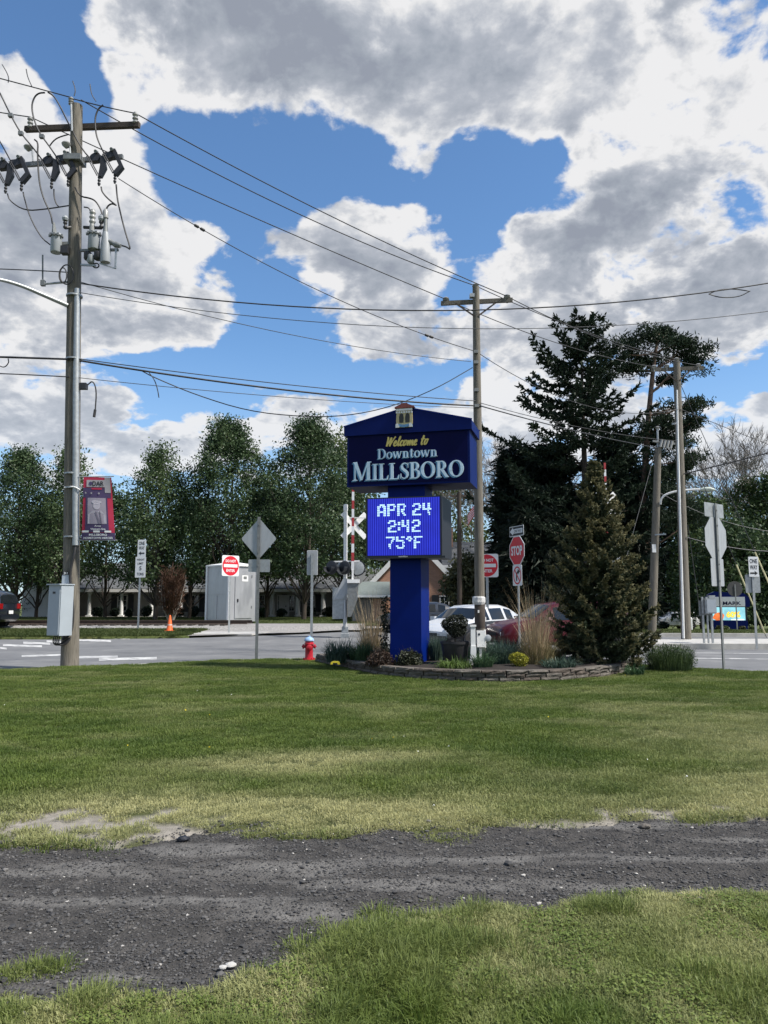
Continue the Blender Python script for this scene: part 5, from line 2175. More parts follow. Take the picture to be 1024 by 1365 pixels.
wire('cable', pp(-150, 494, .3), pp(92, 502.5, -.22), (0, 498), .016, 'thin cable entering from the left under the thick bundle', Gl)
wire('cable', pp(100, 503, -.22), at(634, 544, P2Y - .15), (330, 525.5), .010, 'thin grey cable below the thick bundle', Gl, 'cable_grey')
hA = min(hb, key=lambda p: abs(proj(p)[0] - 182))
m = MB()
j = [hA] + [at(u, v, 20.8 + (u - 182) / 448 * 4) for u, v in ((205, 503), (260, 526), (330, 548), (400, 555.5), (460, 555), (520, 543), (580, 519))] + [at(630, 490, P2Y - .15)]
m.tube(smooth_pts(j), .015, 6)
o = m.build('drop_cable', MT['cable'], smooth=60)
tag(o, 'black drop cable dipping low and rising back to the second pole', 'wire', Gl)
m = MB()
m.tube(smooth_pts([at(199, 497, 20.8), at(206, 506, 20.8), at(210, 518, 20.8), at(212, 530, 20.8)]), .014, 6)
m.build('loose_end', MT['cable'], o)
m = MB()
m.tube(smooth_pts([pp(-6, 484), pp(5, 491), pp(12, 484), pp(11, 478)]), .014, 6)
m.build('loose_end', MT['cable'], o)
wire('cable', at(640, 541, P2Y - .15), at(877, 597, P4Y), (760, 573), .022, 'black cable from the second pole to the shorter pole', Gl)
wire('cable', at(640, 537, P2Y - .15), at(904, 588, P3Y - .2), (760, 567), .012, 'thin cable from the second pole past the conifers', Gl)
wire('cable', at(906, 545, P3Y - .2), at(1120, 628, 36), (985, 577), .014, 'thin cable running right from the third pole', Gl)
wire('cable', at(911, 632, P3Y - .2), at(1150, 570, 30), (1000, 610), .028, 'thick cable rising right from the third pole', Gl)
wire('cable', at(915, 716, P3Y - .2), at(1150, 718, 36), (975, 730), .018, 'pale cable hanging low right of the third pole', Gl, 'cable_grey')
wire('cable', at(876, 655, P4Y), at(1150, 700, 42), (950, 690), .016, 'thin cable running right behind the third pole', Gl, 'cable_grey')


def guy(A, B, guard, label):
    t = thing('guy_wire', label, 'guy wire', B, 0, 'guy wires holding the poles')
    m = MB()
    m.tube([A, B], .014, 6)
    m.build('strand', MT['cable_grey'], t)
    if guard:
        A, B = Vector(A), Vector(B)
        m = MB()
        m.tube([B.lerp(A, .02), B.lerp(A, guard)], .034, 8)
        m.build('guard_tube', pm('pale_yellow_guard', (.62, .58, .34), .55), t)


guy(at(905, 567, P3Y), gp(1022, 850, -.05), .36, 'guy wire with yellow guard ending on the grass by the far sign')
guy(at(904, 505, P3Y), gp(1058, 852, -.05), .34, 'steeper guy wire with yellow guard at the right picture edge')
guy(at(917, 700, P3Y), gp(938, 850, .0), 0, 'bare guy wire beside the metal pedestal cabinet')
guy(at(874, 600, P4Y), gp(806, 850, .0), 0, 'guy wire running down left behind the spruce')

# ------------------------------------------------------------------ plants
LM = dict(
    strap=leafmat('strap_leaf', (0.032, 0.072, 0.035), (0.088, 0.152, 0.072), (0.160, 0.240, 0.128), 3, .5),
    strap_blue=leafmat('blue_green_leaf', (0.035, 0.067, 0.051), (0.096, 0.144, 0.109), (0.176, 0.240, 0.192), 3, .5),
    lily=leafmat('lily_leaf', (0.065, 0.111, 0.026), (0.143, 0.208, 0.052), (0.221, 0.286, 0.091), 3, .5),
    tan=leafmat('dry_grass', (.30, .225, .135), (.50, .40, .26), (.62, .53, .37), 2, .7),
    tan_green=leafmat('half_dry_grass', (.12, .115, .05), (.32, .26, .14), (.44, .37, .22), 2, .7),
    bronze=leafmat('bronze_leaf', (0.027, 0.019, 0.015), (0.075, 0.048, 0.033), (0.165, 0.105, 0.075), 6, .5, .15),
    bronze_green=leafmat('dark_leaf', (0.018, 0.024, 0.015), (0.053, 0.060, 0.030), (0.120, 0.105, 0.053), 6, .5, .15),
    black_leaf=leafmat('black_green_leaf', (.008, .011, .007), (.020, .026, .015), (.05, .056, .033), 8, .6, .1),
    yellow=leafmat('yellow_leaf', (0.144, 0.156, 0.018), (0.360, 0.336, 0.036), (0.552, 0.504, 0.096), 7, .5),
    feather=leafmat('feathery_leaf', (0.033, 0.057, 0.024), (0.090, 0.135, 0.050), (0.180, 0.225, 0.090), 4, .5),
    pear=leafmat('pear_leaf', (.026, .052, .022), (.075, .118, .050), (.15, .19, .095), .55, .5, .25),
    pear2=leafmat('pear_leaf_light', (.04, .07, .028), (.10, .145, .06), (.18, .22, .11), .55, .5, .25),
    spring=leafmat('spring_leaf', (0.058, 0.085, 0.026), (0.130, 0.163, 0.058), (0.221, 0.234, 0.104), .5, .5, .35),
    olive=leafmat('olive_leaf', (0.035, 0.043, 0.019), (0.088, 0.088, 0.040), (0.160, 0.144, 0.072), .7, .6, .2),
    midgreen=leafmat('mid_green_leaf', (0.030, 0.057, 0.019), (0.081, 0.121, 0.041), (0.135, 0.176, 0.068), .4, .5, .25),
    ever=leafmat('evergreen_needles', (.012, .024, .014), (.036, .058, .032), (.085, .105, .062), .6, .6, .1),
    everdark=leafmat('dark_evergreen', (.006, .012, .008), (.020, .032, .019), (.05, .062, .038), .6, .6, .1),
    everpine=leafmat('pine_needles', (.016, .032, .018), (.048, .076, .040), (.11, .135, .08), .7, .6, .12),
    spruce=leafmat('spruce_needles', (.036, .050, .026), (.085, .105, .055), (.18, .175, .095), 1.6, .6, .12),
    spruce_tip=leafmat('spruce_tips', (.13, .13, .065), (.26, .235, .125), (.40, .345, .21), 2, .6, .2),
    redbrown=leafmat('red_brown_twigs', (0.065, 0.036, 0.023), (0.156, 0.085, 0.058), (0.234, 0.143, 0.104), 2, .7, .1),
    twig=leafmat('grey_twigs', (.20, .18, .16), (.36, .33, .30), (.5, .47, .44), .4, .8, .0),
)
rng = np.random.default_rng(5)


def blades(n, rb, h, hv, lean, w, droop=.4, seg=4, c=(0, 0, 0), leanpow=1.0):
    """n curved leaf blades round c: arrays of verts and quads"""
    a = rng.uniform(0, 2 * np.pi, n)
    rr = rb * np.sqrt(rng.uniform(0, 1, n))
    bx, by = rr * np.cos(a), rr * np.sin(a)
    a2 = a + rng.normal(0, .7, n)
    hh = h * (1 + rng.normal(0, hv, n)).clip(.35, 1.6)
    ln = lean * rng.uniform(.1, 1, n) ** leanpow * hh
    wd = w * rng.uniform(.7, 1.3, n)
    tw = a2 + np.pi / 2 + rng.normal(0, .5, n)
    V = []
    for i in range(seg + 1):
        t = i / seg
        out = ln * t ** 1.6
        z = hh * (t - droop * t ** 3 * (ln / hh.clip(.01)))
        ww = wd * (1 - t) ** .7 * (.6 + .4 * min(1, t * 4)) * .5 + w * .04
        px = bx + np.cos(a2) * out
        py = by + np.sin(a2) * out
        V.append(np.stack([px - np.cos(tw) * ww, py - np.sin(tw) * ww, z], -1))
        V.append(np.stack([px + np.cos(tw) * ww, py + np.sin(tw) * ww, z], -1))
    V = np.stack(V, 1) + np.array(c)
    k = 2 * (seg + 1)
    base = np.arange(n)[:, None] * k
    Q = np.concatenate([base + np.array([2 * i, 2 * i + 1, 2 * i + 3, 2 * i + 2]) for i in range(seg)], 0)
    return V.reshape(-1, 3), Q


def leafcloud(P, size, sv=.35, up=.0, aspect=.6):
    """one small leaf (a quad) at every point"""
    n = len(P)
    d = rng.normal(0, 1, (n, 3))
    d[:, 2] += up
    d /= np.linalg.norm(d, axis=1)[:, None]
    e = np.cross(d, rng.normal(0, 1, (n, 3)))
    e /= np.linalg.norm(e, axis=1)[:, None] + 1e-9
    s = (size * (1 + rng.normal(0, sv, n)).clip(.4, 2))[:, None]
    V = np.stack([P - d * s * .5, P + e * s * aspect * .5, P + d * s * .5, P - e * s * aspect * .5], 1)
    Q = np.arange(n)[:, None] * 4 + np.arange(4)
    return V.reshape(-1, 3), Q


def merge(parts):
    V, Q, o = [], [], 0
    for v, q in parts:
        V.append(v)
        Q.append(q + o)
        o += len(v)
    return np.concatenate(V), np.concatenate(Q)


def plant(name, label, cat, loc, pieces, group=None):
    t = thing(name, label, cat, loc, 0, group)
    for pn, (v, q), mat in pieces:
        o = npmesh(pn, v, q, mat, t)
        o['kind'] = 'stuff'
    return t


def ballpts(n, r, c=(0, 0, 0), shell=.5, lumps=0):
    d = rng.normal(0, 1, (n, 3))
    d /= np.linalg.norm(d, axis=1)[:, None]
    rad = shell + (1 - shell) * rng.uniform(0, 1, n) ** .5
    if lumps:
        L = rng.normal(0, 1, (lumps, 3))
        L /= np.linalg.norm(L, axis=1)[:, None]
        rad = rad * (.78 + .3 * np.max(d @ L.T, axis=1) ** 6)
    return d * rad[:, None] * np.array(r) + np.array(c)


def stems(n, r, h, w=.008):
    return blades(n, r * .3, h, .2, .5, w, 0, 2)


# ------------------------------------------------------------------ raised bed
BEDZ = .20
wpx = [(425, 881.5), (440, 885.5), (460, 890), (490, 896), (520, 901.5), (560, 904.5), (600, 906.5), (650, 908), (700, 908), (750, 906), (790, 902.5), (820, 898.5), (846, 894)]
wp = [gp(u, v, 0) for u, v in wpx]
wp = [Vector((p.x, p.y, 0)) for p in wp]
dense = smooth_pts(wp, 2)
L = [0]
for a, b in zip(dense, dense[1:]):
    L.append(L[-1] + (b - a).length)


def along(s):
    s = max(0, min(L[-1] - 1e-6, s))
    for i in range(len(L) - 1):
        if L[i + 1] >= s:
            f = (s - L[i]) / (L[i + 1] - L[i])
            return dense[i].lerp(dense[i + 1], f), (dense[i + 1] - dense[i]).normalized()


wall = thing('retaining_wall', 'low curved dry stone block wall holding up the flower bed', 'garden wall', (wp[7].x, wp[7].y, 0))
for course in range(3):
    s0 = -.2 + course * .19
    hgt = (.080, .080, .062)[course]
    zc = (-.005, .081, .1545)[course]
    while s0 < L[-1]:
        ln = random.uniform(.36, .46) if course < 2 else random.uniform(.40, .55)
        sA = max(s0, 0)
        sB = min(s0 + ln, L[-1])
        if sB - sA > .08:
            pA, _ = along(sA + .006)
            pB, _ = along(sB - .006)
            dvec = (pB - pA)
            m = MB()
            dep = .22 if course < 2 else .26
            j = random.uniform(-.012, .012)
            c = (pA + pB) / 2
            n_ = Vector((-dvec.y, dvec.x, 0)).normalized()
            # irregular split face
            ux = dvec.normalized()
            lx = dvec.length / 2
            nx = 5
            vs, fs = [], []
            for iz in range(3):
                for ix in range(nx):
                    x = -lx + 2 * lx * ix / (nx - 1)
                    e = 0 if 0 < ix < nx - 1 and iz == 1 else .016
                    bump = random.uniform(-.012, .012)
                    vs.append(c + ux * x + n_ * (-dep / 2 + j + e + bump) + Vector((0, 0, zc + hgt * iz / 2 + random.uniform(-.003, .003))))
            for iz in range(2):
                for ix in range(nx - 1):
                    k_ = iz * nx + ix
                    fs.append((k_, k_ + 1, k_ + nx + 1, k_ + nx))
            o_ = len(vs)
            for zz_ in (zc, zc + hgt):
                for ix in (0, nx - 1):
                    x = -lx + 2 * lx * ix / (nx - 1)
                    vs.append(c + ux * x + n_ * (dep / 2) + Vector((0, 0, zz_)))
            fs += [(2 * nx, 2 * nx + 1, 2 * nx + 2, 2 * nx + 3, 2 * nx + 4, o_ + 3, o_ + 2), (0, nx, 2 * nx, o_ + 2, o_), (nx - 1, o_ + 1, o_ + 3, 3 * nx - 1, 2 * nx - 1), (o_, o_ + 2, o_ + 3, o_ + 1)]
            m.add(vs, fs)
            m.build('stone_block' if course < 2 else 'cap_stone', MT['stone'] if random.random() < .6 else MT['stone2'], wall)
        s0 += ln
# mulch inside the bed
ring = [along(s)[0] for s in np.linspace(0, L[-1], 40)]
bk = [Vector((6.2, 19.2, 0)), Vector((5.0, 20.6, 0)), Vector((2.5, 21.3, 0)), Vector((0, 21.2, 0)), Vector((-1.0, 20.9, 0))]
vs, fs = [], []
cen = Vector((2.2, 18.6, 0))
loop = [Vector((p.x, p.y, 0)) + (cen - p).normalized() * .1 for p in ring] + bk
nL = len(loop)
NR = 14
for j in range(NR + 1):
    f = j / NR
    for p in loop:
        q = p.lerp(cen, f)
        edge = .135 if f == 0 else BEDZ - .04
        zq = edge + .05 * float(fbm(q.x * 2, q.y * 2, 3, 31)) * (f > 0) + .05 * min(1, f * 3)
        if p in bk and f == 0:
            zq = -.02
        vs.append((q.x, q.y, zq))
for j in range(NR):
    for i in range(nL):
        fs.append((j * nL + i, j * nL + (i + 1) % nL, (j + 1) * nL + (i + 1) % nL, (j + 1) * nL + i))
m = MB()
m.add(vs, fs)
m.build('mulch_bed', MT['mulch'], kind='structure', smooth=80)
# the block at the very left is lower: turf laps over it


def bed(u, v, Y, z=.2):
    p = at(u, v, Y)
    p.z = z
    return p


k18 = 18.3 / F
plant('strap_leaf_plant', 'clump of long blue green strap leaves at the left end of the flower bed', 'plant', bed(452, 880, 19.2, .14),
      [('leaves', blades(420, .30, .56, .2, .9, .022, .7, 5), LM['strap_blue'])], 'strap leaved clumps in the bed')
plant('strap_leaf_plant', 'dark green strap leaf clump between the left clump and the bronze shrub', 'plant', bed(482, 880, 18.9, .17),
      [('leaves', blades(420, .26, .46, .2, .8, .020, .6, 5), LM['strap'])], 'strap leaved clumps in the bed')
plant('ornamental_grass', 'tall tan ornamental grass left of the blue sign column', 'ornamental grass', bed(495, 872, 19.6, .2),
      [('dry_stems', blades(300, .22, 1.22, .28, .42, .010, .2, 4), LM['tan']), ('base_leaves', blades(420, .26, .55, .25, .75, .012, .6, 4), LM['tan_green'])], 'tan ornamental grasses')
for u, w_, h_, lab, mm in ((507, 36, .44, 'bronze leaved shrub directly left of the blue column base', 'bronze'), (545, 34, .40, 'dark bronze shrub in front of the blue column base', 'bronze_green')):
    r_ = w_ / 2 * k18
    n_ = 2600
    plant('bronze_shrub', lab, 'shrub', bed(u, 882, 17.55, .19),
          [('foliage', leafcloud(np.abs(ballpts(n_, (r_ * 1.15, r_ * .9, h_ * .95), (0, 0, 0), .35, 9)) * np.sign(rng.normal(0, 1, (n_, 3)) * [1, 1, 0] + [0, 0, 1]), .045, .4), LM[mm]),
           ('twigs', stems(60, r_, h_ * .8), LM['bronze'])], 'bronze shrubs')
plant('grey_green_shrub', 'grey green feathery shrub just right of the blue column', 'shrub', bed(583, 878, 18.6, .2),
      [('foliage', blades(500, .17, .50, .2, .35, .016, .2, 4), LM['strap_blue'])])
plant('day_lily', 'low bright green lily leaves in front of the black planter', 'plant', bed(607, 886, 16.9, .2),
      [('leaves', blades(300, .34, .24, .25, 1.3, .018, .9, 5), LM['lily'])], 'day lilies')
plant('day_lily', 'green lily leaves in front of the white pedestals', 'plant', bed(644, 886, 16.9, .2),
      [('leaves', blades(240, .20, .34, .25, .9, .02, .7, 5), LM['strap'])], 'day lilies')
plant('strap_leaf_plant', 'rounded blue green clump left of the yellow shrub', 'plant', bed(667, 882, 17.8, .2),
      [('leaves', blades(700, .34, .55, .2, .85, .016, .6, 5), LM['strap_blue'])], 'strap leaved clumps in the bed')
plant('yellow_shrub', 'small round yellow leaved shrub in front of the tall tan grass', 'shrub', bed(692, 886, 17.0, .2),
      [('foliage', leafcloud(np.concatenate([ballpts(1500, (.22, .2, .17), (0, 0, .19), .55, 10), ballpts(300, (.19, .17, .1), (0, 0, .08), .3)]), .032, .35), LM['yellow']),
       ('twigs', stems(40, .15, .2), LM['bronze'])])
plant('ornamental_grass', 'tall tan ornamental grass between the yellow shrub and the spruce', 'ornamental grass', bed(716, 878, 17.7, .2),
      [('dry_stems', blades(340, .24, 1.30, .3, .45, .010, .2, 4), LM['tan']), ('base_leaves', blades(600, .36, .6, .25, .8, .012, .6, 4), LM['tan_green'])], 'tan ornamental grasses')
plant('ground_cover', 'low grey green ground cover at the foot of the spruce', 'plant', bed(745, 888, 17.0, .2),
      [('leaves', blades(380, .36, .22, .3, 1.2, .02, .7, 4), LM['strap_blue'])])
plant('ground_cover', 'small leafy tuft at the right end of the stone wall', 'plant', bed(846, 890, 17.3, .02),
      [('leaves', blades(160, .2, .22, .3, 1.1, .022, .7, 4), LM['strap'])])
n_ = 5200
P = ballpts(n_, (.66, .45, .46), (0, 0, .24), .35, 14)
P = P[P[:, 2] > .0]
plant('feathery_shrub', 'wide feathery green shrub right of the spruce at the lawn edge', 'shrub', bed(893, 889, 18.6, .0),
      [('foliage', merge([leafcloud(P, .055, .4, .8, .22), blades(900, .5, .5, .2, .5, .014, .3, 3)]), LM['feather']), ('twigs', stems(90, .6, .45), LM['bronze'])])


for u, v, Y_, lf, lab in ((530, 876, 18.5, 'strap', 'dark leafy clump behind the two bronze shrubs'), (625, 872, 19.4, 'strap_blue', 'blue green clump behind the white pedestals'),
                         (735, 880, 18.6, 'tan_green', 'short half dry grass clump left of the spruce'), (680, 874, 19.2, 'strap_blue', 'blue green clump behind the yellow shrub')):
    plant('bed_plant', lab, 'plant', bed(u, v, Y_, .2), [('leaves', blades(420, .34, .42, .25, .8, .018, .6, 4), LM[lf])], 'filling plants in the bed')


# planters
def planter(u, v, Y, wpx, hpx, label, group):
    p = bed(u, v, Y, .2)
    s = Y / F
    r, h = wpx / 2 * s, hpx * s
    t = thing('planter', label, 'planter', p, 0, group)
    m = MB()
    m.lathe([(r * .74, 0), (r * .78, .02), (r * .93, h * .85), (r * .94, h * .88), (r, h * .89), (r, h), (r * .93, h), (r * .9, h * .9)], (0, 0, 0), 24)
    m.build('pot', MT['pot'], t, local=True, smooth=35)
    m = MB()
    m.lathe([(r * .91, h * .86), (r * .3, h * .9), (.01, h * .91)], (0, 0, 0), 20)
    m.build('soil', MT['mulch'], t, local=True)
    return t, p, r, h


t, p, r, h = planter(607, 881, 17.6, 39, 31, 'large black tapered planter holding a dark clipped ball shrub', 'black planters')
sh = plant('ball_shrub', 'dark clipped ball shrub growing in the large black planter', 'shrub', p + Vector((0, 0, h * .9)),
           [('foliage', leafcloud(np.concatenate([ballpts(4200, (.31, .29, .27), (0, 0, .40), .55, 16), ballpts(800, (.22, .2, .2), (0, 0, .38), .0)]), .035, .35), LM['black_leaf'])])
m = MB()
m.tube([(0, 0, -.02), (.01, 0, .12), (0, 0, .3)], [.024, .02, .018], 8)
m.build('stem', MT['bark'], sh, local=True)
t, p, r, h = planter(510, 861, 19.3, 22, 12, 'small black planter with dry stalks behind the bronze shrub', 'black planters')
plant('potted_grass', 'pale dry stalks sprouting in the small black planter', 'plant', p + Vector((0, 0, h * .9)), [('leaves', blades(150, r * .7, .16, .3, .5, .01, .3, 3), LM['tan'])])
t = thing('ivy_post', 'dark climbing plant against the left edge of the blue column', 'plant', bed(513.5, 875, 18.9, .2))
P = np.stack([rng.normal(0, .06, 700), rng.normal(0, .07, 700), rng.uniform(.1, 1.55, 700)], -1)
o = npmesh('foliage', *leafcloud(P, .06, .3), LM['bronze_green'], t)
o['kind'] = 'stuff'
# yellow ground light
t = thing('garden_light', 'small yellow plastic garden light at the left end of the stone wall', 'light', bed(447, 880.5, 18.3, .16))
m = MB()
m.prism([(-.11, 0), (-.06, 0), (-.05, .035), (.05, .035), (.06, 0), (.11, 0), (.10, .05), (.05, .075), (-.05, .075), (-.10, .05)], -.05, .05)
m.build('body', MT['yellow'], t, local=True)
m = MB()
m.box((0, 0, .02), (.08, .07, .03))
m.build('lens', MT['black'], t, local=True)

# pedestals beside the planter
p = bed(631, 879, 17.35, .2)
t = thing('power_pedestal', 'narrow white power pedestal with stepped foot beside the black planter', 'pedestal', p)
s = 17.35 / F
m = MB()
m.box((0, 0, 26 * s), (6 * s, .11, 50 * s))
m.build('column', MT['white'], t, local=True)
m = MB()
m.box((0, 0, 52 * s), (8 * s, .14, 2.5 * s))
m.build('cap', MT['white'], t, local=True)
for i in range(3):
    m = MB()
    m.box((-.01, 0, 1.5 * s + i * 3 * s), ((11 - 1.6 * i) * s, .19 - .02 * i, 2.2 * s))
    m.build('foot_step', MT['white'], t, local=True)
m = MB()
m.prism([(-4 * s, 10 * s), (4 * s, 10 * s), (3.4 * s, 26 * s), (-3.4 * s, 26 * s)], -.075, .075)
m.build('lower_case', MT['white'], t, local=True)
p = bed(641, 876, 17.6, .2)
t = thing('meter_box', 'white electric meter box on a short post beside the wooden pole', 'meter box', p)
s = 17.6 / F
m = MB()
m.box((-.2 * s, 0, 17 * s), (3.4 * s, .05, 36 * s))
m.build('post', MT['white'], t, local=True)
m = MB()
m.box((0, -.04, 34 * s), (11 * s, .16, 21 * s))
bx_ = m.build('box', MT['white'], t, local=True)
m = MB()
m.prism(rrect(2.4 * s, 2.8 * s, .005, 2, -2.6 * s, 40 * s), -.127, -.119)
m.build('window', MT['black'], bx_, local=True)
m = MB()
m.lathe([(.075, 0), (.08, .03), (.07, .09), (.03, .10)], (9 * s, -.04, 35 * s), 14, Matrix.Rotation(R(90), 3, 'X'))
m.build('meter_dial', MT['alu'], t, local=True, smooth=40)
m = MB()
m.tube([(6 * s, .02, 46 * s), (6 * s, .02, 22 * s)], .022, 8)
m.build('conduit', MT['white'], t, local=True)

# hydrant
Y = 21.9
p = at(412, 877.3, Y)
p.z = .0
h = at(412, 847.5, Y).z - .0
t = thing('fire_hydrant', 'red fire hydrant with a pale blue cap at the lawn edge', 'fire hydrant', p, R(-12))
b_ = h / .72
m = MB()
m.lathe([(x * b_, z * b_) for x, z in [(.19, -.05), (.19, .03), (.13, .035), (.125, .08), (.12, .1), (.118, .44), (.125, .46), (.155, .465), (.155, .49), (.13, .50), (.12, .555)]], (0, 0, 0), 20)
m.build('barrel', MT['red_paint'], t, local=True, smooth=35)
m = MB()
m.lathe([(x * b_, z * b_) for x, z in [(.125, .555), (.15, .57), (.15, .60), (.13, .64), (.09, .67), (.04, .69), (.04, .72), (.02, .725)]], (0, 0, 0), 20)
m.build('bonnet', MT['hyd_blue'], t, local=True, smooth=35)
for ax, rr, name in ((Vector((-1, -.25, 0)), .065, 'side_nozzle'), (Vector((.35, -1, 0)), .085, 'pumper_nozzle'), (Vector((1, .25, 0)), .06, 'side_nozzle')):
    q_ = ax.normalized().to_track_quat('Z', 'Y').to_matrix()
    m = MB()
    z_ = .40 if name != 'pumper_nozzle' else .37
    m.lathe([(x * b_, z * b_) for x, z in [(rr * .7, .09), (rr * .7, .15), (rr * 1.1, .155), (rr * 1.1, .19), (rr * .9, .20), (.02, .205), (.02, .225)]], (0, 0, z_ * b_), 14, q_)
    nz_ = m.build(name, MT['red_paint'], t, local=True, smooth=35)
for i in range(8):
    a = i * math.pi / 4
    m = MB()
    m.lathe([(.018, 0), (.018, .03)], (.165 * b_ * math.cos(a), .165 * b_ * math.sin(a), .03 * b_), 6)
    m.build('flange_bolt', MT['red_paint'], t, local=True)

# traffic cone
Y = 36.5
p = placed(226, 846, Y, None)
p.z = Hs(p.x, p.y) + .06
hc = 21 * Y / F
t = thing('traffic_cone', 'orange traffic cone standing at the far side of the road', 'traffic cone', p)
m = MB()
m.box((0, 0, .02), (.40, .40, .04))
m.build('base', MT['orange'], t, local=True)
m = MB()
m.lathe([(.16, .04), (.15, .06), (.04, hc), (.03, hc)], (0, 0, 0), 18)
m.build('body', MT['orange'], t, local=True, smooth=35)
m = MB()
m.lathe([(.115, .27), (.118, .27), (.088, .43), (.085, .43)], (0, 0, 0), 18)
m.build('pale_band', pm('dirty_reflective_band', (.6, .45, .38), .5), t, local=True, smooth=35)

# signal house
Y = 42.5
p = placed(304, 835, Y, None)
p.z = Hs(p.x, p.y) + .12
s = Y / F
t = thing('signal_house', 'silver metal railway signal house with a door, behind the crossing', 'equipment hut', p, R(-42))
Wd, Dp, Hh = 37 * s / math.cos(R(42)) * .98, 34 * s / math.sin(R(42)) * .92, 74 * s
galv_house = pm('brushed_galvanised_sheet', (.43, .44, .46), .42, .45, var=.10, scale=2.5, stretch=(1, 1, .4), spots=((.33, .34, .36), 1.1, .56))
# local frame: near corner at the origin, one wall runs to -x, the other to +y
m = MB()
m.box((-Wd / 2, Dp / 2, Hh / 2 + .12), (Wd, Dp, Hh))
m.build('wall', galv_house, t, local=True)
m = MB()
e_ = .08
m.add([(-Wd - e_, -e_, Hh + .12), (e_, -e_, Hh + .12), (e_, Dp + e_, Hh + .12), (-Wd - e_, Dp + e_, Hh + .12),
       (-Wd - e_, -e_, Hh + .2), (e_, -e_, Hh + .2), (e_, Dp + e_, Hh + .2), (-Wd - e_, Dp + e_, Hh + .2), (-Wd / 2, Dp / 2, Hh + .42)],
      [(0, 3, 2, 1), (0, 1, 5, 4), (1, 2, 6, 5), (2, 3, 7, 6), (3, 0, 4, 7), (4, 5, 8), (5, 6, 8), (6, 7, 8), (7, 4, 8)])
m.build('roof', MT['white'], t, local=True)
for (x, y) in ((-Wd, 0), (0, 0), (0, Dp)):
    m = MB()
    m.box((x, y, Hh / 2 + .12), (.14, .14, Hh - .004))
    m.build('corner_trim', MT['white'], t, local=True)
for i in range(2):
    m = MB()
    m.box((-Wd * (.27 + .46 * i), -.012, Hh * .26 + .12), (Wd * .42, .02, Hh * .42))
    m.build('lower_panel', galv_house, t, local=True)
m = MB()
m.box((-Wd * .5, -.012, Hh * .72 + .12), (Wd * .86, .02, Hh * .46))
m.build('upper_panel', galv_house, t, local=True)
m = MB()
m.box((.02, Dp * .52, Hh * .49 + .12), (.04, Dp * .62, Hh * .86))
d_ = m.build('door', galv_house, t, local=True)
m = MB()
m.box((.06, Dp * .30, Hh * .42), (.05, .07, .16))
m.build('handle', MT['black'], d_, local=True)
m = MB()
m.box((.045, Dp * .55, Hh * .82), (.012, .42, .34))
pl_ = m.build('notice_plate', MT['white'], d_, local=True)
for (y0, y1, z0, z1) in ((.45, .65, .78, .86),):
    m = MB()
    m.box((.052, Dp * .55, Hh * .83), (.004, .22, .16))
    m.build('notice_symbol', MT['galv_dark'], d_, local=True)
for zf in (.3, .86):
    m = MB()
    m.box((.05, Dp * .80, Hh * zf), (.04, .05, .14))
    m.build('hinge', MT['galv_dark'], d_, local=True)
m = MB()
m.box((-Wd / 2, Dp / 2, .05), (Wd * .9, Dp * .9, .14))
m.build('skid_base', MT['black'], t, local=True)

# pedestal cabinet on the far sidewalk
Y = 29.4
p = placed(946, 858, Y, .06)
s = Y / F
t = thing('pedestal_cabinet', 'grey metal cabinet on three legs on the far sidewalk', 'cabinet', p)
for i, (x, z1, w_) in enumerate(((-7 * s, 61 * s, 2.2 * s), (-1.2 * s, 40 * s, 1.7 * s), (4.4 * s, 42 * s, 2.4 * s))):
    m = MB()
    m.box((x, 0, z1 / 2), (w_, .06, z1))
    m.build('leg', MT['galv'], t, local=True)
m = MB()
m.box((2 * s, -.02, 49 * s), (14 * s, .3, 20 * s))
c_ = m.build('case', MT['galv'], t, local=True)
m = MB()
m.box((2.4 * s, -.18, 49 * s), (12 * s, .02, 17 * s))
m.build('door', MT['cab'], c_, local=True)
m = MB()
m.box((-2 * s, 0, 38 * s), (13 * s, .08, 2 * s))
m.build('cross_rail', MT['galv_dark'], t, local=True)
m = MB()
m.box((9 * s, .25, 52 * s), (8 * s, .16, 22 * s))
m.build('rear_case', MT['galv'], t, local=True)
m = MB()
m.box((-9 * s, .1, 46 * s), (2 * s, .1, 20 * s))
m.build('side_duct', MT['galv_dark'], t, local=True)

# far blue business sign
Y = 50.0
p = placed(972, 841, Y, None)
p.z = Hs(p.x, p.y)
s = Y / F
t = thing('business_sign', 'distant blue and white business sign with a colourful lit screen', 'sign', p, R(-14))
q = lambda v: at(972, v, Y).z - p.z
m = MB()
m.box((-.0, 0, q(834.5) - .0), (44 * s, .7, 15 * s))
m.build('base', MT['navy'], t, local=True)
m = MB()
m.box((-1 * s, 0, q(802)), (54 * s, .6, 14 * s))
m.build('top_panel_box', MT['navy'], t, local=True)
m = MB()
m.box((-4 * s, -.31, q(802)), (48 * s, .03, 12.5 * s))
tp = m.build('top_panel', MT['white_ref'], t, local=True)
m = MB()
add_text(m, 'MARK', 4 * s, q(804), 4.5 * s, 22 * s, -.332)
m.build('lettering', MT['navy_face'], tp, local=True)
m = MB()
m.box((-1 * s, 0, q(818)), (46 * s, .6, 19 * s))
m.build('screen_box', MT['black'], t, local=True)
m = MB()
m.box((-1 * s, -.31, q(818)), (41 * s, .03, 17 * s))
sc2 = m.build('screen', pm('screen_sky', (.25, .55, .62), .5, var=.3, scale=1.2, emit=.7), t, local=True)
MT['scr_y'] = pm('screen_yellow', (.9, .55, .05), .5, emit=.8)
MT['scr_r'] = pm('screen_orange', (.7, .16, .04), .5, var=.4, scale=4, emit=.7)
MT['scr_w'] = pm('screen_white', (.8, .85, .85), .5, emit=.7)
m = MB()
add_text(m, '60%', 5 * s, q(819), 8 * s, 17 * s, -.334, None, .05)
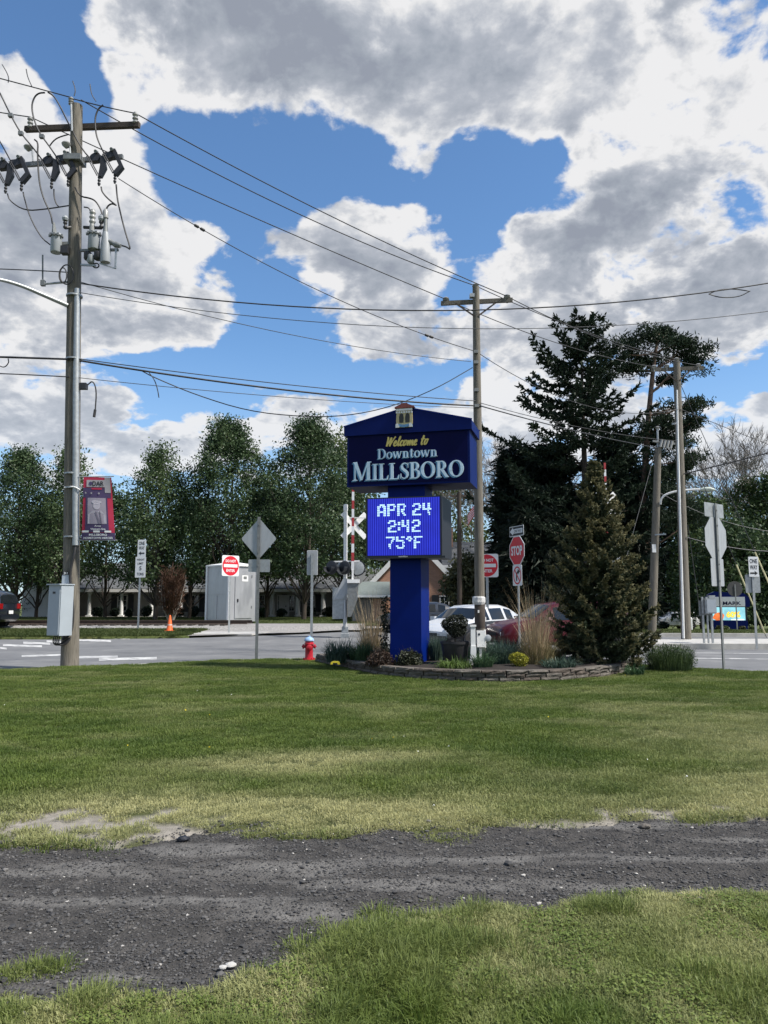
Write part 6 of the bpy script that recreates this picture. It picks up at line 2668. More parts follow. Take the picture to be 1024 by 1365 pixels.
m.build('screen_number', MT['scr_y'], sc2, local=True)
m = MB()
m.prism([(x * s, q(v)) for x, v in [(-21, 824), (-17, 817), (-9, 816), (-6, 820), (-8, 826), (-16, 827)]], -.34, -.327)
m.build('screen_picture', MT['scr_r'], sc2, local=True)
m = MB()
m.prism([(x * s, q(v)) for x, v in [(2, 825), (18, 825), (18, 826.5), (2, 826.5)]], -.334, -.327)
m.build('screen_strip', MT['scr_w'], sc2, local=True)
m = MB()
m.prism([(-26 * s, q(795)), (24 * s, q(795)), (20 * s, q(791)), (-15 * s, q(788.5)), (-24 * s, q(792))], -.25, .25)
m.build('crown_trim', MT['navy'], t, local=True)
# white post by the far verge
p = placed(921.5, 838, 45, None)
p.z = Hs(p.x, p.y)
t = thing('marker_post', 'short white marker post by the white car', 'post', p)
m = MB()
m.lathe([(.08, 0), (.08, .75), (.05, .8)], (0, 0, 0), 10)
m.build('post', MT['white'], t, local=True)

# ------------------------------------------------------------------ trees
def limb(a, b, r0, r1, n=5, wob=.08, sides=6):
    a, b = np.array(a, float), np.array(b, float)
    l = np.linalg.norm(b - a)
    pts, rr = [], []
    off = np.zeros(3)
    for i in range(n + 1):
        t = i / n
        if 0 < i < n:
            off = off + rng.normal(0, wob * l / n, 3)
        pts.append(a + (b - a) * t + off * math.sin(math.pi * t))
        rr.append(r0 + (r1 - r0) * t)
    return pts, rr


def tree_root(name, label, u, vbase, Y, group=None, z=None):
    p = at(u, vbase, Y)
    p.z = Hs(p.x, p.y) if z is None else z
    return thing(name, label, 'tree', p, 0, group), p


def finish_tree(t, trunk, V, Q, leaf, bark='bark'):
    trunk.build('trunk', MT[bark], t, local=True, smooth=60)
    o = npmesh('crown', V, Q, LM[leaf], t)
    o['kind'] = 'stuff'


def broad(name, label, u, vtop, vbase, wpx, Y, leaf, prof, n=26000, lsize=.16, clumps=150, group=None, bark='bark', trunk_r=.16, bare_to=.16, multi=5, sig=.42, needles=False):
    """upright broadleaf tree: trunk, rising limbs, leaf clumps at limb ends; prof(t) = half width fraction up the crown"""
    t, p = tree_root(name, label, u, vbase, Y, group)
    ht = at(u, vtop, Y).z - p.z
    hw = wpx / 2 * Y / F
    m = MB()
    lean = rng.normal(0, .02, 2) * ht
    top = np.array([lean[0], lean[1], ht * .93])
    pts, rr = limb((0, 0, -.2), top, trunk_r, .02, 9, .05)
    m.tube(pts, rr, 8)
    cen, wts = [], []
    z0 = bare_to
    for i in range(clumps):
        tz = rng.uniform(0, 1) ** .9
        a = rng.uniform(0, 2 * np.pi)
        rad = hw * prof(tz) * rng.uniform(.25, 1) ** .5 * (1 + .22 * math.sin(a * 3 + u) + rng.normal(0, .10))
        z = ht * (z0 + (1 - z0) * tz)
        f = min(1, max(0, z / ht))
        axp = np.array([lean[0] * f, lean[1] * f, 0])
        c = axp + np.array([math.cos(a) * rad, math.sin(a) * rad, z + rng.normal(0, .2)])
        cen.append(c)
        if i % multi == 0:
            zb_ = max(ht * .08, z - rad * rng.uniform(1.0, 1.8))
            k = min(1, zb_ / (ht * .93))
            b0 = np.array([lean[0] * k, lean[1] * k, zb_])
            q, r_ = limb(b0, c, max(.02, trunk_r * .42 * (1 - .6 * k)), .012, 5, .15)
            m.tube(q, r_, 5)
    cen = np.array(cen)
    per = n // len(cen)
    sg = sig * rng.uniform(.6, 1.35, len(cen))
    P = np.repeat(cen, per, 0) + rng.normal(0, 1, (len(cen) * per, 3)).clip(-1.9, 1.9) * np.repeat(sg, per)[:, None] * np.array([1, 1, .85])
    P = P[P[:, 2] > ht * bare_to * rng.uniform(.8, 1.12, len(P))]
    if needles:
        dv = P * np.array([1, 1, 0])
        dv = dv / (np.linalg.norm(dv, axis=1)[:, None] + 1e-6) + rng.normal(0, .5, P.shape) + np.array([0, 0, -.35])
        V, Q = sprays(P, dv, lsize * 2.4 * rng.uniform(.5, 1.3, len(P)), lsize * .42)
    else:
        V, Q = leafcloud(P, lsize, .4, .2)
    finish_tree(t, m, V, Q, leaf, bark)
    return t


pear_prof = lambda t: (math.sin(math.pi * min(1, (t * .76 + .20))) ** .8) * (1.12 - .46 * t)
Gp = 'leafy street trees in front of the bungalow'
for (u, vt, w_, Yt, lf, nn, lab) in (
        (18, 606, 118, 58, 'pear', 24000, 'dark leafy tree cut by the left picture edge'),
        (88, 604, 96, 57, 'pear2', 15000, 'thin crowned leafy tree behind the near utility pole and banner'),
        (207, 600, 104, 56, 'pear2', 20000, 'leafy tree above the WEIGHT LIMIT sign'),
        (302, 566, 138, 56, 'pear', 34000, 'tall dense leafy tree behind the signal house'),
        (405, 562, 142, 56, 'pear', 36000, 'tall dense leafy tree left of the blue town sign')):
    broad('pear_tree', lab, u, vt, 823, w_, Yt, lf, pear_prof, int(nn * 1.2), .155, 250, Gp, 'bark', .19, .205, 4, .44)
# darker lower mass joining them
for (u, vt, w_, Yt, lf, nn, lab) in (
        (140, 655, 120, 63, 'pear', 15000, 'lower dark tree between the banner and the WEIGHT LIMIT sign'),
        (252, 668, 110, 62, 'pear', 15000, 'lower dark tree filling the gap left of the signal house'),
        (355, 655, 110, 63, 'pear', 16000, 'lower dark tree between the two tallest leafy trees'),
        (48, 680, 100, 63, 'pear', 12000, 'lower dark tree at the far left in front of the white siding'),
        (455, 640, 100, 64, 'pear2', 15000, 'lower dark tree directly behind the left crossing signal')):
    broad('shade_tree', lab, u, vt, 822, w_, Yt, lf, lambda t: math.sin(math.pi * min(1, t * .8 + .2)) ** .6, nn, .23, 130, 'lower trees filling the row', 'bark', .16, .31, 5, .55)
for (u, vt, w_, Yt, lf, nn, lab) in (
        (458, 588, 90, 76, 'spring', 9000, 'pale green spring tree behind the left side of the town sign'),
        (598, 640, 130, 78, 'spring', 14000, 'pale yellow green tree seen under the town sign cabinet'),
        (520, 690, 110, 74, 'pear2', 11000, 'dark tree behind the message screen'),
        (360, 620, 70, 78, 'spring', 6000, 'pale spring tree peeping between the tallest leafy trees')):
    broad('distant_tree', lab, u, vt, 820, w_, Yt, lf, lambda t: math.sin(math.pi * min(1, t * .8 + .2)) ** .6, nn, .27, 90, 'trees far behind the row', 'bark', .16, .14, 5, .7)


def sprays(bases, dirs, lens, w, kink=.15):
    """twig brushes: two crossed tapering ribbons each"""
    n = len(bases)
    d = dirs / (np.linalg.norm(dirs, axis=1)[:, None] + 1e-9)
    e = np.cross(d, rng.normal(0, 1, (n, 3)))
    e /= np.linalg.norm(e, axis=1)[:, None] + 1e-9
    f = np.cross(d, e)
    Ls = lens[:, None]
    mid = bases + d * Ls * .5 + rng.normal(0, 1, (n, 3)) * Ls * kink * .3
    tip = bases + d * Ls + rng.normal(0, 1, (n, 3)) * Ls * kink
    out = []
    for s in (e, f):
        ww = w[:, None] if hasattr(w, '__len__') else w
        V = np.stack([bases - s * ww * .3, bases + s * ww * .3, mid + s * ww * .55, mid - s * ww * .55, tip + s * ww * .12, tip - s * ww * .12], 1)
        b = np.arange(n)[:, None] * 6
        Q = np.concatenate([b + np.array([0, 1, 2, 3]), b + np.array([3, 2, 4, 5])], 0)
        out.append((V.reshape(-1, 3), Q))
    return merge(out)


def conifer(name, label, u, vtop, vbase, Y, prof, nwh, per, twl, tww, leaf, tipleaf=None, z0=.03, up0=-.15, up1=.5, dense=9, trunk_r=.1, bark='bark', droop=.15,
            lean=0.0, side=None, sub=6, group=None, base_z=None, tipfrac=.2, holes=0.0, shrink=.62, fmax=.985):
    t, p = tree_root(name, label, u, vbase, Y, group, base_z)
    ht = at(u, vtop, Y).z - p.z
    m = MB()
    tp = np.array([lean, 0, ht])
    q, r_ = limb((0, 0, -.1), tp, trunk_r, .012, 10, .01)
    m.tube(q, r_, 8)
    B, D, Ln, TB, TD, TL = [], [], [], [], [], []
    for i in range(nwh):
        f = z0 + (1 - z0) * (i / nwh) ** .92 + rng.normal(0, .25 / nwh)
        f = min(.99, max(.01, f)) * fmax / .985
        for k in range(per):
            if rng.uniform() < holes:
                continue
            a = 2 * np.pi * (k / per) + i * 2.4 + rng.normal(0, .3)
            R_ = prof(f) * rng.uniform(.55, 1.12)
            if side:
                R_ *= side(f, math.cos(a))
            if R_ < .04:
                continue
            sl = up0 + (up1 - up0) * f
            b0 = tp * f
            b0[2] = ht * f
            n_ = max(3, int(R_ / (twl * .55)))
            prev = b0
            path = [b0]
            for j in range(1, n_ + 1):
                s = j / n_
                r = R_ * s
                z = b0[2] + R_ * (sl * s - droop * math.sin(math.pi * s * .9) + .10 * s ** 3)
                path.append(np.array([b0[0] + math.cos(a + .12 * math.sin(s * 3 + i)) * r, b0[1] + math.sin(a + .12 * math.sin(s * 3 + i)) * r, z]))
            m.tube(path, [max(.006, trunk_r * .22 * (1 - f * .6) * (1 - .85 * j / n_)) for j in range(n_ + 1)], 4, False)
            for j in range(1, n_ + 1):
                s = j / n_
                if s < .18 and f < .8:
                    continue
                d = path[j] - path[j - 1]
                d /= np.linalg.norm(d) + 1e-9
                sidev = np.array([-d[1], d[0], 0])
                for h in range(dense):
                    sg = 1 if h % 2 else -1
                    dd = d * rng.uniform(.35, .9) + sidev * sg * rng.uniform(.4, 1.0) + np.array([0, 0, rng.normal(-.12, .28)])
                    bb = path[j - 1] + (path[j] - path[j - 1]) * rng.uniform(0, 1)
                    ll = twl * rng.uniform(.55, 1.2) * (1.15 - .45 * s) * (1.1 - shrink * f)
                    tgt = (TB, TD, TL) if (s > .8 and rng.uniform() < tipfrac * (1 + 2 * f)) else (B, D, Ln)
                    tgt[0].append(bb)
                    tgt[1].append(dd)
                    tgt[2].append(ll)
                if j == n_:
                    for h in range(3):
                        TB.append(path[j] - d * twl * .2)
                        TD.append(d + rng.normal(0, .25, 3))
                        TL.append(twl * rng.uniform(.5, 1) * (1.1 - shrink * f))
    m.build('trunk', MT[bark], t, local=True, smooth=60)

    def mk(nm, b, d, l, lf):
        b, d, l = np.array(b), np.array(d), np.array(l)
        # every twig carries smaller twigs
        bs, ds, ls = [b], [d], [l]
        for s_i in range(sub):
            k = rng.uniform(.1, .9, len(b))[:, None]
            dn = d / (np.linalg.norm(d, axis=1)[:, None] + 1e-9)
            bs.append(b + dn * l[:, None] * k)
            ds.append(dn * .7 + rng.normal(0, .55, b.shape))
            ls.append(l * rng.uniform(.3, .6, len(b)))
        b, d, l = np.concatenate(bs), np.concatenate(ds), np.concatenate(ls)
        V, Q = sprays(b, d, l, tww * rng.uniform(.6, 1.3, len(b)))
        o = npmesh(nm, V, Q, LM[lf], t)
        o['kind'] = 'stuff'
    mk('crown', B, D, Ln, leaf)
    if TB:
        mk('crown_tips', TB, TD, TL, tipleaf or leaf)
    return t


# the spruce in the bed: cone with brownish tips, dense near the ground
_sf = [0, .06, .3, .45, .65, .83, .93, 1.0]
_sr = [.98, 1.18, 1.17, 1.04, .62, .24, .10, .03]
conifer('spruce_tree', 'young brown tipped spruce with a bare leader, at the right end of the flower bed', 801, 600, 889, 18.4,
        lambda f: float(np.interp(f, _sf, _sr)), 32, 10, .19, .031, 'spruce', 'spruce_tip', .015, -.04, .75, 8, .05, 'bark', .14,
        sub=6, base_z=.18, tipfrac=.45, fmax=.925)

# big open crowned spruce behind
_bf = [0, .1, .3, .5, .7, .85, .93, .98, 1.0]
_br = [4.6, 5.4, 5.6, 5.6, 4.7, 3.2, 2.3, 1.2, .3]
conifer('spruce_tree', 'very tall dark spruce with open ragged upswept branches against the sky', 786, 424, 836, 46,
        lambda f: float(np.interp(f, _bf, _br)), 27, 5, .62, .090, 'ever', 'ever', .05, -.22, .40, 6, .34, 'bark', .13,
        side=lambda f, c: 1.0 + (.12 if c < 0 else -.16) * (1 if f > .3 else 0), sub=5, holes=.20, shrink=.22)


# pine: clumped plates of needles on bare limbs
def clump_tree(name, label, u, vtop, vbase, Y, trunk_px, clumps, leaf, lsize, per, bark, group=None, trunk_r=.25):
    t, p = tree_root(name, label, u, vbase, Y, group)
    m = MB()
    tr_ = [np.array(at(a, b, Y) - p) for a, b in trunk_px]
    tr_[0][2] = -.2
    P3 = smooth_pts([Vector(x) for x in tr_], 1)
    m.tube(P3, [trunk_r * (1 - .75 * i / (len(P3) - 1)) for i in range(len(P3))], 8)
    pts = []
    for (cu, cv, rw, rh, dy) in clumps:
        c = np.array(at(cu, cv, Y + dy) - p)
        a, b = rw * Y / F, rh * Y / F
        # nearest trunk point lower down
        tz = c[2] - .35 * abs(c[0])
        bt = min(P3, key=lambda q: abs(q.z - tz) + .2 * abs(q.x - c[0]))
        nsub = max(5, int(a * b * 5.5))
        for i in range(nsub):
            d = rng.normal(0, 1, 3)
            d /= np.linalg.norm(d)
            cc = c + d * np.array([a, a * .8, b]) * rng.uniform(.0, 1) ** .6
            if i % 3 == 0:
                q, r_ = limb(bt, cc, trunk_r * .22, .02, 5, .1)
                m.tube(q, r_, 5)
            pts.append(cc + rng.normal(0, 1, (per, 3)).clip(-1.5, 1.5) * np.array([.46, .46, .20]) * rng.uniform(.6, 1.25))
    m.build('trunk', MT[bark], t, local=True, smooth=60)
    P = np.concatenate(pts)
    d = rng.normal(0, 1, P.shape) + np.array([0, 0, .5])
    V, Q = sprays(P, d, lsize * rng.uniform(.6, 1.3, len(P)), lsize * .26)
    o = npmesh('crown', V, Q, LM[leaf], t)
    o['kind'] = 'stuff'
    return t


clump_tree('pine_tree', 'tall dark pine with bare reddish limbs and flat needle plates, right of the tall spruce', 862, 436, 838, 48,
           [(858, 838), (858, 700), (861, 600), (866, 540), (872, 480), (878, 445)],
           [(858, 452, 52, 11, 0), (832, 462, 34, 10, -1), (884, 446, 26, 9, 1), (915, 470, 28, 16, 0), (905, 458, 20, 8, -1), (835, 492, 42, 12, 0), (862, 482, 30, 10, 1), (925, 488, 18, 10, 0),
            (888, 505, 16, 6, 1), (903, 545, 36, 18, 0), (920, 560, 26, 20, 1), (878, 565, 22, 14, -1), (900, 585, 40, 18, 0), (858, 590, 34, 18, 1), (912, 620, 34, 24, 0), (870, 625, 44, 20, 0), (890, 655, 46, 24, -1),
            (850, 660, 40, 26, 1), (905, 690, 36, 26, 0), (865, 700, 44, 28, 0)],
           'everpine', .24, 170, 'bark_pine', None, .30)
Ge = 'dark evergreens massed behind the spruce in the bed'
for (u, vt, w_, Yt, lab) in ((693, 606, 74, 50, 'dark shaggy evergreen right of the second pole'), (738, 596, 78, 49, 'dark shaggy evergreen under the left side of the tall spruce'),
                             (828, 580, 84, 51, 'dark shaggy evergreen behind the crossing gate at right'), (716, 690, 90, 44, 'lower dark evergreen behind the STOP sign'),
                             (770, 660, 110, 47, 'lower dark evergreen left of the spruce in the bed'),
                             (834, 690, 46, 47, 'lower dark evergreen behind the shorter pole'), (905, 655, 70, 84, 'dark evergreen behind the sidewalk pole')):
    t = broad('evergreen_tree', lab, u, vt, 832, w_, Yt, 'everdark', lambda t: (1 - t) ** .45 * (.75 + .25 * min(1, t * 4)), 12000, .22, 190, Ge, 'bark', .2, .03, 6, .42, True)
Gr = 'green trees at the right edge'
for (u, vt, w_, Yt, lf, lab) in ((945, 668, 90, 66, 'midgreen', 'mid green tree behind the octagonal sign back'), (1000, 648, 110, 68, 'midgreen', 'mid green tree behind the ONE WAY sign at right'),
                                 (1050, 640, 120, 66, 'midgreen', 'mid green tree cut by the right picture edge'), (975, 700, 110, 60, 'pear', 'dark tree directly behind the far business sign'),
                                 (935, 720, 60, 82, 'ever', 'dark bushy tree behind the pedestal cabinet'), (1030, 715, 90, 60, 'pear', 'dark tree behind the guy wires at right'),
                                 (878, 738, 80, 86, 'olive', 'brownish dark tree behind the white car')):
    broad('tree', lab, u, vt, 836, w_, Yt, lf, lambda t: math.sin(math.pi * min(1, t * .78 + .22)) ** .55, 15000, .24, 110, Gr, 'bark', .16, .06, 6, .62)


def bare_tree(name, label, u, vtop, vbase, Y, spread, mat='bark_pale', levels=6, r0=.16, group=None, n0=5, r_min=.012, twig=None):
    t, p = tree_root(name, label, u, vbase, Y, group)
    ht = at(u, vtop, Y).z - p.z
    m = MB()
    fine = []

    def grow(a, d, l, r, lev):
        b = a + d * l
        pts, rr = limb(a, b, r, r * .62, 3, .12)
        if lev > levels - 3 and twig:
            fine.append((pts[0], pts[-1], r))
        else:
            m.tube(pts, rr, 5 if lev < 3 else 3, False)
        if lev >= levels:
            return
        k = n0 if lev == 0 else rng.integers(2, 4)
        for i in range(k):
            nd = d + rng.normal(0, spread, 3) * np.array([1, 1, .45])
            nd[2] += .12
            nd /= np.linalg.norm(nd)
            grow(pts[-1] if i else pts[-2] * .4 + pts[-1] * .6, nd, l * rng.uniform(.6, .86), max(r_min, r * .58), lev + 1)
    grow(np.array([0, 0, -.1]), np.array([0, 0, 1.0]), ht * .27, r0, 0)
    m.build('trunk', MT[mat], t, local=True, smooth=60)
    if fine:
        A = np.array([f[0] for f in fine])
        Bv = np.array([f[1] for f in fine])
        d = Bv - A
        l = np.linalg.norm(d, axis=1)
        V, Q = sprays(A, d, l * 1.15, np.maximum(.03, np.array([f[2] for f in fine]) * 2))
        o = npmesh('twigs', V, Q, LM[twig], t)
        o['kind'] = 'stuff'
    return t


Gb = 'bare pale trees not yet in leaf'
for (u, vt, lab, Yt, n0) in ((672, 575, 'pale bare tree just right of the second pole', 64, 6), (655, 600, 'pale bare tree half hidden by the second pole', 70, 6), (700, 610, 'pale bare tree against the dark evergreens', 56, 6),
                             (985, 588, 'tall bare tree above the ONE WAY sign at right', 72, 5), (1015, 575, 'tall bare tree at the right picture edge', 74, 5), (950, 618, 'bare tree above the octagonal sign back', 74, 5)):
    bare_tree('bare_tree', lab, u, vt, 830, Yt, .40, 'bark_pale', 7, .2, Gb, n0, .02, 'twig')
# reddish twiggy shrub by the cone
t, p = tree_root('twiggy_shrub', 'reddish brown twiggy shrub above the traffic cone', 228, 826, 52)
t['category'] = 'shrub'
m = MB()
V_, Q_ = [], []
for k in range(26):
    a = rng.uniform(0, 6.28)
    tip = np.array([math.cos(a) * rng.uniform(.1, 1.0), math.sin(a) * rng.uniform(.1, .9), rng.uniform(2.0, 3.5)])
    q, r_ = limb((math.cos(a) * .12, math.sin(a) * .12, -.1), tip, .045, .012, 5, .12)
    m.tube(q, r_, 5)
m.build('stems', MT['bark_pale'], t, local=True)
n_ = 2300
zz_ = .5 + 3.1 * rng.uniform(0, 1, n_) ** .8
rad = (.12 + .95 * (zz_ / 3.6) ** .8 * (1 - .45 * (zz_ / 3.6) ** 3)) * rng.uniform(0, 1, n_) ** .5
a = rng.uniform(0, 6.28, n_)
zz_ = zz_ * (.82 + .2 * np.cos(3 * a + 1) * rad + rng.normal(0, .07, n_))
P = np.stack([np.cos(a) * rad, np.sin(a) * rad, zz_], -1)
d = np.stack([np.cos(a) * .5, np.sin(a) * .5, np.ones(n_)], -1) + rng.normal(0, .4, (n_, 3))
o = npmesh('twigs', *sprays(P, d, rng.uniform(.2, .6, n_), .035), LM['redbrown'], t)
o['kind'] = 'stuff'
# olive bush beside the brick gable
broad('cedar_tree', 'olive brown bushy cedar in front of the brick gable', 625, 752, 832, 62, 46, 'olive', lambda t: math.sin(math.pi * min(1, t * .7 + .3)) ** .6, 9000, .20, 90, None, 'bark', .1, .04, 5, .33)

# ------------------------------------------------------------------ houses
def ub(u, Y):           # world x of a photo column at ground depth Y
    return at(u, 803, Y).x


def zv(v, Y, u=512):
    return at(u, v, Y).z


def window(par, x0, x1, z0, z1, y, shut=False, cols=2, rows=2, shutter=None):
    """framed window let into a wall facing -y (world coordinates)"""
    m = MB()
    f = .07
    m.box(((x0 + x1) / 2, y - .03, z0 + f / 2), (x1 - x0, .08, f))
    m.box(((x0 + x1) / 2, y - .03, z1 - f / 2), (x1 - x0, .08, f))
    m.box((x0 + f / 2, y - .03, (z0 + z1) / 2), (f, .08, z1 - z0 - 2 * f))
    m.box((x1 - f / 2, y - .03, (z0 + z1) / 2), (f, .08, z1 - z0 - 2 * f))
    w = m.build('window', MT['white'], par)
    m = MB()
    m.box(((x0 + x1) / 2, y - .015, (z0 + z1) / 2), (x1 - x0 - 2 * f, .02, z1 - z0 - 2 * f))
    m.build('pane', MT['winglass'], w)
    m = MB()
    for i in range(1, cols):
        m.box((x0 + (x1 - x0) * i / cols, y - .032, (z0 + z1) / 2), (.035, .02, z1 - z0 - 2 * f))
    for i in range(1, rows):
        m.box(((x0 + x1) / 2, y - .0345, z0 + (z1 - z0) * i / rows), (x1 - x0 - 2 * f, .02, .035))
    m.build('glazing_bar', MT['white'], w)
    if shutter:
        for xs_ in (x0 - .32, x1 + .32):
            m = MB()
            m.box((xs_, y - .03, (z0 + z1) / 2), (.5, .05, z1 - z0 + .1))
            m.build('shutter', shutter, par)
    return w


MT['shutter'] = pm('dark_shutter', (.02, .022, .026), .6, var=.15)
Y = 70.0
g0 = .3
bx0, bx1 = ub(70, Y), ub(470, Y)
t = thing('bungalow', 'long pale bungalow with white porch columns behind the row of leafy trees', 'house', ((bx0 + bx1) / 2, Y, g0))
ze_, zr = zv(786, Y), zv(748, Y)
m = MB()
m.box(((bx0 + bx1) / 2, Y + 4, (ze_ + g0 - .2) / 2), (bx1 - bx0, 8, ze_ - g0 + .2))
m.build('wall', MT['beige'], t)
m = MB()
m.add([(bx0 - .5, Y - 2.4, ze_ - .1), (bx1 + .5, Y - 2.4, ze_ - .1), (bx1 + .5, Y + 8.6, ze_), (bx0 - .5, Y + 8.6, ze_), (bx0 - .5, Y + 3.5, zr), (bx1 + .5, Y + 3.5, zr),
       (bx0 - .5, Y - 2.4, ze_ + .08), (bx1 + .5, Y - 2.4, ze_ + .08)],
      [(6, 7, 5, 4), (5, 2, 3, 4), (0, 1, 7, 6), (0, 6, 4, 3), (1, 2, 5, 7), (0, 3, 2, 1)])
rf = m.build('roof', MT['roof'], t)
m = MB()
m.box(((bx0 + bx1) / 2, Y - 2.45, ze_ - .12), (bx1 - bx0 + 1, .1, .26))
m.build('fascia', MT['white'], t)
for u in (119, 162, 202, 241, 286, 320, 363, 397, 431, 462):
    x = ub(u, Y - 2.2)
    m = MB()
    r_ = .17 if u < 340 else .22
    m.box((x, Y - 2.15, g0 + .1), (r_ * 2.6, r_ * 2.6, .2))
    m.lathe([(r_, .2), (r_ * .95, 1.2), (r_ * .82, ze_ - .45 - g0), (r_ * 1.2, ze_ - .4 - g0), (r_ * 1.2, ze_ - .26 - g0)], (x, Y - 2.15, g0), 12)
    m.build('porch_column', MT['white'], t, smooth=40)
for (u0, u1, sh_) in ((157, 170, True), (254, 265, True), (290, 302, True), (346, 353, False), (370, 376, False), (384, 393, True), (410, 420, True)):
    window(t, ub(u0, Y), ub(u1, Y), zv(815, Y), zv(793, Y), Y, cols=2, rows=3, shutter=MT['shutter'] if sh_ else None)
m = MB()
m.box((ub(379, Y), Y - .05, (zv(822, Y) + zv(793, Y)) / 2), (.95, .08, zv(793, Y) - zv(822, Y)))
d_ = m.build('door', MT['white'], t)
m = MB()
m.box((ub(381.5, Y), Y - .12, g0 + .95), (.06, .06, .12))
m.build('handle', MT['black'], d_)
m = MB()
m.box(((bx0 + bx1) / 2, Y - 1.2, g0 + .02), (bx1 - bx0, 2.6, .1))
m.build('porch_floor', MT['concrete'], t)

# white sided house end at the far left
Y2 = 66.0
x0, x1 = ub(30, Y2), ub(79, Y2)
t = thing('sided_house', 'white clapboard house end half hidden by a round dark shrub at the left', 'house', ((x0 + x1) / 2, Y2, .3))
z0_, z1_ = .25, zv(774, Y2)
m = MB()
m.box(((x0 + x1) / 2, Y2 + 3, (z0_ + z1_) / 2), (x1 - x0, 6, z1_ - z0_))
m.build('wall', MT['siding'], t)
nb = 14
for i in range(nb):
    m = MB()
    za = z0_ + (z1_ - z0_) * i / nb
    hb_ = (z1_ - z0_) / nb
    m.add([(x0, Y2 - .05, za), (x1, Y2 - .05, za), (x1, Y2 - .012, za + hb_), (x0, Y2 - .012, za + hb_), (x0, Y2, za), (x1, Y2, za)], [(0, 1, 2, 3), (0, 4, 5, 1)])
    m.build('clapboard', MT['siding'], t)
m = MB()
m.prism([(x0 - .4, z1_), (x1 + .4, z1_), ((x0 + x1) / 2, z1_ + 1.6)], Y2 - .3, Y2 + 6.3)
m.build('roof', MT['roof'], t)


# foundation shrubs along the porch
def round_shrub(u, v, Y, w, h, leaf, label, n=700, group='round shrubs along the bungalow'):
    p = at(u, v, Y)
    p.z = Hs(p.x, p.y) + .03
    s = Y / F
    plant('round_shrub', label, 'shrub', p, [('foliage', leafcloud(np.concatenate([ballpts(n, (w / 2 * s, w / 2 * s, h / 2 * s), (0, 0, h / 2 * s), .6, 8), ballpts(n // 4, (w / 2.6 * s, w / 2.6 * s, h / 2.6 * s), (0, 0, h / 2 * s), .0)]), .13, .35), LM[leaf])], group)


for u, v, w, h, lf, lab in ((33, 821, 38, 38, 'ever', 'large round dark shrub at the far left in front of the white siding'), (60, 822, 12, 10, 'ever', 'small round shrub at the corner of the white siding'),
                            (131, 823, 15, 15, 'ever', 'round shrub right of the first porch column by the near pole'), (152, 823, 12, 13, 'ever', 'round shrub left of the column behind the WEIGHT LIMIT sign'),
                            (172, 823, 11, 12, 'ever', 'round shrub just left of the WEIGHT LIMIT sign post'), (196, 823, 16, 16, 'ever', 'round shrub just right of the WEIGHT LIMIT sign post'),
                            (238, 824, 18, 14, 'bronze_green', 'round shrub behind the traffic cone'), (258, 824, 17, 15, 'ever', 'round shrub just left of the signal house'),
                            (350, 824, 14, 14, 'midgreen', 'lighter round shrub just right of the signal house'), (375, 824, 15, 13, 'ever', 'round shrub right of the diamond sign post'),
                            (412, 824, 20, 16, 'ever', 'round shrub behind the narrow sign back post'), (438, 824, 20, 14, 'bronze_green', 'round shrub left of the railway relay case'),
                            (500, 826, 22, 14, 'ever', 'round shrub in front of the small fenced outbuilding')):
    round_shrub(u, v, 66.5, w, h, lf, lab)

# brick house with the gable
Y = 58.0
gx, gz = ub(552, Y), zv(718, Y)
xl, xr_ = ub(489, Y), ub(615, Y)
zl = zv(784, Y)
g0 = Hs(gx, Y)
t = thing('brick_house', 'red brick house with a white trimmed gable behind the blue sign column', 'house', (gx, Y, g0))
m = MB()
m.prism([(xl + .5, g0 - .3), (xr_ - .5, g0 - .3), (xr_ - .5, zl + .35), (gx, gz - .15), (xl + .5, zl + .35)], Y, Y + 8)
m.build('wall', MT['brick'], t)
for a, b in (((xl, zl), (gx, gz)), ((gx, gz), (xr_, zl))):
    m = MB()
    av, bv = Vector((a[0], Y - .25, a[1])), Vector((b[0], Y - .25, b[1]))
    m.beam(av, bv, .12, .34, (0, 1, 0) if False else (0, 0, 1))
    m.build('rake_board', MT['white'], t)
    m = MB()
    m.add([(a[0], Y - .3, a[1] + .2), (b[0], Y - .3, b[1] + .2), (b[0], Y + 8.3, b[1] + .2), (a[0], Y + 8.3, a[1] + .2), (a[0], Y - .3, a[1] + .06), (b[0], Y - .3, b[1] + .06), (b[0], Y + 8.3, b[1] + .06), (a[0], Y + 8.3, a[1] + .06)],
          [(0, 1, 2, 3), (4, 7, 6, 5), (0, 4, 5, 1), (2, 6, 7, 3)])
    m.build('roof', MT['roof'], t)
window(t, ub(586, Y), ub(599, Y), zv(818, Y), zv(794, Y), Y, cols=2, rows=3, shutter=MT['shutter'])
window(t, ub(503, Y), ub(511, Y), zv(818, Y), zv(798, Y), Y, cols=2, rows=3)
# side wing
wx0, wx1 = ub(596, Y + 4), ub(668, Y + 4)
m = MB()
m.box(((wx0 + wx1) / 2, Y + 9, (zv(755, Y + 4) + g0) / 2), (wx1 - wx0, 8, zv(755, Y + 4) - g0 + .4))
m.build('wing_wall', MT['beige'], t)
m = MB()
za, zb_ = zv(754, Y + 4), zv(716, Y + 4)
m.add([(wx0 - .3, Y + 4.4, za), (wx1 + .3, Y + 4.4, za), (wx1 + .3, Y + 9, zb_), (wx0 - .3, Y + 9, zb_), (wx0 - .3, Y + 13.6, za), (wx1 + .3, Y + 13.6, za)], [(0, 1, 2, 3), (3, 2, 5, 4), (0, 3, 4), (1, 5, 2)])
m.build('wing_roof', MT['roof'], t)
m = MB()
m.box(((wx0 + wx1) / 2, Y + 4.35, za - .05), (wx1 - wx0 + .6, .12, .2))
m.build('gutter', MT['white'], t)
m = MB()
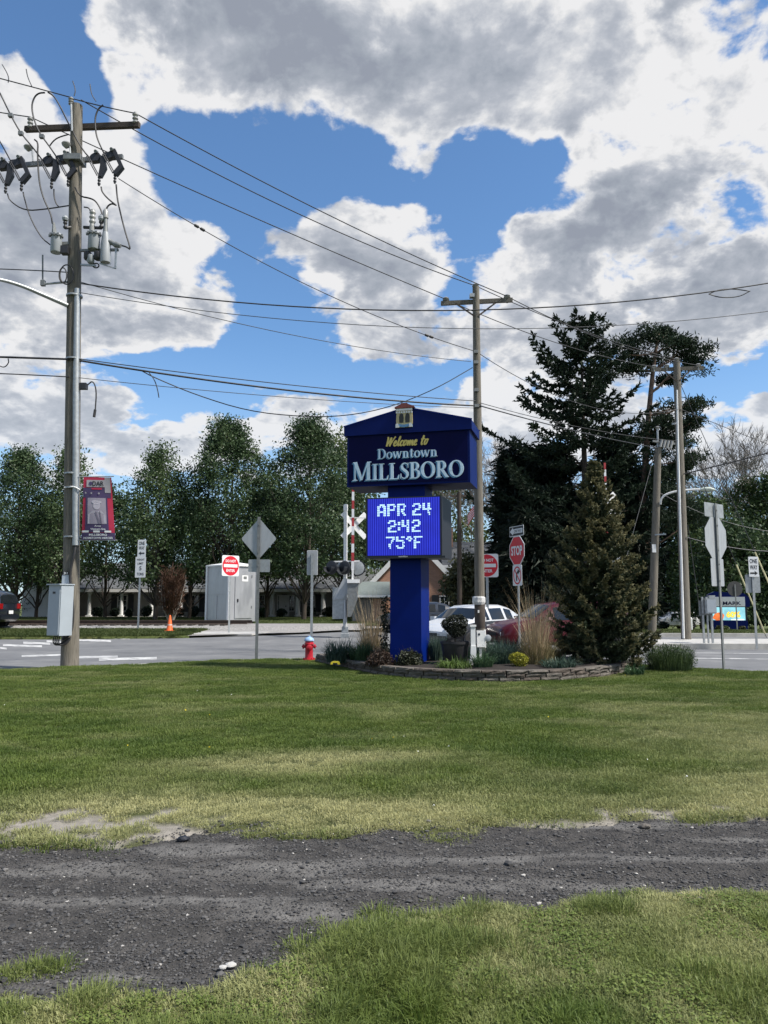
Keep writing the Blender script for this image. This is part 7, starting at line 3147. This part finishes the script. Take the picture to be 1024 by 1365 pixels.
m.box((ub(600, Y + 6), Y + 7, zb_ + .2), (.7, .7, 1.6))
m.build('chimney', MT['brick'], t)

# small low outbuilding left of the sign column
Y = 52.0
x0, x1 = ub(470, Y), ub(514, Y)
g0 = Hs(x0, Y)
t = thing('outbuilding', 'small low outbuilding with green grey roof beside the railway relay case', 'building', ((x0 + x1) / 2, Y, g0))
ze_ = zv(794, Y)
m = MB()
m.box(((x0 + x1) / 2, Y + 2.5, (ze_ + g0) / 2), (x1 - x0, 5, ze_ - g0))
m.build('wall', MT['beige'], t)
m = MB()
m.box((ub(505, Y), Y - .06, (zv(798, Y) + g0) / 2), (ub(514, Y) - ub(497, Y), .1, zv(798, Y) - g0))
m.build('brick_panel', MT['brick'], t)
MT['fence'] = pm('grey_fence_board', (.17, .15, .135), .85, var=.2, scale=4)
for i in range(6):
    m = MB()
    xx = ub(477 + i * 3.3, Y)
    m.box((xx, Y - .25 - .01 * (i % 2), g0 + .75), (.155, .04, 1.5 + .05 * (i % 3)))
    m.build('fence_board', MT['fence'], t)
m = MB()
zr = zv(774, Y)
m.add([(x0 - .3, Y - .5, ze_), (x1 + .3, Y - .5, ze_), (x1 + .3, Y + 2.5, zr), (x0 + .6, Y + 2.5, zr), (x0 - .3, Y + 5.5, ze_), (x1 + .3, Y + 5.5, ze_)], [(0, 1, 2, 3), (3, 2, 5, 4), (0, 3, 4), (1, 5, 2), (0, 4, 5, 1)])
m.build('roof', MT['roof_green'], t)
m = MB()
m.box(((x0 + x1) / 2, Y - .55, ze_ - .04), (x1 - x0 + .7, .1, .16))
m.build('gutter', MT['white'], t)
m = MB()
m.box((ub(481, Y), Y - .04, zv(802, Y)), (.35, .06, .5))
m.build('window', MT['winglass'], t)
# grey roofed house behind it
Y = 66
x0, x1 = ub(462, Y), ub(530, Y)
t = thing('grey_roof_house', 'house showing only its grey shingle roof above the small outbuilding', 'house', ((x0 + x1) / 2, Y, .3))
m = MB()
m.box(((x0 + x1) / 2, Y + 3, (zv(780, Y) + .2) / 2), (x1 - x0, 6, zv(780, Y) - .2))
m.build('wall', MT['beige'], t)
m = MB()
za, zb_ = zv(780, Y), zv(756, Y)
m.add([(x0 - .3, Y - .4, za), (x1 + .3, Y - .4, za), (x1 - 1.2, Y + 3, zb_), (x0 + 1.5, Y + 3, zb_), (x0 - .3, Y + 6.4, za), (x1 + .3, Y + 6.4, za)], [(0, 1, 2, 3), (3, 2, 5, 4), (0, 3, 4), (1, 5, 2), (0, 4, 5, 1)])
m.build('roof', MT['roof'], t)

# white porch far behind the STOP sign
Y = 62
x0, x1 = ub(662, Y), ub(700, Y)
g0 = Hs(x0, Y)
t = thing('white_porch_house', 'distant white porch house between the pole and the STOP sign', 'house', ((x0 + x1) / 2, Y, g0))
m = MB()
m.box(((x0 + x1) / 2, Y + 3, (zv(795, Y) + g0) / 2), (x1 - x0, 4, zv(795, Y) - g0))
m.build('wall', MT['siding'], t)
m = MB()
m.prism([(x0 - .2, zv(797, Y)), (x1 + .2, zv(797, Y)), (x1 + .2, zv(794.5, Y)), (x0 + (x1 - x0) * .45, zv(788.5, Y)), (x0 - .2, zv(794.5, Y))], Y - .5, Y + 5)
m.build('roof', MT['white'], t)
for u in (668, 677, 686, 694):
    m = MB()
    m.lathe([(.13, 0), (.12, zv(797, Y) - g0)], (ub(u, Y), Y - .2, g0), 10)
    m.build('porch_column', MT['white'], t)
m = MB()
m.box((ub(672.5, Y), Y + .96, g0 + 1.0), (.8, .1, 2.0))
m.build('door', MT['black'], t)

# far dark post with cross bar, flagpole
Y = 44
p = placed(613, 838, Y, None)
p.z = Hs(p.x, p.y)
t = thing('utility_pole', 'thin dark wooden pole with a short cross bar, right of the message screen', 'utility pole', p, 0, 'wooden utility poles')
m = MB()
m.tube([(0, 0, -.2), (.05, 0, at(614, 656, Y).z - p.z)], [.15, .12], 10)
m.build('shaft', MT['wood_dark'], t, local=True, smooth=40)
m = MB()
m.box((0, 0, at(614, 661, Y).z - p.z), (.9, .1, .12))
m.build('crossarm', MT['wood_dark'], t, local=True)
p = placed(638, 838, 46, None)
p.z = Hs(p.x, p.y)
t = thing('flagpole', 'distant flagpole hidden by the second wooden pole, flying a striped flag', 'flagpole', p)
ft = at(638, 668, 46).z - p.z
m = MB()
m.tube([(0, 0, 0), (0, 0, ft)], [.05, .03], 8)
m.build('pole', MT['white'], t, local=True)
f = thing('striped_flag', 'small red and white striped flag left of the second wooden pole', 'flag', p + Vector((0, 0, ft - 1.1)))
for i in range(9):
    m = MB()
    vs, fs = [], []
    for k in range(7):
        x = -.04 - .085 * k
        zz_ = .9 - i * .07 - .05 * k - .010 * k * k
        y = .05 * math.sin(k * 1.3)
        vs += [(x, y, zz_), (x, y, zz_ - .07)]
    for k in range(6):
        fs.append((2 * k, 2 * k + 1, 2 * k + 3, 2 * k + 2))
    m.add(vs, fs)
    m.build('stripe', MT['red_ref'] if i % 2 == 0 else MT['white_ref'], f, local=True)


# ------------------------------------------------------------------ cars
def car(name, label, loc, rotz, paint, st, cab, wheels, wr, hw, scale=1.0, lamp_round=False, dark_low=None, two=None, tail=True, rack=False):
    """body lofted over stations (x, z_bottom, z_belt, z_top); cab = spans (rear glass, sides..., windscreen)"""
    t = thing(name, label, 'car', loc, rotz)
    t.scale = (scale,) * 3
    ring = []
    n = len(st)
    for i, (x, zb, zt_, zp, k) in enumerate(st):
        w = hw * k
        up = zp - zt_
        if up > .14:
            wt = w * (.97 - .24 * min(1, up / .5))
            half = [(.84 * w, zb), (.985 * w, zb + .10), (w, zb + (zt_ - zb) * .55), (.965 * w, zt_), (wt, zp - .06), (wt * .82, zp), (0, zp + .02)]
        else:
            half = [(.84 * w, zb), (.985 * w, zb + .10), (w, zb + (zt_ - zb) * .55), (.965 * w, zt_), (.90 * w, zt_ + up * .7), (.7 * w, zp), (0, zp + .025)]
        ring.append(half)

    def P(i, j, s, off=0.0):
        y, z = ring[i][j]
        return Vector((st[i][0], s * (y + off), z))
    vs, fs, low = [], [], []
    idx = {}
    for i in range(n):
        for s in (1, -1):
            for j in range(7):
                idx[(i, j, s)] = len(vs)
                vs.append(P(i, j, s))
    for i in range(n - 1):
        for s in (1, -1):
            for j in range(6):
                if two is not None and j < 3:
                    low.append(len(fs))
                fs.append((idx[(i, j, s)], idx[(i + 1, j, s)], idx[(i + 1, j + 1, s)], idx[(i, j + 1, s)]))
        fs.append((idx[(i, 0, 1)], idx[(i, 0, -1)], idx[(i + 1, 0, -1)], idx[(i + 1, 0, 1)]))
    for i in (0, n - 1):
        fs.append(tuple(idx[(i, j, 1)] for j in range(7)) + tuple(idx[(i, j, -1)] for j in range(5, -1, -1)))
    m = MB()
    m.add(vs, fs)
    # weld the centre line
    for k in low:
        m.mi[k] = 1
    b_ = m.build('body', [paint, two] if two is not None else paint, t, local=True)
    bm = bmesh.new()
    bm.from_mesh(b_.data)
    bmesh.ops.remove_doubles(bm, verts=bm.verts, dist=.0005)
    bmesh.ops.recalc_face_normals(bm, faces=bm.faces)
    bm.to_mesh(b_.data)
    bm.free()
    b_.data.polygons.foreach_set('use_smooth', [True] * len(b_.data.polygons))
    b_.data.set_sharp_from_angle(angle=R(42))
    # glass
    rs, sides, ws = cab
    for (a, c), nm in ((rs, 'rear_window'), (ws, 'windscreen')):
        if a is None:
            continue
        q = []
        for i in (a, c):
            lo = i if (st[i][3] - st[i][2]) < (st[a + c - i][3] - st[a + c - i][2]) else None
            row = [P(i, 4, 1), P(i, 5, 1), P(i, 6, 1), P(i, 5, -1), P(i, 4, -1)]
            q.append(row)
        dirx = Vector((.012 if nm == 'windscreen' else -.012, 0, .012))
        m = MB()
        cvec = sum((p for r_ in q for p in r_), Vector()) / 10
        vv = []
        for r_i in range(2):
            for k in range(5):
                p = q[r_i][k].lerp(q[1 - r_i][k], .07)
                p = Vector((p.x, p.y * .94, p.z)) + dirx
                vv.append(p)
        m.add(vv, [(k, k + 1, k + 6, k + 5) for k in range(4)])
        m.build(nm, MT['carglass'], t, local=True, smooth=60)
    for (a, c) in sides:
        for s in (1, -1):
            A0, A1, B0, B1 = P(a, 3, s), P(a, 4, s), P(c, 3, s), P(c, 4, s)
            def qd(fx, fz):
                lo = A0.lerp(B0, fx)
                hi = A1.lerp(B1, fx)
                p = lo.lerp(hi, fz)
                return p + Vector((0, s * .012, .002))
            m = MB()
            m.add([qd(.06, .10), qd(.94, .10), qd(.94, .90), qd(.06, .90)], [(0, 1, 2, 3)])
            m.build('side_window', MT['carglass'], t, local=True)
    # wheels
    for x in wheels:
        for s in (1, -1):
            m = MB()
            rot = Matrix.Rotation(R(90), 3, 'X')
            m.lathe([(wr * 1.13, -.02), (wr * 1.13, .015), (.02, .016)], (x, s * (hw + (.0 if s < 0 else 0)), wr * 1.02), 26, Matrix.Rotation(R(90 * s * -1), 3, 'X'))
            m.build('wheel_arch', MT['black'], t, local=True)
            m = MB()
            m.lathe([(wr * .62, -.1), (wr * .92, -.1), (wr, -.06), (wr, .07), (wr * .93, .10), (wr * .66, .10)], (x, s * (hw - .06), wr), 26, Matrix.Rotation(R(90 * s * -1), 3, 'X'))
            w_ = m.build('wheel', MT['tyre'], t, local=True, smooth=40)
            m = MB()
            mt3 = Matrix.Rotation(R(90 * s * -1), 3, 'X')
            m.lathe([(wr * .67, .06), (wr * .69, .095), (wr * .60, .09), (wr * .58, .05), (.02, .05)], (x, s * (hw - .06), wr), 24, mt3)
            for k in range(5):
                a_ = k * 2 * math.pi / 5
                o = Vector((x, s * (hw - .06), wr))
                p0 = o + mt3 @ Vector((.05 * math.cos(a_), .05 * math.sin(a_), .088))
                p1 = o + mt3 @ Vector((wr * .62 * math.cos(a_), wr * .62 * math.sin(a_), .088))
                m.beam(p0, p1, .075, .03, mt3 @ Vector((0, 0, 1)))
            m.build('rim', MT['rim'], w_, local=True, smooth=40)
    xf, xr = st[-1][0], st[0][0]
    zf = st[-1][2]
    for s in (1, -1):
        if lamp_round:
            for (dy, rr, dz) in ((.62, .115, .03), (.38, .085, .01)):
                m = MB()
                m.lathe([(rr, -.06), (rr, .03), (rr * .6, .06), (.01, .07)], (xf - .06, s * dy * hw / .9, zf - .02 + dz), 16, Matrix.Rotation(R(90), 3, 'Y') @ Matrix.Rotation(R(0), 3, 'Z'))
                m.build('headlight', MT['lamp'], t, local=True, smooth=40)
        else:
            m = MB()
            m.box((xf - .13, s * hw * .66, zf - .04), (.2, hw * .32, .11), Matrix.Rotation(R(-20 * s), 3, 'Z'))
            m.build('headlight', MT['lamp'], t, local=True)
        m = MB()
        m.box((xr + .06, s * hw * .78, st[0][2] - .02), (.16, hw * .3, .22))
        m.build('tail_light', MT['taillamp'], t, local=True)
        wi = ws[1]
        m = MB()
        m.box((st[wi][0] - .22, s * (hw + .08), st[wi][2] + .10), (.10, .18, .13))
        m.build('mirror', paint, t, local=True)
        for k, sd in enumerate(sides):
            m = MB()
            m.box((st[sd[0]][0] + .16, s * (hw * .985 + .008), st[sd[0]][2] - .12), (.18, .03, .03))
            m.build('door_handle', paint, t, local=True)
    m = MB()
    m.box((xf - .03, 0, zf - .08), (.08, hw * .75, .16))
    m.build('grille', MT['black'], t, local=True)
    m = MB()
    m.box((xf - .02, 0, st[-1][1] + .08), (.14, hw * 1.55, .16))
    m.build('bumper', dark_low or paint, t, local=True)
    m = MB()
    m.box((xr + .02, 0, st[0][1] + .08), (.14, hw * 1.55, .16))
    m.build('bumper', dark_low or paint, t, local=True)
    m = MB()
    m.box((xr - .06, 0, st[0][1] + .28), (.02, .34, .14))
    m.build('number_plate', MT['white'], t, local=True)
    if rack:
        for s in (1, -1):
            m = MB()
            m.tube([(-1.5, s * hw * .62, st[2][3] + .06), (.3, s * hw * .62, st[2][3] + .07)], .025, 6)
            m.build('roof_rail', MT['black'], t, local=True)
    return t


SEDAN = [(-2.37, .40, .82, .86, .86), (-2.22, .28, .92, .97, .95), (-1.55, .24, .94, 1.02, 1), (-.95, .24, .94, 1.36, 1), (-.55, .24, .94, 1.43, 1), (-.48, .24, .94, 1.435, 1), (.30, .24, .93, 1.42, 1), (.38, .24, .93, 1.41, 1), (.62, .24, .92, 1.33, 1),
         (1.15, .24, .90, .99, 1), (1.85, .25, .82, .88, .98), (2.22, .28, .70, .76, .92), (2.37, .36, .60, .64, .80)]
SCAB = ((2, 3), [(3, 4), (5, 6), (7, 8)], (8, 9))
SUV = [(-2.25, .45, 1.0, 1.05, .92), (-2.15, .34, 1.05, 1.45, .97), (-1.95, .32, 1.05, 1.62, 1), (-1.15, .30, 1.05, 1.67, 1), (-1.08, .30, 1.05, 1.67, 1), (-.15, .30, 1.04, 1.66, 1), (-.08, .30, 1.04, 1.66, 1), (.52, .30, 1.03, 1.58, 1),
       (1.22, .30, 1.02, 1.12, 1), (1.85, .32, .95, 1.02, .98), (2.18, .36, .80, .88, .90), (2.28, .44, .70, .74, .80)]
UCAB = ((0, 1), [(2, 3), (4, 5), (6, 7)], (7, 8))


def paintmat(n, c):
    return pm(n, c, .32, var=.05, scale=2, coat=1.0, spec=.5)


MT['car_black'] = paintmat('glossy_black_paint', (.010, .011, .014))
MT['car_sky_sheen'] = paintmat('painted_sky_sheen', (.55, .57, .60))  # sky reflection on the black sedan's upper body, put into its colour
MT['car_red'] = pm('dark_red_paint', (.062, .003, .008), .35, var=.05, scale=2, coat=.35, spec=.3)
MT['car_white'] = paintmat('white_car_paint', (.72, .73, .74))
MT['car_navy'] = paintmat('dark_blue_paint', (.010, .014, .022))
MT['car_silver'] = paintmat('silver_paint', (.45, .46, .48))


def carpos(u, Y, dz=0):
    x = ub(u, Y)
    return (x, Y, Hs(x, Y) + ROADZ + dz)


car('sedan', 'black sedan with painted sky reflection on top and round headlights behind the black planter', carpos(633, 28.2), R(180 + 47), MT['car_sky_sheen'], SEDAN, SCAB, (-1.42, 1.45), .32, .90, 1.12, True, MT['car_black'], MT['car_black'])
car('red_suv', 'dark red car half hidden by the tall tan grass and the spruce', carpos(742, 26.2), R(180 + 14), MT['car_red'], SUV, UCAB, (-1.38, 1.42), .36, .91, 1.03, False, MT['car_red'])
car('dark_car', 'dark blue car mostly hidden behind the blue sign column', carpos(566, 39), R(185), MT['car_navy'], SEDAN, SCAB, (-1.42, 1.45), .32, .90, 1.0)
car('silver_car', 'distant silver car seen through the gap left of the STOP sign post', carpos(698, 45), R(170), MT['car_silver'], SUV, UCAB, (-1.38, 1.42), .36, .91, .9)
car('white_car', 'white car on the far right behind the two wooden poles', carpos(897, 76, .14), R(180), MT['car_white'], SUV, UCAB, (-1.38, 1.42), .36, .91, 1.0, rack=True)
car('dark_pickup', 'dark car cut by the left picture edge beside the grass verge', (ub(-56, 38), 38, .28), R(178), MT['car_navy'], SUV, UCAB, (-1.38, 1.42), .37, .93, 1.16)
# low dark shrub by the white car
round_shrub(886, 838, 70, 16, 10, 'ever', 'low dark shrub in front of the white car', 500, None)
for i, u in enumerate((958, 968, 990, 1003)):
    round_shrub(u, 842, 48.5, 9, 6, 'spring' if i % 2 else 'olive', ('low shrub below the left end of the far business sign', 'low pale shrub below the middle of the far business sign', 'low shrub below the right end of the far business sign', 'low pale shrub right of the far business sign')[i], 200, 'low shrubs round the far business sign')

# ------------------------------------------------------------------ turf, gravel and litter (nobody could count these)
def gn_scatter(name, pts, rot, scl, protos, mat, idx, dry=None, tilt=None):
    """points carrying turn, size and kind; the small meshes are set on them by geometry nodes"""
    me = bpy.data.meshes.new(name)
    me.vertices.add(len(pts))
    me.vertices.foreach_set('co', np.asarray(pts, np.float32).ravel())
    for an, av in (('turn', rot), ('size', scl), ('dry', dry if dry is not None else np.zeros(len(pts)))):
        a = me.attributes.new(an, 'FLOAT', 'POINT')
        a.data.foreach_set('value', np.asarray(av, np.float32))
    a = me.attributes.new('sort', 'INT', 'POINT')
    a.data.foreach_set('value', np.asarray(idx, np.int32))
    o = link(name, me, None, 'stuff')
    ng = bpy.data.node_groups.new(name, 'GeometryNodeTree')
    ng.interface.new_socket('Geometry', in_out='INPUT', socket_type='NodeSocketGeometry')
    ng.interface.new_socket('Geometry', in_out='OUTPUT', socket_type='NodeSocketGeometry')
    N, L = ng.nodes, ng.links
    gi, go = N.new('NodeGroupInput'), N.new('NodeGroupOutput')

    def attr(n, ty):
        x = N.new('GeometryNodeInputNamedAttribute')
        x.data_type = ty
        x.inputs['Name'].default_value = n
        return x.outputs['Attribute']
    join = N.new('GeometryNodeJoinGeometry')
    for k, pr in enumerate(protos):
        oi = N.new('GeometryNodeObjectInfo')
        oi.inputs['Object'].default_value = pr
        ip = N.new('GeometryNodeInstanceOnPoints')
        L.new(gi.outputs[0], ip.inputs['Points'])
        L.new(oi.outputs['Geometry'], ip.inputs['Instance'])
        cmp_ = N.new('FunctionNodeCompare')
        cmp_.data_type = 'INT'
        cmp_.operation = 'EQUAL'
        L.new(attr('sort', 'INT'), cmp_.inputs[2])
        cmp_.inputs[3].default_value = k
        L.new(cmp_.outputs[0], ip.inputs['Selection'])
        cx = N.new('ShaderNodeCombineXYZ')
        L.new(attr('turn', 'FLOAT'), cx.inputs[2])
        e2 = N.new('FunctionNodeEulerToRotation')
        L.new(cx.outputs[0], e2.inputs[0])
        L.new(e2.outputs[0], ip.inputs['Rotation'])
        L.new(attr('size', 'FLOAT'), ip.inputs['Scale'])
        L.new(ip.outputs[0], join.inputs[0])
    L.new(join.outputs[0], go.inputs[0])
    md = o.modifiers.new('scatter', 'NODES')
    md.node_group = ng
    return o


def proto(name, V, Q, mat):
    me = bpy.data.meshes.new(name)
    me.from_pydata([tuple(v) for v in V], [], [tuple(int(i) for i in q) for q in Q])
    me.materials.append(mat)
    return bpy.data.objects.new(name, me)


MT['grass'] = leafmat('lawn_grass', (.076, .122, .023), (.152, .202, .043), (.26, .285, .10), .9, .55, .35, attr=(.48, .46, .23))
tufts, tufts_near = [], []
for k in range(5):
    V, Q = blades(60, .10, .038, .3, .95, .0075, .8, 2)
    tufts.append(proto('grass_tuft', V, Q, MT['grass']))
for k in range(5):
    V, Q = blades(44, .055, .031, .35, 1.2, .0042, .9, 3)
    tufts_near.append(proto('grass_tuft', V, Q, MT['grass']))
V, Q = blades(60, .06, .060, .35, .95, .0046, .7, 4)
tufts_near.append(proto('grass_tuft', V, Q, MT['grass']))


MT['clover'] = leafmat('clover_leaf', (.10, .145, .03), (.19, .235, .06), (.34, .36, .16), 2.0, .55, .3)
for k in range(2):      # small round leaved weeds among the blades
    a_ = rng.uniform(0, 6.28, 26)
    r_ = .05 * np.sqrt(rng.uniform(0, 1, 26))
    c_ = np.stack([r_ * np.cos(a_), r_ * np.sin(a_), rng.uniform(.014, .034, 26)], -1)
    t1 = rng.normal(0, .35, (26, 3)) + np.array([1, 0, 0])
    ang = rng.uniform(0, 6.28, 26)
    e1 = np.stack([np.cos(ang), np.sin(ang), rng.normal(0, .3, 26)], -1) * .006
    e2 = np.stack([-np.sin(ang), np.cos(ang), rng.normal(0, .3, 26)], -1) * .005
    V = np.stack([c_ - e1, c_ + e2, c_ + e1, c_ - e2], 1).reshape(-1, 3)
    Q = np.arange(26)[:, None] * 4 + np.arange(4)
    tufts_near.append(proto('clover_tuft', V, Q, MT['clover']))


def dryness(x, y):
    d = 1.1 * (fbm(x * .9, y * 1.8, 4, 40) - .50)
    d = d + .42 * sstep(1.3, .1, y - yF(x)) * (y > yF(x))            # pale band beyond the drive
    d = d + .50 * sstep(.6, 3.5, x - .10 * y) * sstep(15, 9, y)   # right hand side is drier
    for (u, v, a, b) in ((400, 1022, 1.0, .5), (500, 1014, 1.3, .35), (330, 1075, 1.2, .35), (160, 1078, 1.0, .5), (560, 1085, 1.0, .35)):
        p = gp(u, v)
        d = d + .5 * np.exp(-(((x - p[0]) / a) ** 2 + ((y - p[1]) / b) ** 2))
    nearside = y < yN(x) + .3
    d = np.where(nearside, .32 + 1.2 * (fbm(x * 2.5, y * 2.5, 4, 44) - .5) + .2 * sstep(.5, .0, yN(x) - y), d)
    d = d + .25 * (fbm(x * 6, y * 6, 3, 45) - .5)
    return np.clip(d, 0, .88)


# beyond the drive
n = 52000
y = 4.6 + (23.0 - 4.6) * rng.uniform(0, 1, n) ** 1.15
x = rng.uniform(-1, 1, n) * (.56 * y + 1.8)
keep = (y < yE(x) - .02) & (drive(x, y) < .06 * rng.normal(0, 1, n)) & (y > yF(x) - .2)
keep &= rng.uniform(0, 1, n) > bare(x, y) * 1.02
# not under the bed, nor on the sidewalk
bedpoly = np.array([(p.x, p.y) for p in ring] + [(p.x, p.y) for p in bk])


def inside(px, py, poly):
    r = np.zeros(len(px), bool)
    j = len(poly) - 1
    for i in range(len(poly)):
        xi, yi = poly[i]
        xj, yj = poly[j]
        r ^= ((yi > py) != (yj > py)) & (px < (xj - xi) * (py - yi) / (yj - yi + 1e-12) + xi)
        j = i
    return r


keep &= ~inside(x, y, bedpoly)
keep &= ~((x > 7.5 + (y - 15.25) * .55) & (y > 15.2))
x, y = x[keep], y[keep]
z = lawnz(x, y)
dr = dryness(x, y)
gn_scatter('lawn_grass', np.stack([x, y, z - .004], -1), rng.uniform(0, 6.28, len(x)), rng.uniform(.7, 1.35, len(x)) * (1 - .3 * dr) * (.75 + .5 * fbm(x * 1.3, y * 1.3, 3, 61)), tufts, None, rng.integers(0, 5, len(x)), dr)
print('far turf', len(x))
# this side of the drive
n = 30000
y = rng.uniform(1.9, 4.7, n)
x = rng.uniform(-2.6, 4.2, n)
keep = (drive(x, y) < .05 * rng.normal(0, 1, n)) & (y < yN(x) + .3)
keep &= rng.uniform(0, 1, n) > bare(x, y)
keep &= rng.uniform(0, 1, n) < .55 + .8 * fbm(x * 3, y * 3, 3, 70)
x, y = x[keep], y[keep]
dr = dryness(x, y)
tall = np.exp(-(((x - gp(540, 1262)[0]) / .35) ** 2 + ((y - gp(540, 1262)[1]) / .16) ** 2)) + .35 * (fbm(x * 2.6, y * 2.6, 3, 71) > .66)
idx = np.where(rng.uniform(0, 1, len(x)) < tall * .8, 5, rng.integers(0, 5, len(x)))
idx = np.where((rng.uniform(0, 1, len(x)) < .34 * sstep(.45, .65, fbm(x * 3.5, y * 3.5, 3, 72))) & (idx != 5), rng.integers(6, 8, len(x)), idx)
dr = np.where(idx == 5, dr * .3, dr)
gn_scatter('near_grass', np.stack([x, y, lawnz(x, y) - .004], -1), rng.uniform(0, 6.28, len(x)), rng.uniform(.7, 1.35, len(x)), tufts_near, None, idx, dr)
print('near turf', len(x))
# stray tufts in the drive
pts = []
for (u, v, k, s_) in ((420, 1265, 60, .07), (30, 1291, 26, .06), (440, 1285, 60, .12), (560, 1220, 40, .1), (64, 1281, 14, .05), (500, 1240, 60, .15), (380, 1305, 50, .14)):
    p = gp(u, v)
    pts.append(np.stack([p[0] + rng.normal(0, s_, k), p[1] + rng.normal(0, s_ * .6, k)], -1))
P = np.concatenate(pts)
gn_scatter('stray_grass', np.stack([P[:, 0], P[:, 1], np.full(len(P), -.03)], -1), rng.uniform(0, 6.28, len(P)), rng.uniform(.6, 1.2, len(P)), tufts_near, None, rng.integers(0, 6, len(P)), rng.uniform(0, .25, len(P)))
# coarse turf of the verges beyond the street
MT['grass_far'] = leafmat('verge_grass', (.05, .075, .02), (.10, .125, .038), (.17, .18, .07), .3, .6, .3)
tf = []
for k in range(4):
    V, Q = blades(40, .28, .09, .3, .8, .03, .6, 2)
    tf.append(proto('verge_tuft', V, Q, MT['grass_far']))
n = 9000
x = rng.uniform(-36, -8.8, n)
y = rng.uniform(33.3, 38.4, n)
k = (y > yRoad(x))
x1, y1 = x[k], y[k]
x = rng.uniform(-45, 5.5, 11000)
y = rng.uniform(43, 66, 11000)
x2 = rng.uniform(10, 48, 5000)
y2 = rng.uniform(39.4, 64, 5000)
X = np.concatenate([x1, x, x2])
Yy = np.concatenate([y1, y, y2])
gn_scatter('verge_grass', np.stack([X, Yy, H(X, Yy) + .02], -1), rng.uniform(0, 6.28, len(X)), rng.uniform(.6, 1.3, len(X)), tf, None, rng.integers(0, 4, len(X)))


# crushed stone
def pebble(seed, mat):
    bm = bmesh.new()
    bmesh.ops.create_icosphere(bm, subdivisions=1, radius=1.0)
    r = random.Random(seed)
    for v in bm.verts:
        v.co = Vector((v.co.x * 1.15, v.co.y * .9, v.co.z * .62)) * r.uniform(.72, 1.18)
    me = bpy.data.meshes.new('pebble')
    bm.to_mesh(me)
    bm.free()
    me.materials.append(mat)
    return bpy.data.objects.new('pebble', me)


def stonemat():
    m = bpy.data.materials.new('loose_stone')
    m.use_nodes = True
    N, L = m.node_tree.nodes, m.node_tree.links
    b = N['Principled BSDF']
    b.inputs['Roughness'].default_value = .85
    a = N.new('ShaderNodeAttribute')
    a.attribute_type = 'INSTANCER'
    a.attribute_name = 'dry'
    cr = N.new('ShaderNodeValToRGB')
    e = cr.color_ramp.elements
    e[0].position, e[0].color = 0, (.028, .028, .03, 1)
    e[1].position, e[1].color = 1, (.40, .38, .35, 1)
    for p_, c in ((.35, (.046, .045, .045)), (.7, (.09, .087, .085)), (.93, (.155, .148, .14))):
        x = e.new(p_)
        x.color = (*c, 1)
    L.new(a.outputs['Fac'], cr.inputs[0])
    L.new(cr.outputs[0], b.inputs['Base Color'])
    return m


sm = stonemat()
peb = [pebble(k, sm) for k in range(5)]
n = 90000
y = 2.9 + (6.3 - 2.9) * rng.uniform(0, 1, n)
x = rng.uniform(-1, 1, n) * (.56 * y + .5)
dd = drive(x, y)
keep = dd > -.10 + .08 * rng.normal(0, 1, n)
keep &= rng.uniform(0, 1, n) < (.35 + 1.3 * (fbm(x * .9, y * 5, 4, 81) - .25)) * (1 - .4 * sstep(.52, .68, fbm(x * .8, y * 4.5, 4, 21)))
x, y = x[keep], y[keep]
zi = -.022 + .012 * np.cos((y - (yF(x) + yN(x)) / 2) * 7 + 1.5 * fbm(x * .4, y, 2, 8)) * .6 + .03 * (fbm(x * 1.2, y * 4, 4, 4) - .5) + .012 * (fbm(x * 9, y * 9, 3, 12) - .5) - .05 * sstep(.05, -.15, drive(x, y))
zi = np.maximum(zi, lawnz(x, y))
size = np.clip(np.exp(rng.normal(math.log(.0052), .42, len(x))), .0025, .022)
size[rng.uniform(0, 1, len(x)) < .002] *= 2.0
tone = np.clip(rng.beta(2.0, 2.6, len(x)), 0, .93)
tone[rng.uniform(0, 1, len(x)) < .006] = 1.0
gn_scatter('loose_gravel', np.stack([x, y, zi + size * .25], -1), rng.uniform(0, 6.28, len(x)), size, peb, None, rng.integers(0, 5, len(x)), tone)
print('stones', len(x))
# a few larger stones and clods one can tell apart
for (u, v, s_, mt, lab) in ((308, 1291, .020, 'concrete', 'pale stone in the gravel beside a smaller pale one'), (297, 1294, .014, 'concrete', 'smaller pale stone left of the pale stone in the gravel'), (244, 1121, .035, 'black', 'black clod on the far edge of the gravel'),
                            (860, 1104, .035, 'stone', 'flat grey brown stone at the far edge of the gravel, right')):
    p = gp(u, v, -.02)
    bm = bmesh.new()
    bmesh.ops.create_icosphere(bm, subdivisions=2, radius=s_)
    for vv in bm.verts:
        vv.co = Vector((vv.co.x * 1.3, vv.co.y, vv.co.z * .6)) * random.uniform(.85, 1.12)
    me = bpy.data.meshes.new('loose_stone')
    bm.to_mesh(me)
    bm.free()
    me.materials.append(MT[mt])
    o = link('loose_stone', me)
    o.location = (p.x, p.y, -.005)
    tag(o, lab, 'stone')
# small white flowers and dandelion heads in the lawn
fl = []
for c_, nm in (((.75, .75, .72), 'white_flower_petals'), ((.7, .55, .03), 'dandelion_petals')):
    V, Q = leafcloud(np.array([[0, 0, .05]] * 3) + rng.normal(0, .004, (3, 3)), .015, .2, .0, .9)
    fl.append(proto('lawn_flower', V, Q, pm(nm, c_, .7)))
n = 40
y = 5.6 + 12 * rng.uniform(0, 1, n)
x = rng.uniform(-1, 1, n) * .5 * y
k = (drive(x, y) < -.2) & ~inside(x, y, bedpoly)
x, y = x[k], y[k]
gn_scatter('lawn_flowers', np.stack([x, y, lawnz(x, y)], -1), rng.uniform(0, 6.28, len(x)), rng.uniform(.7, 1.3, len(x)), fl, None, (rng.uniform(0, 1, len(x)) < .25).astype(int))
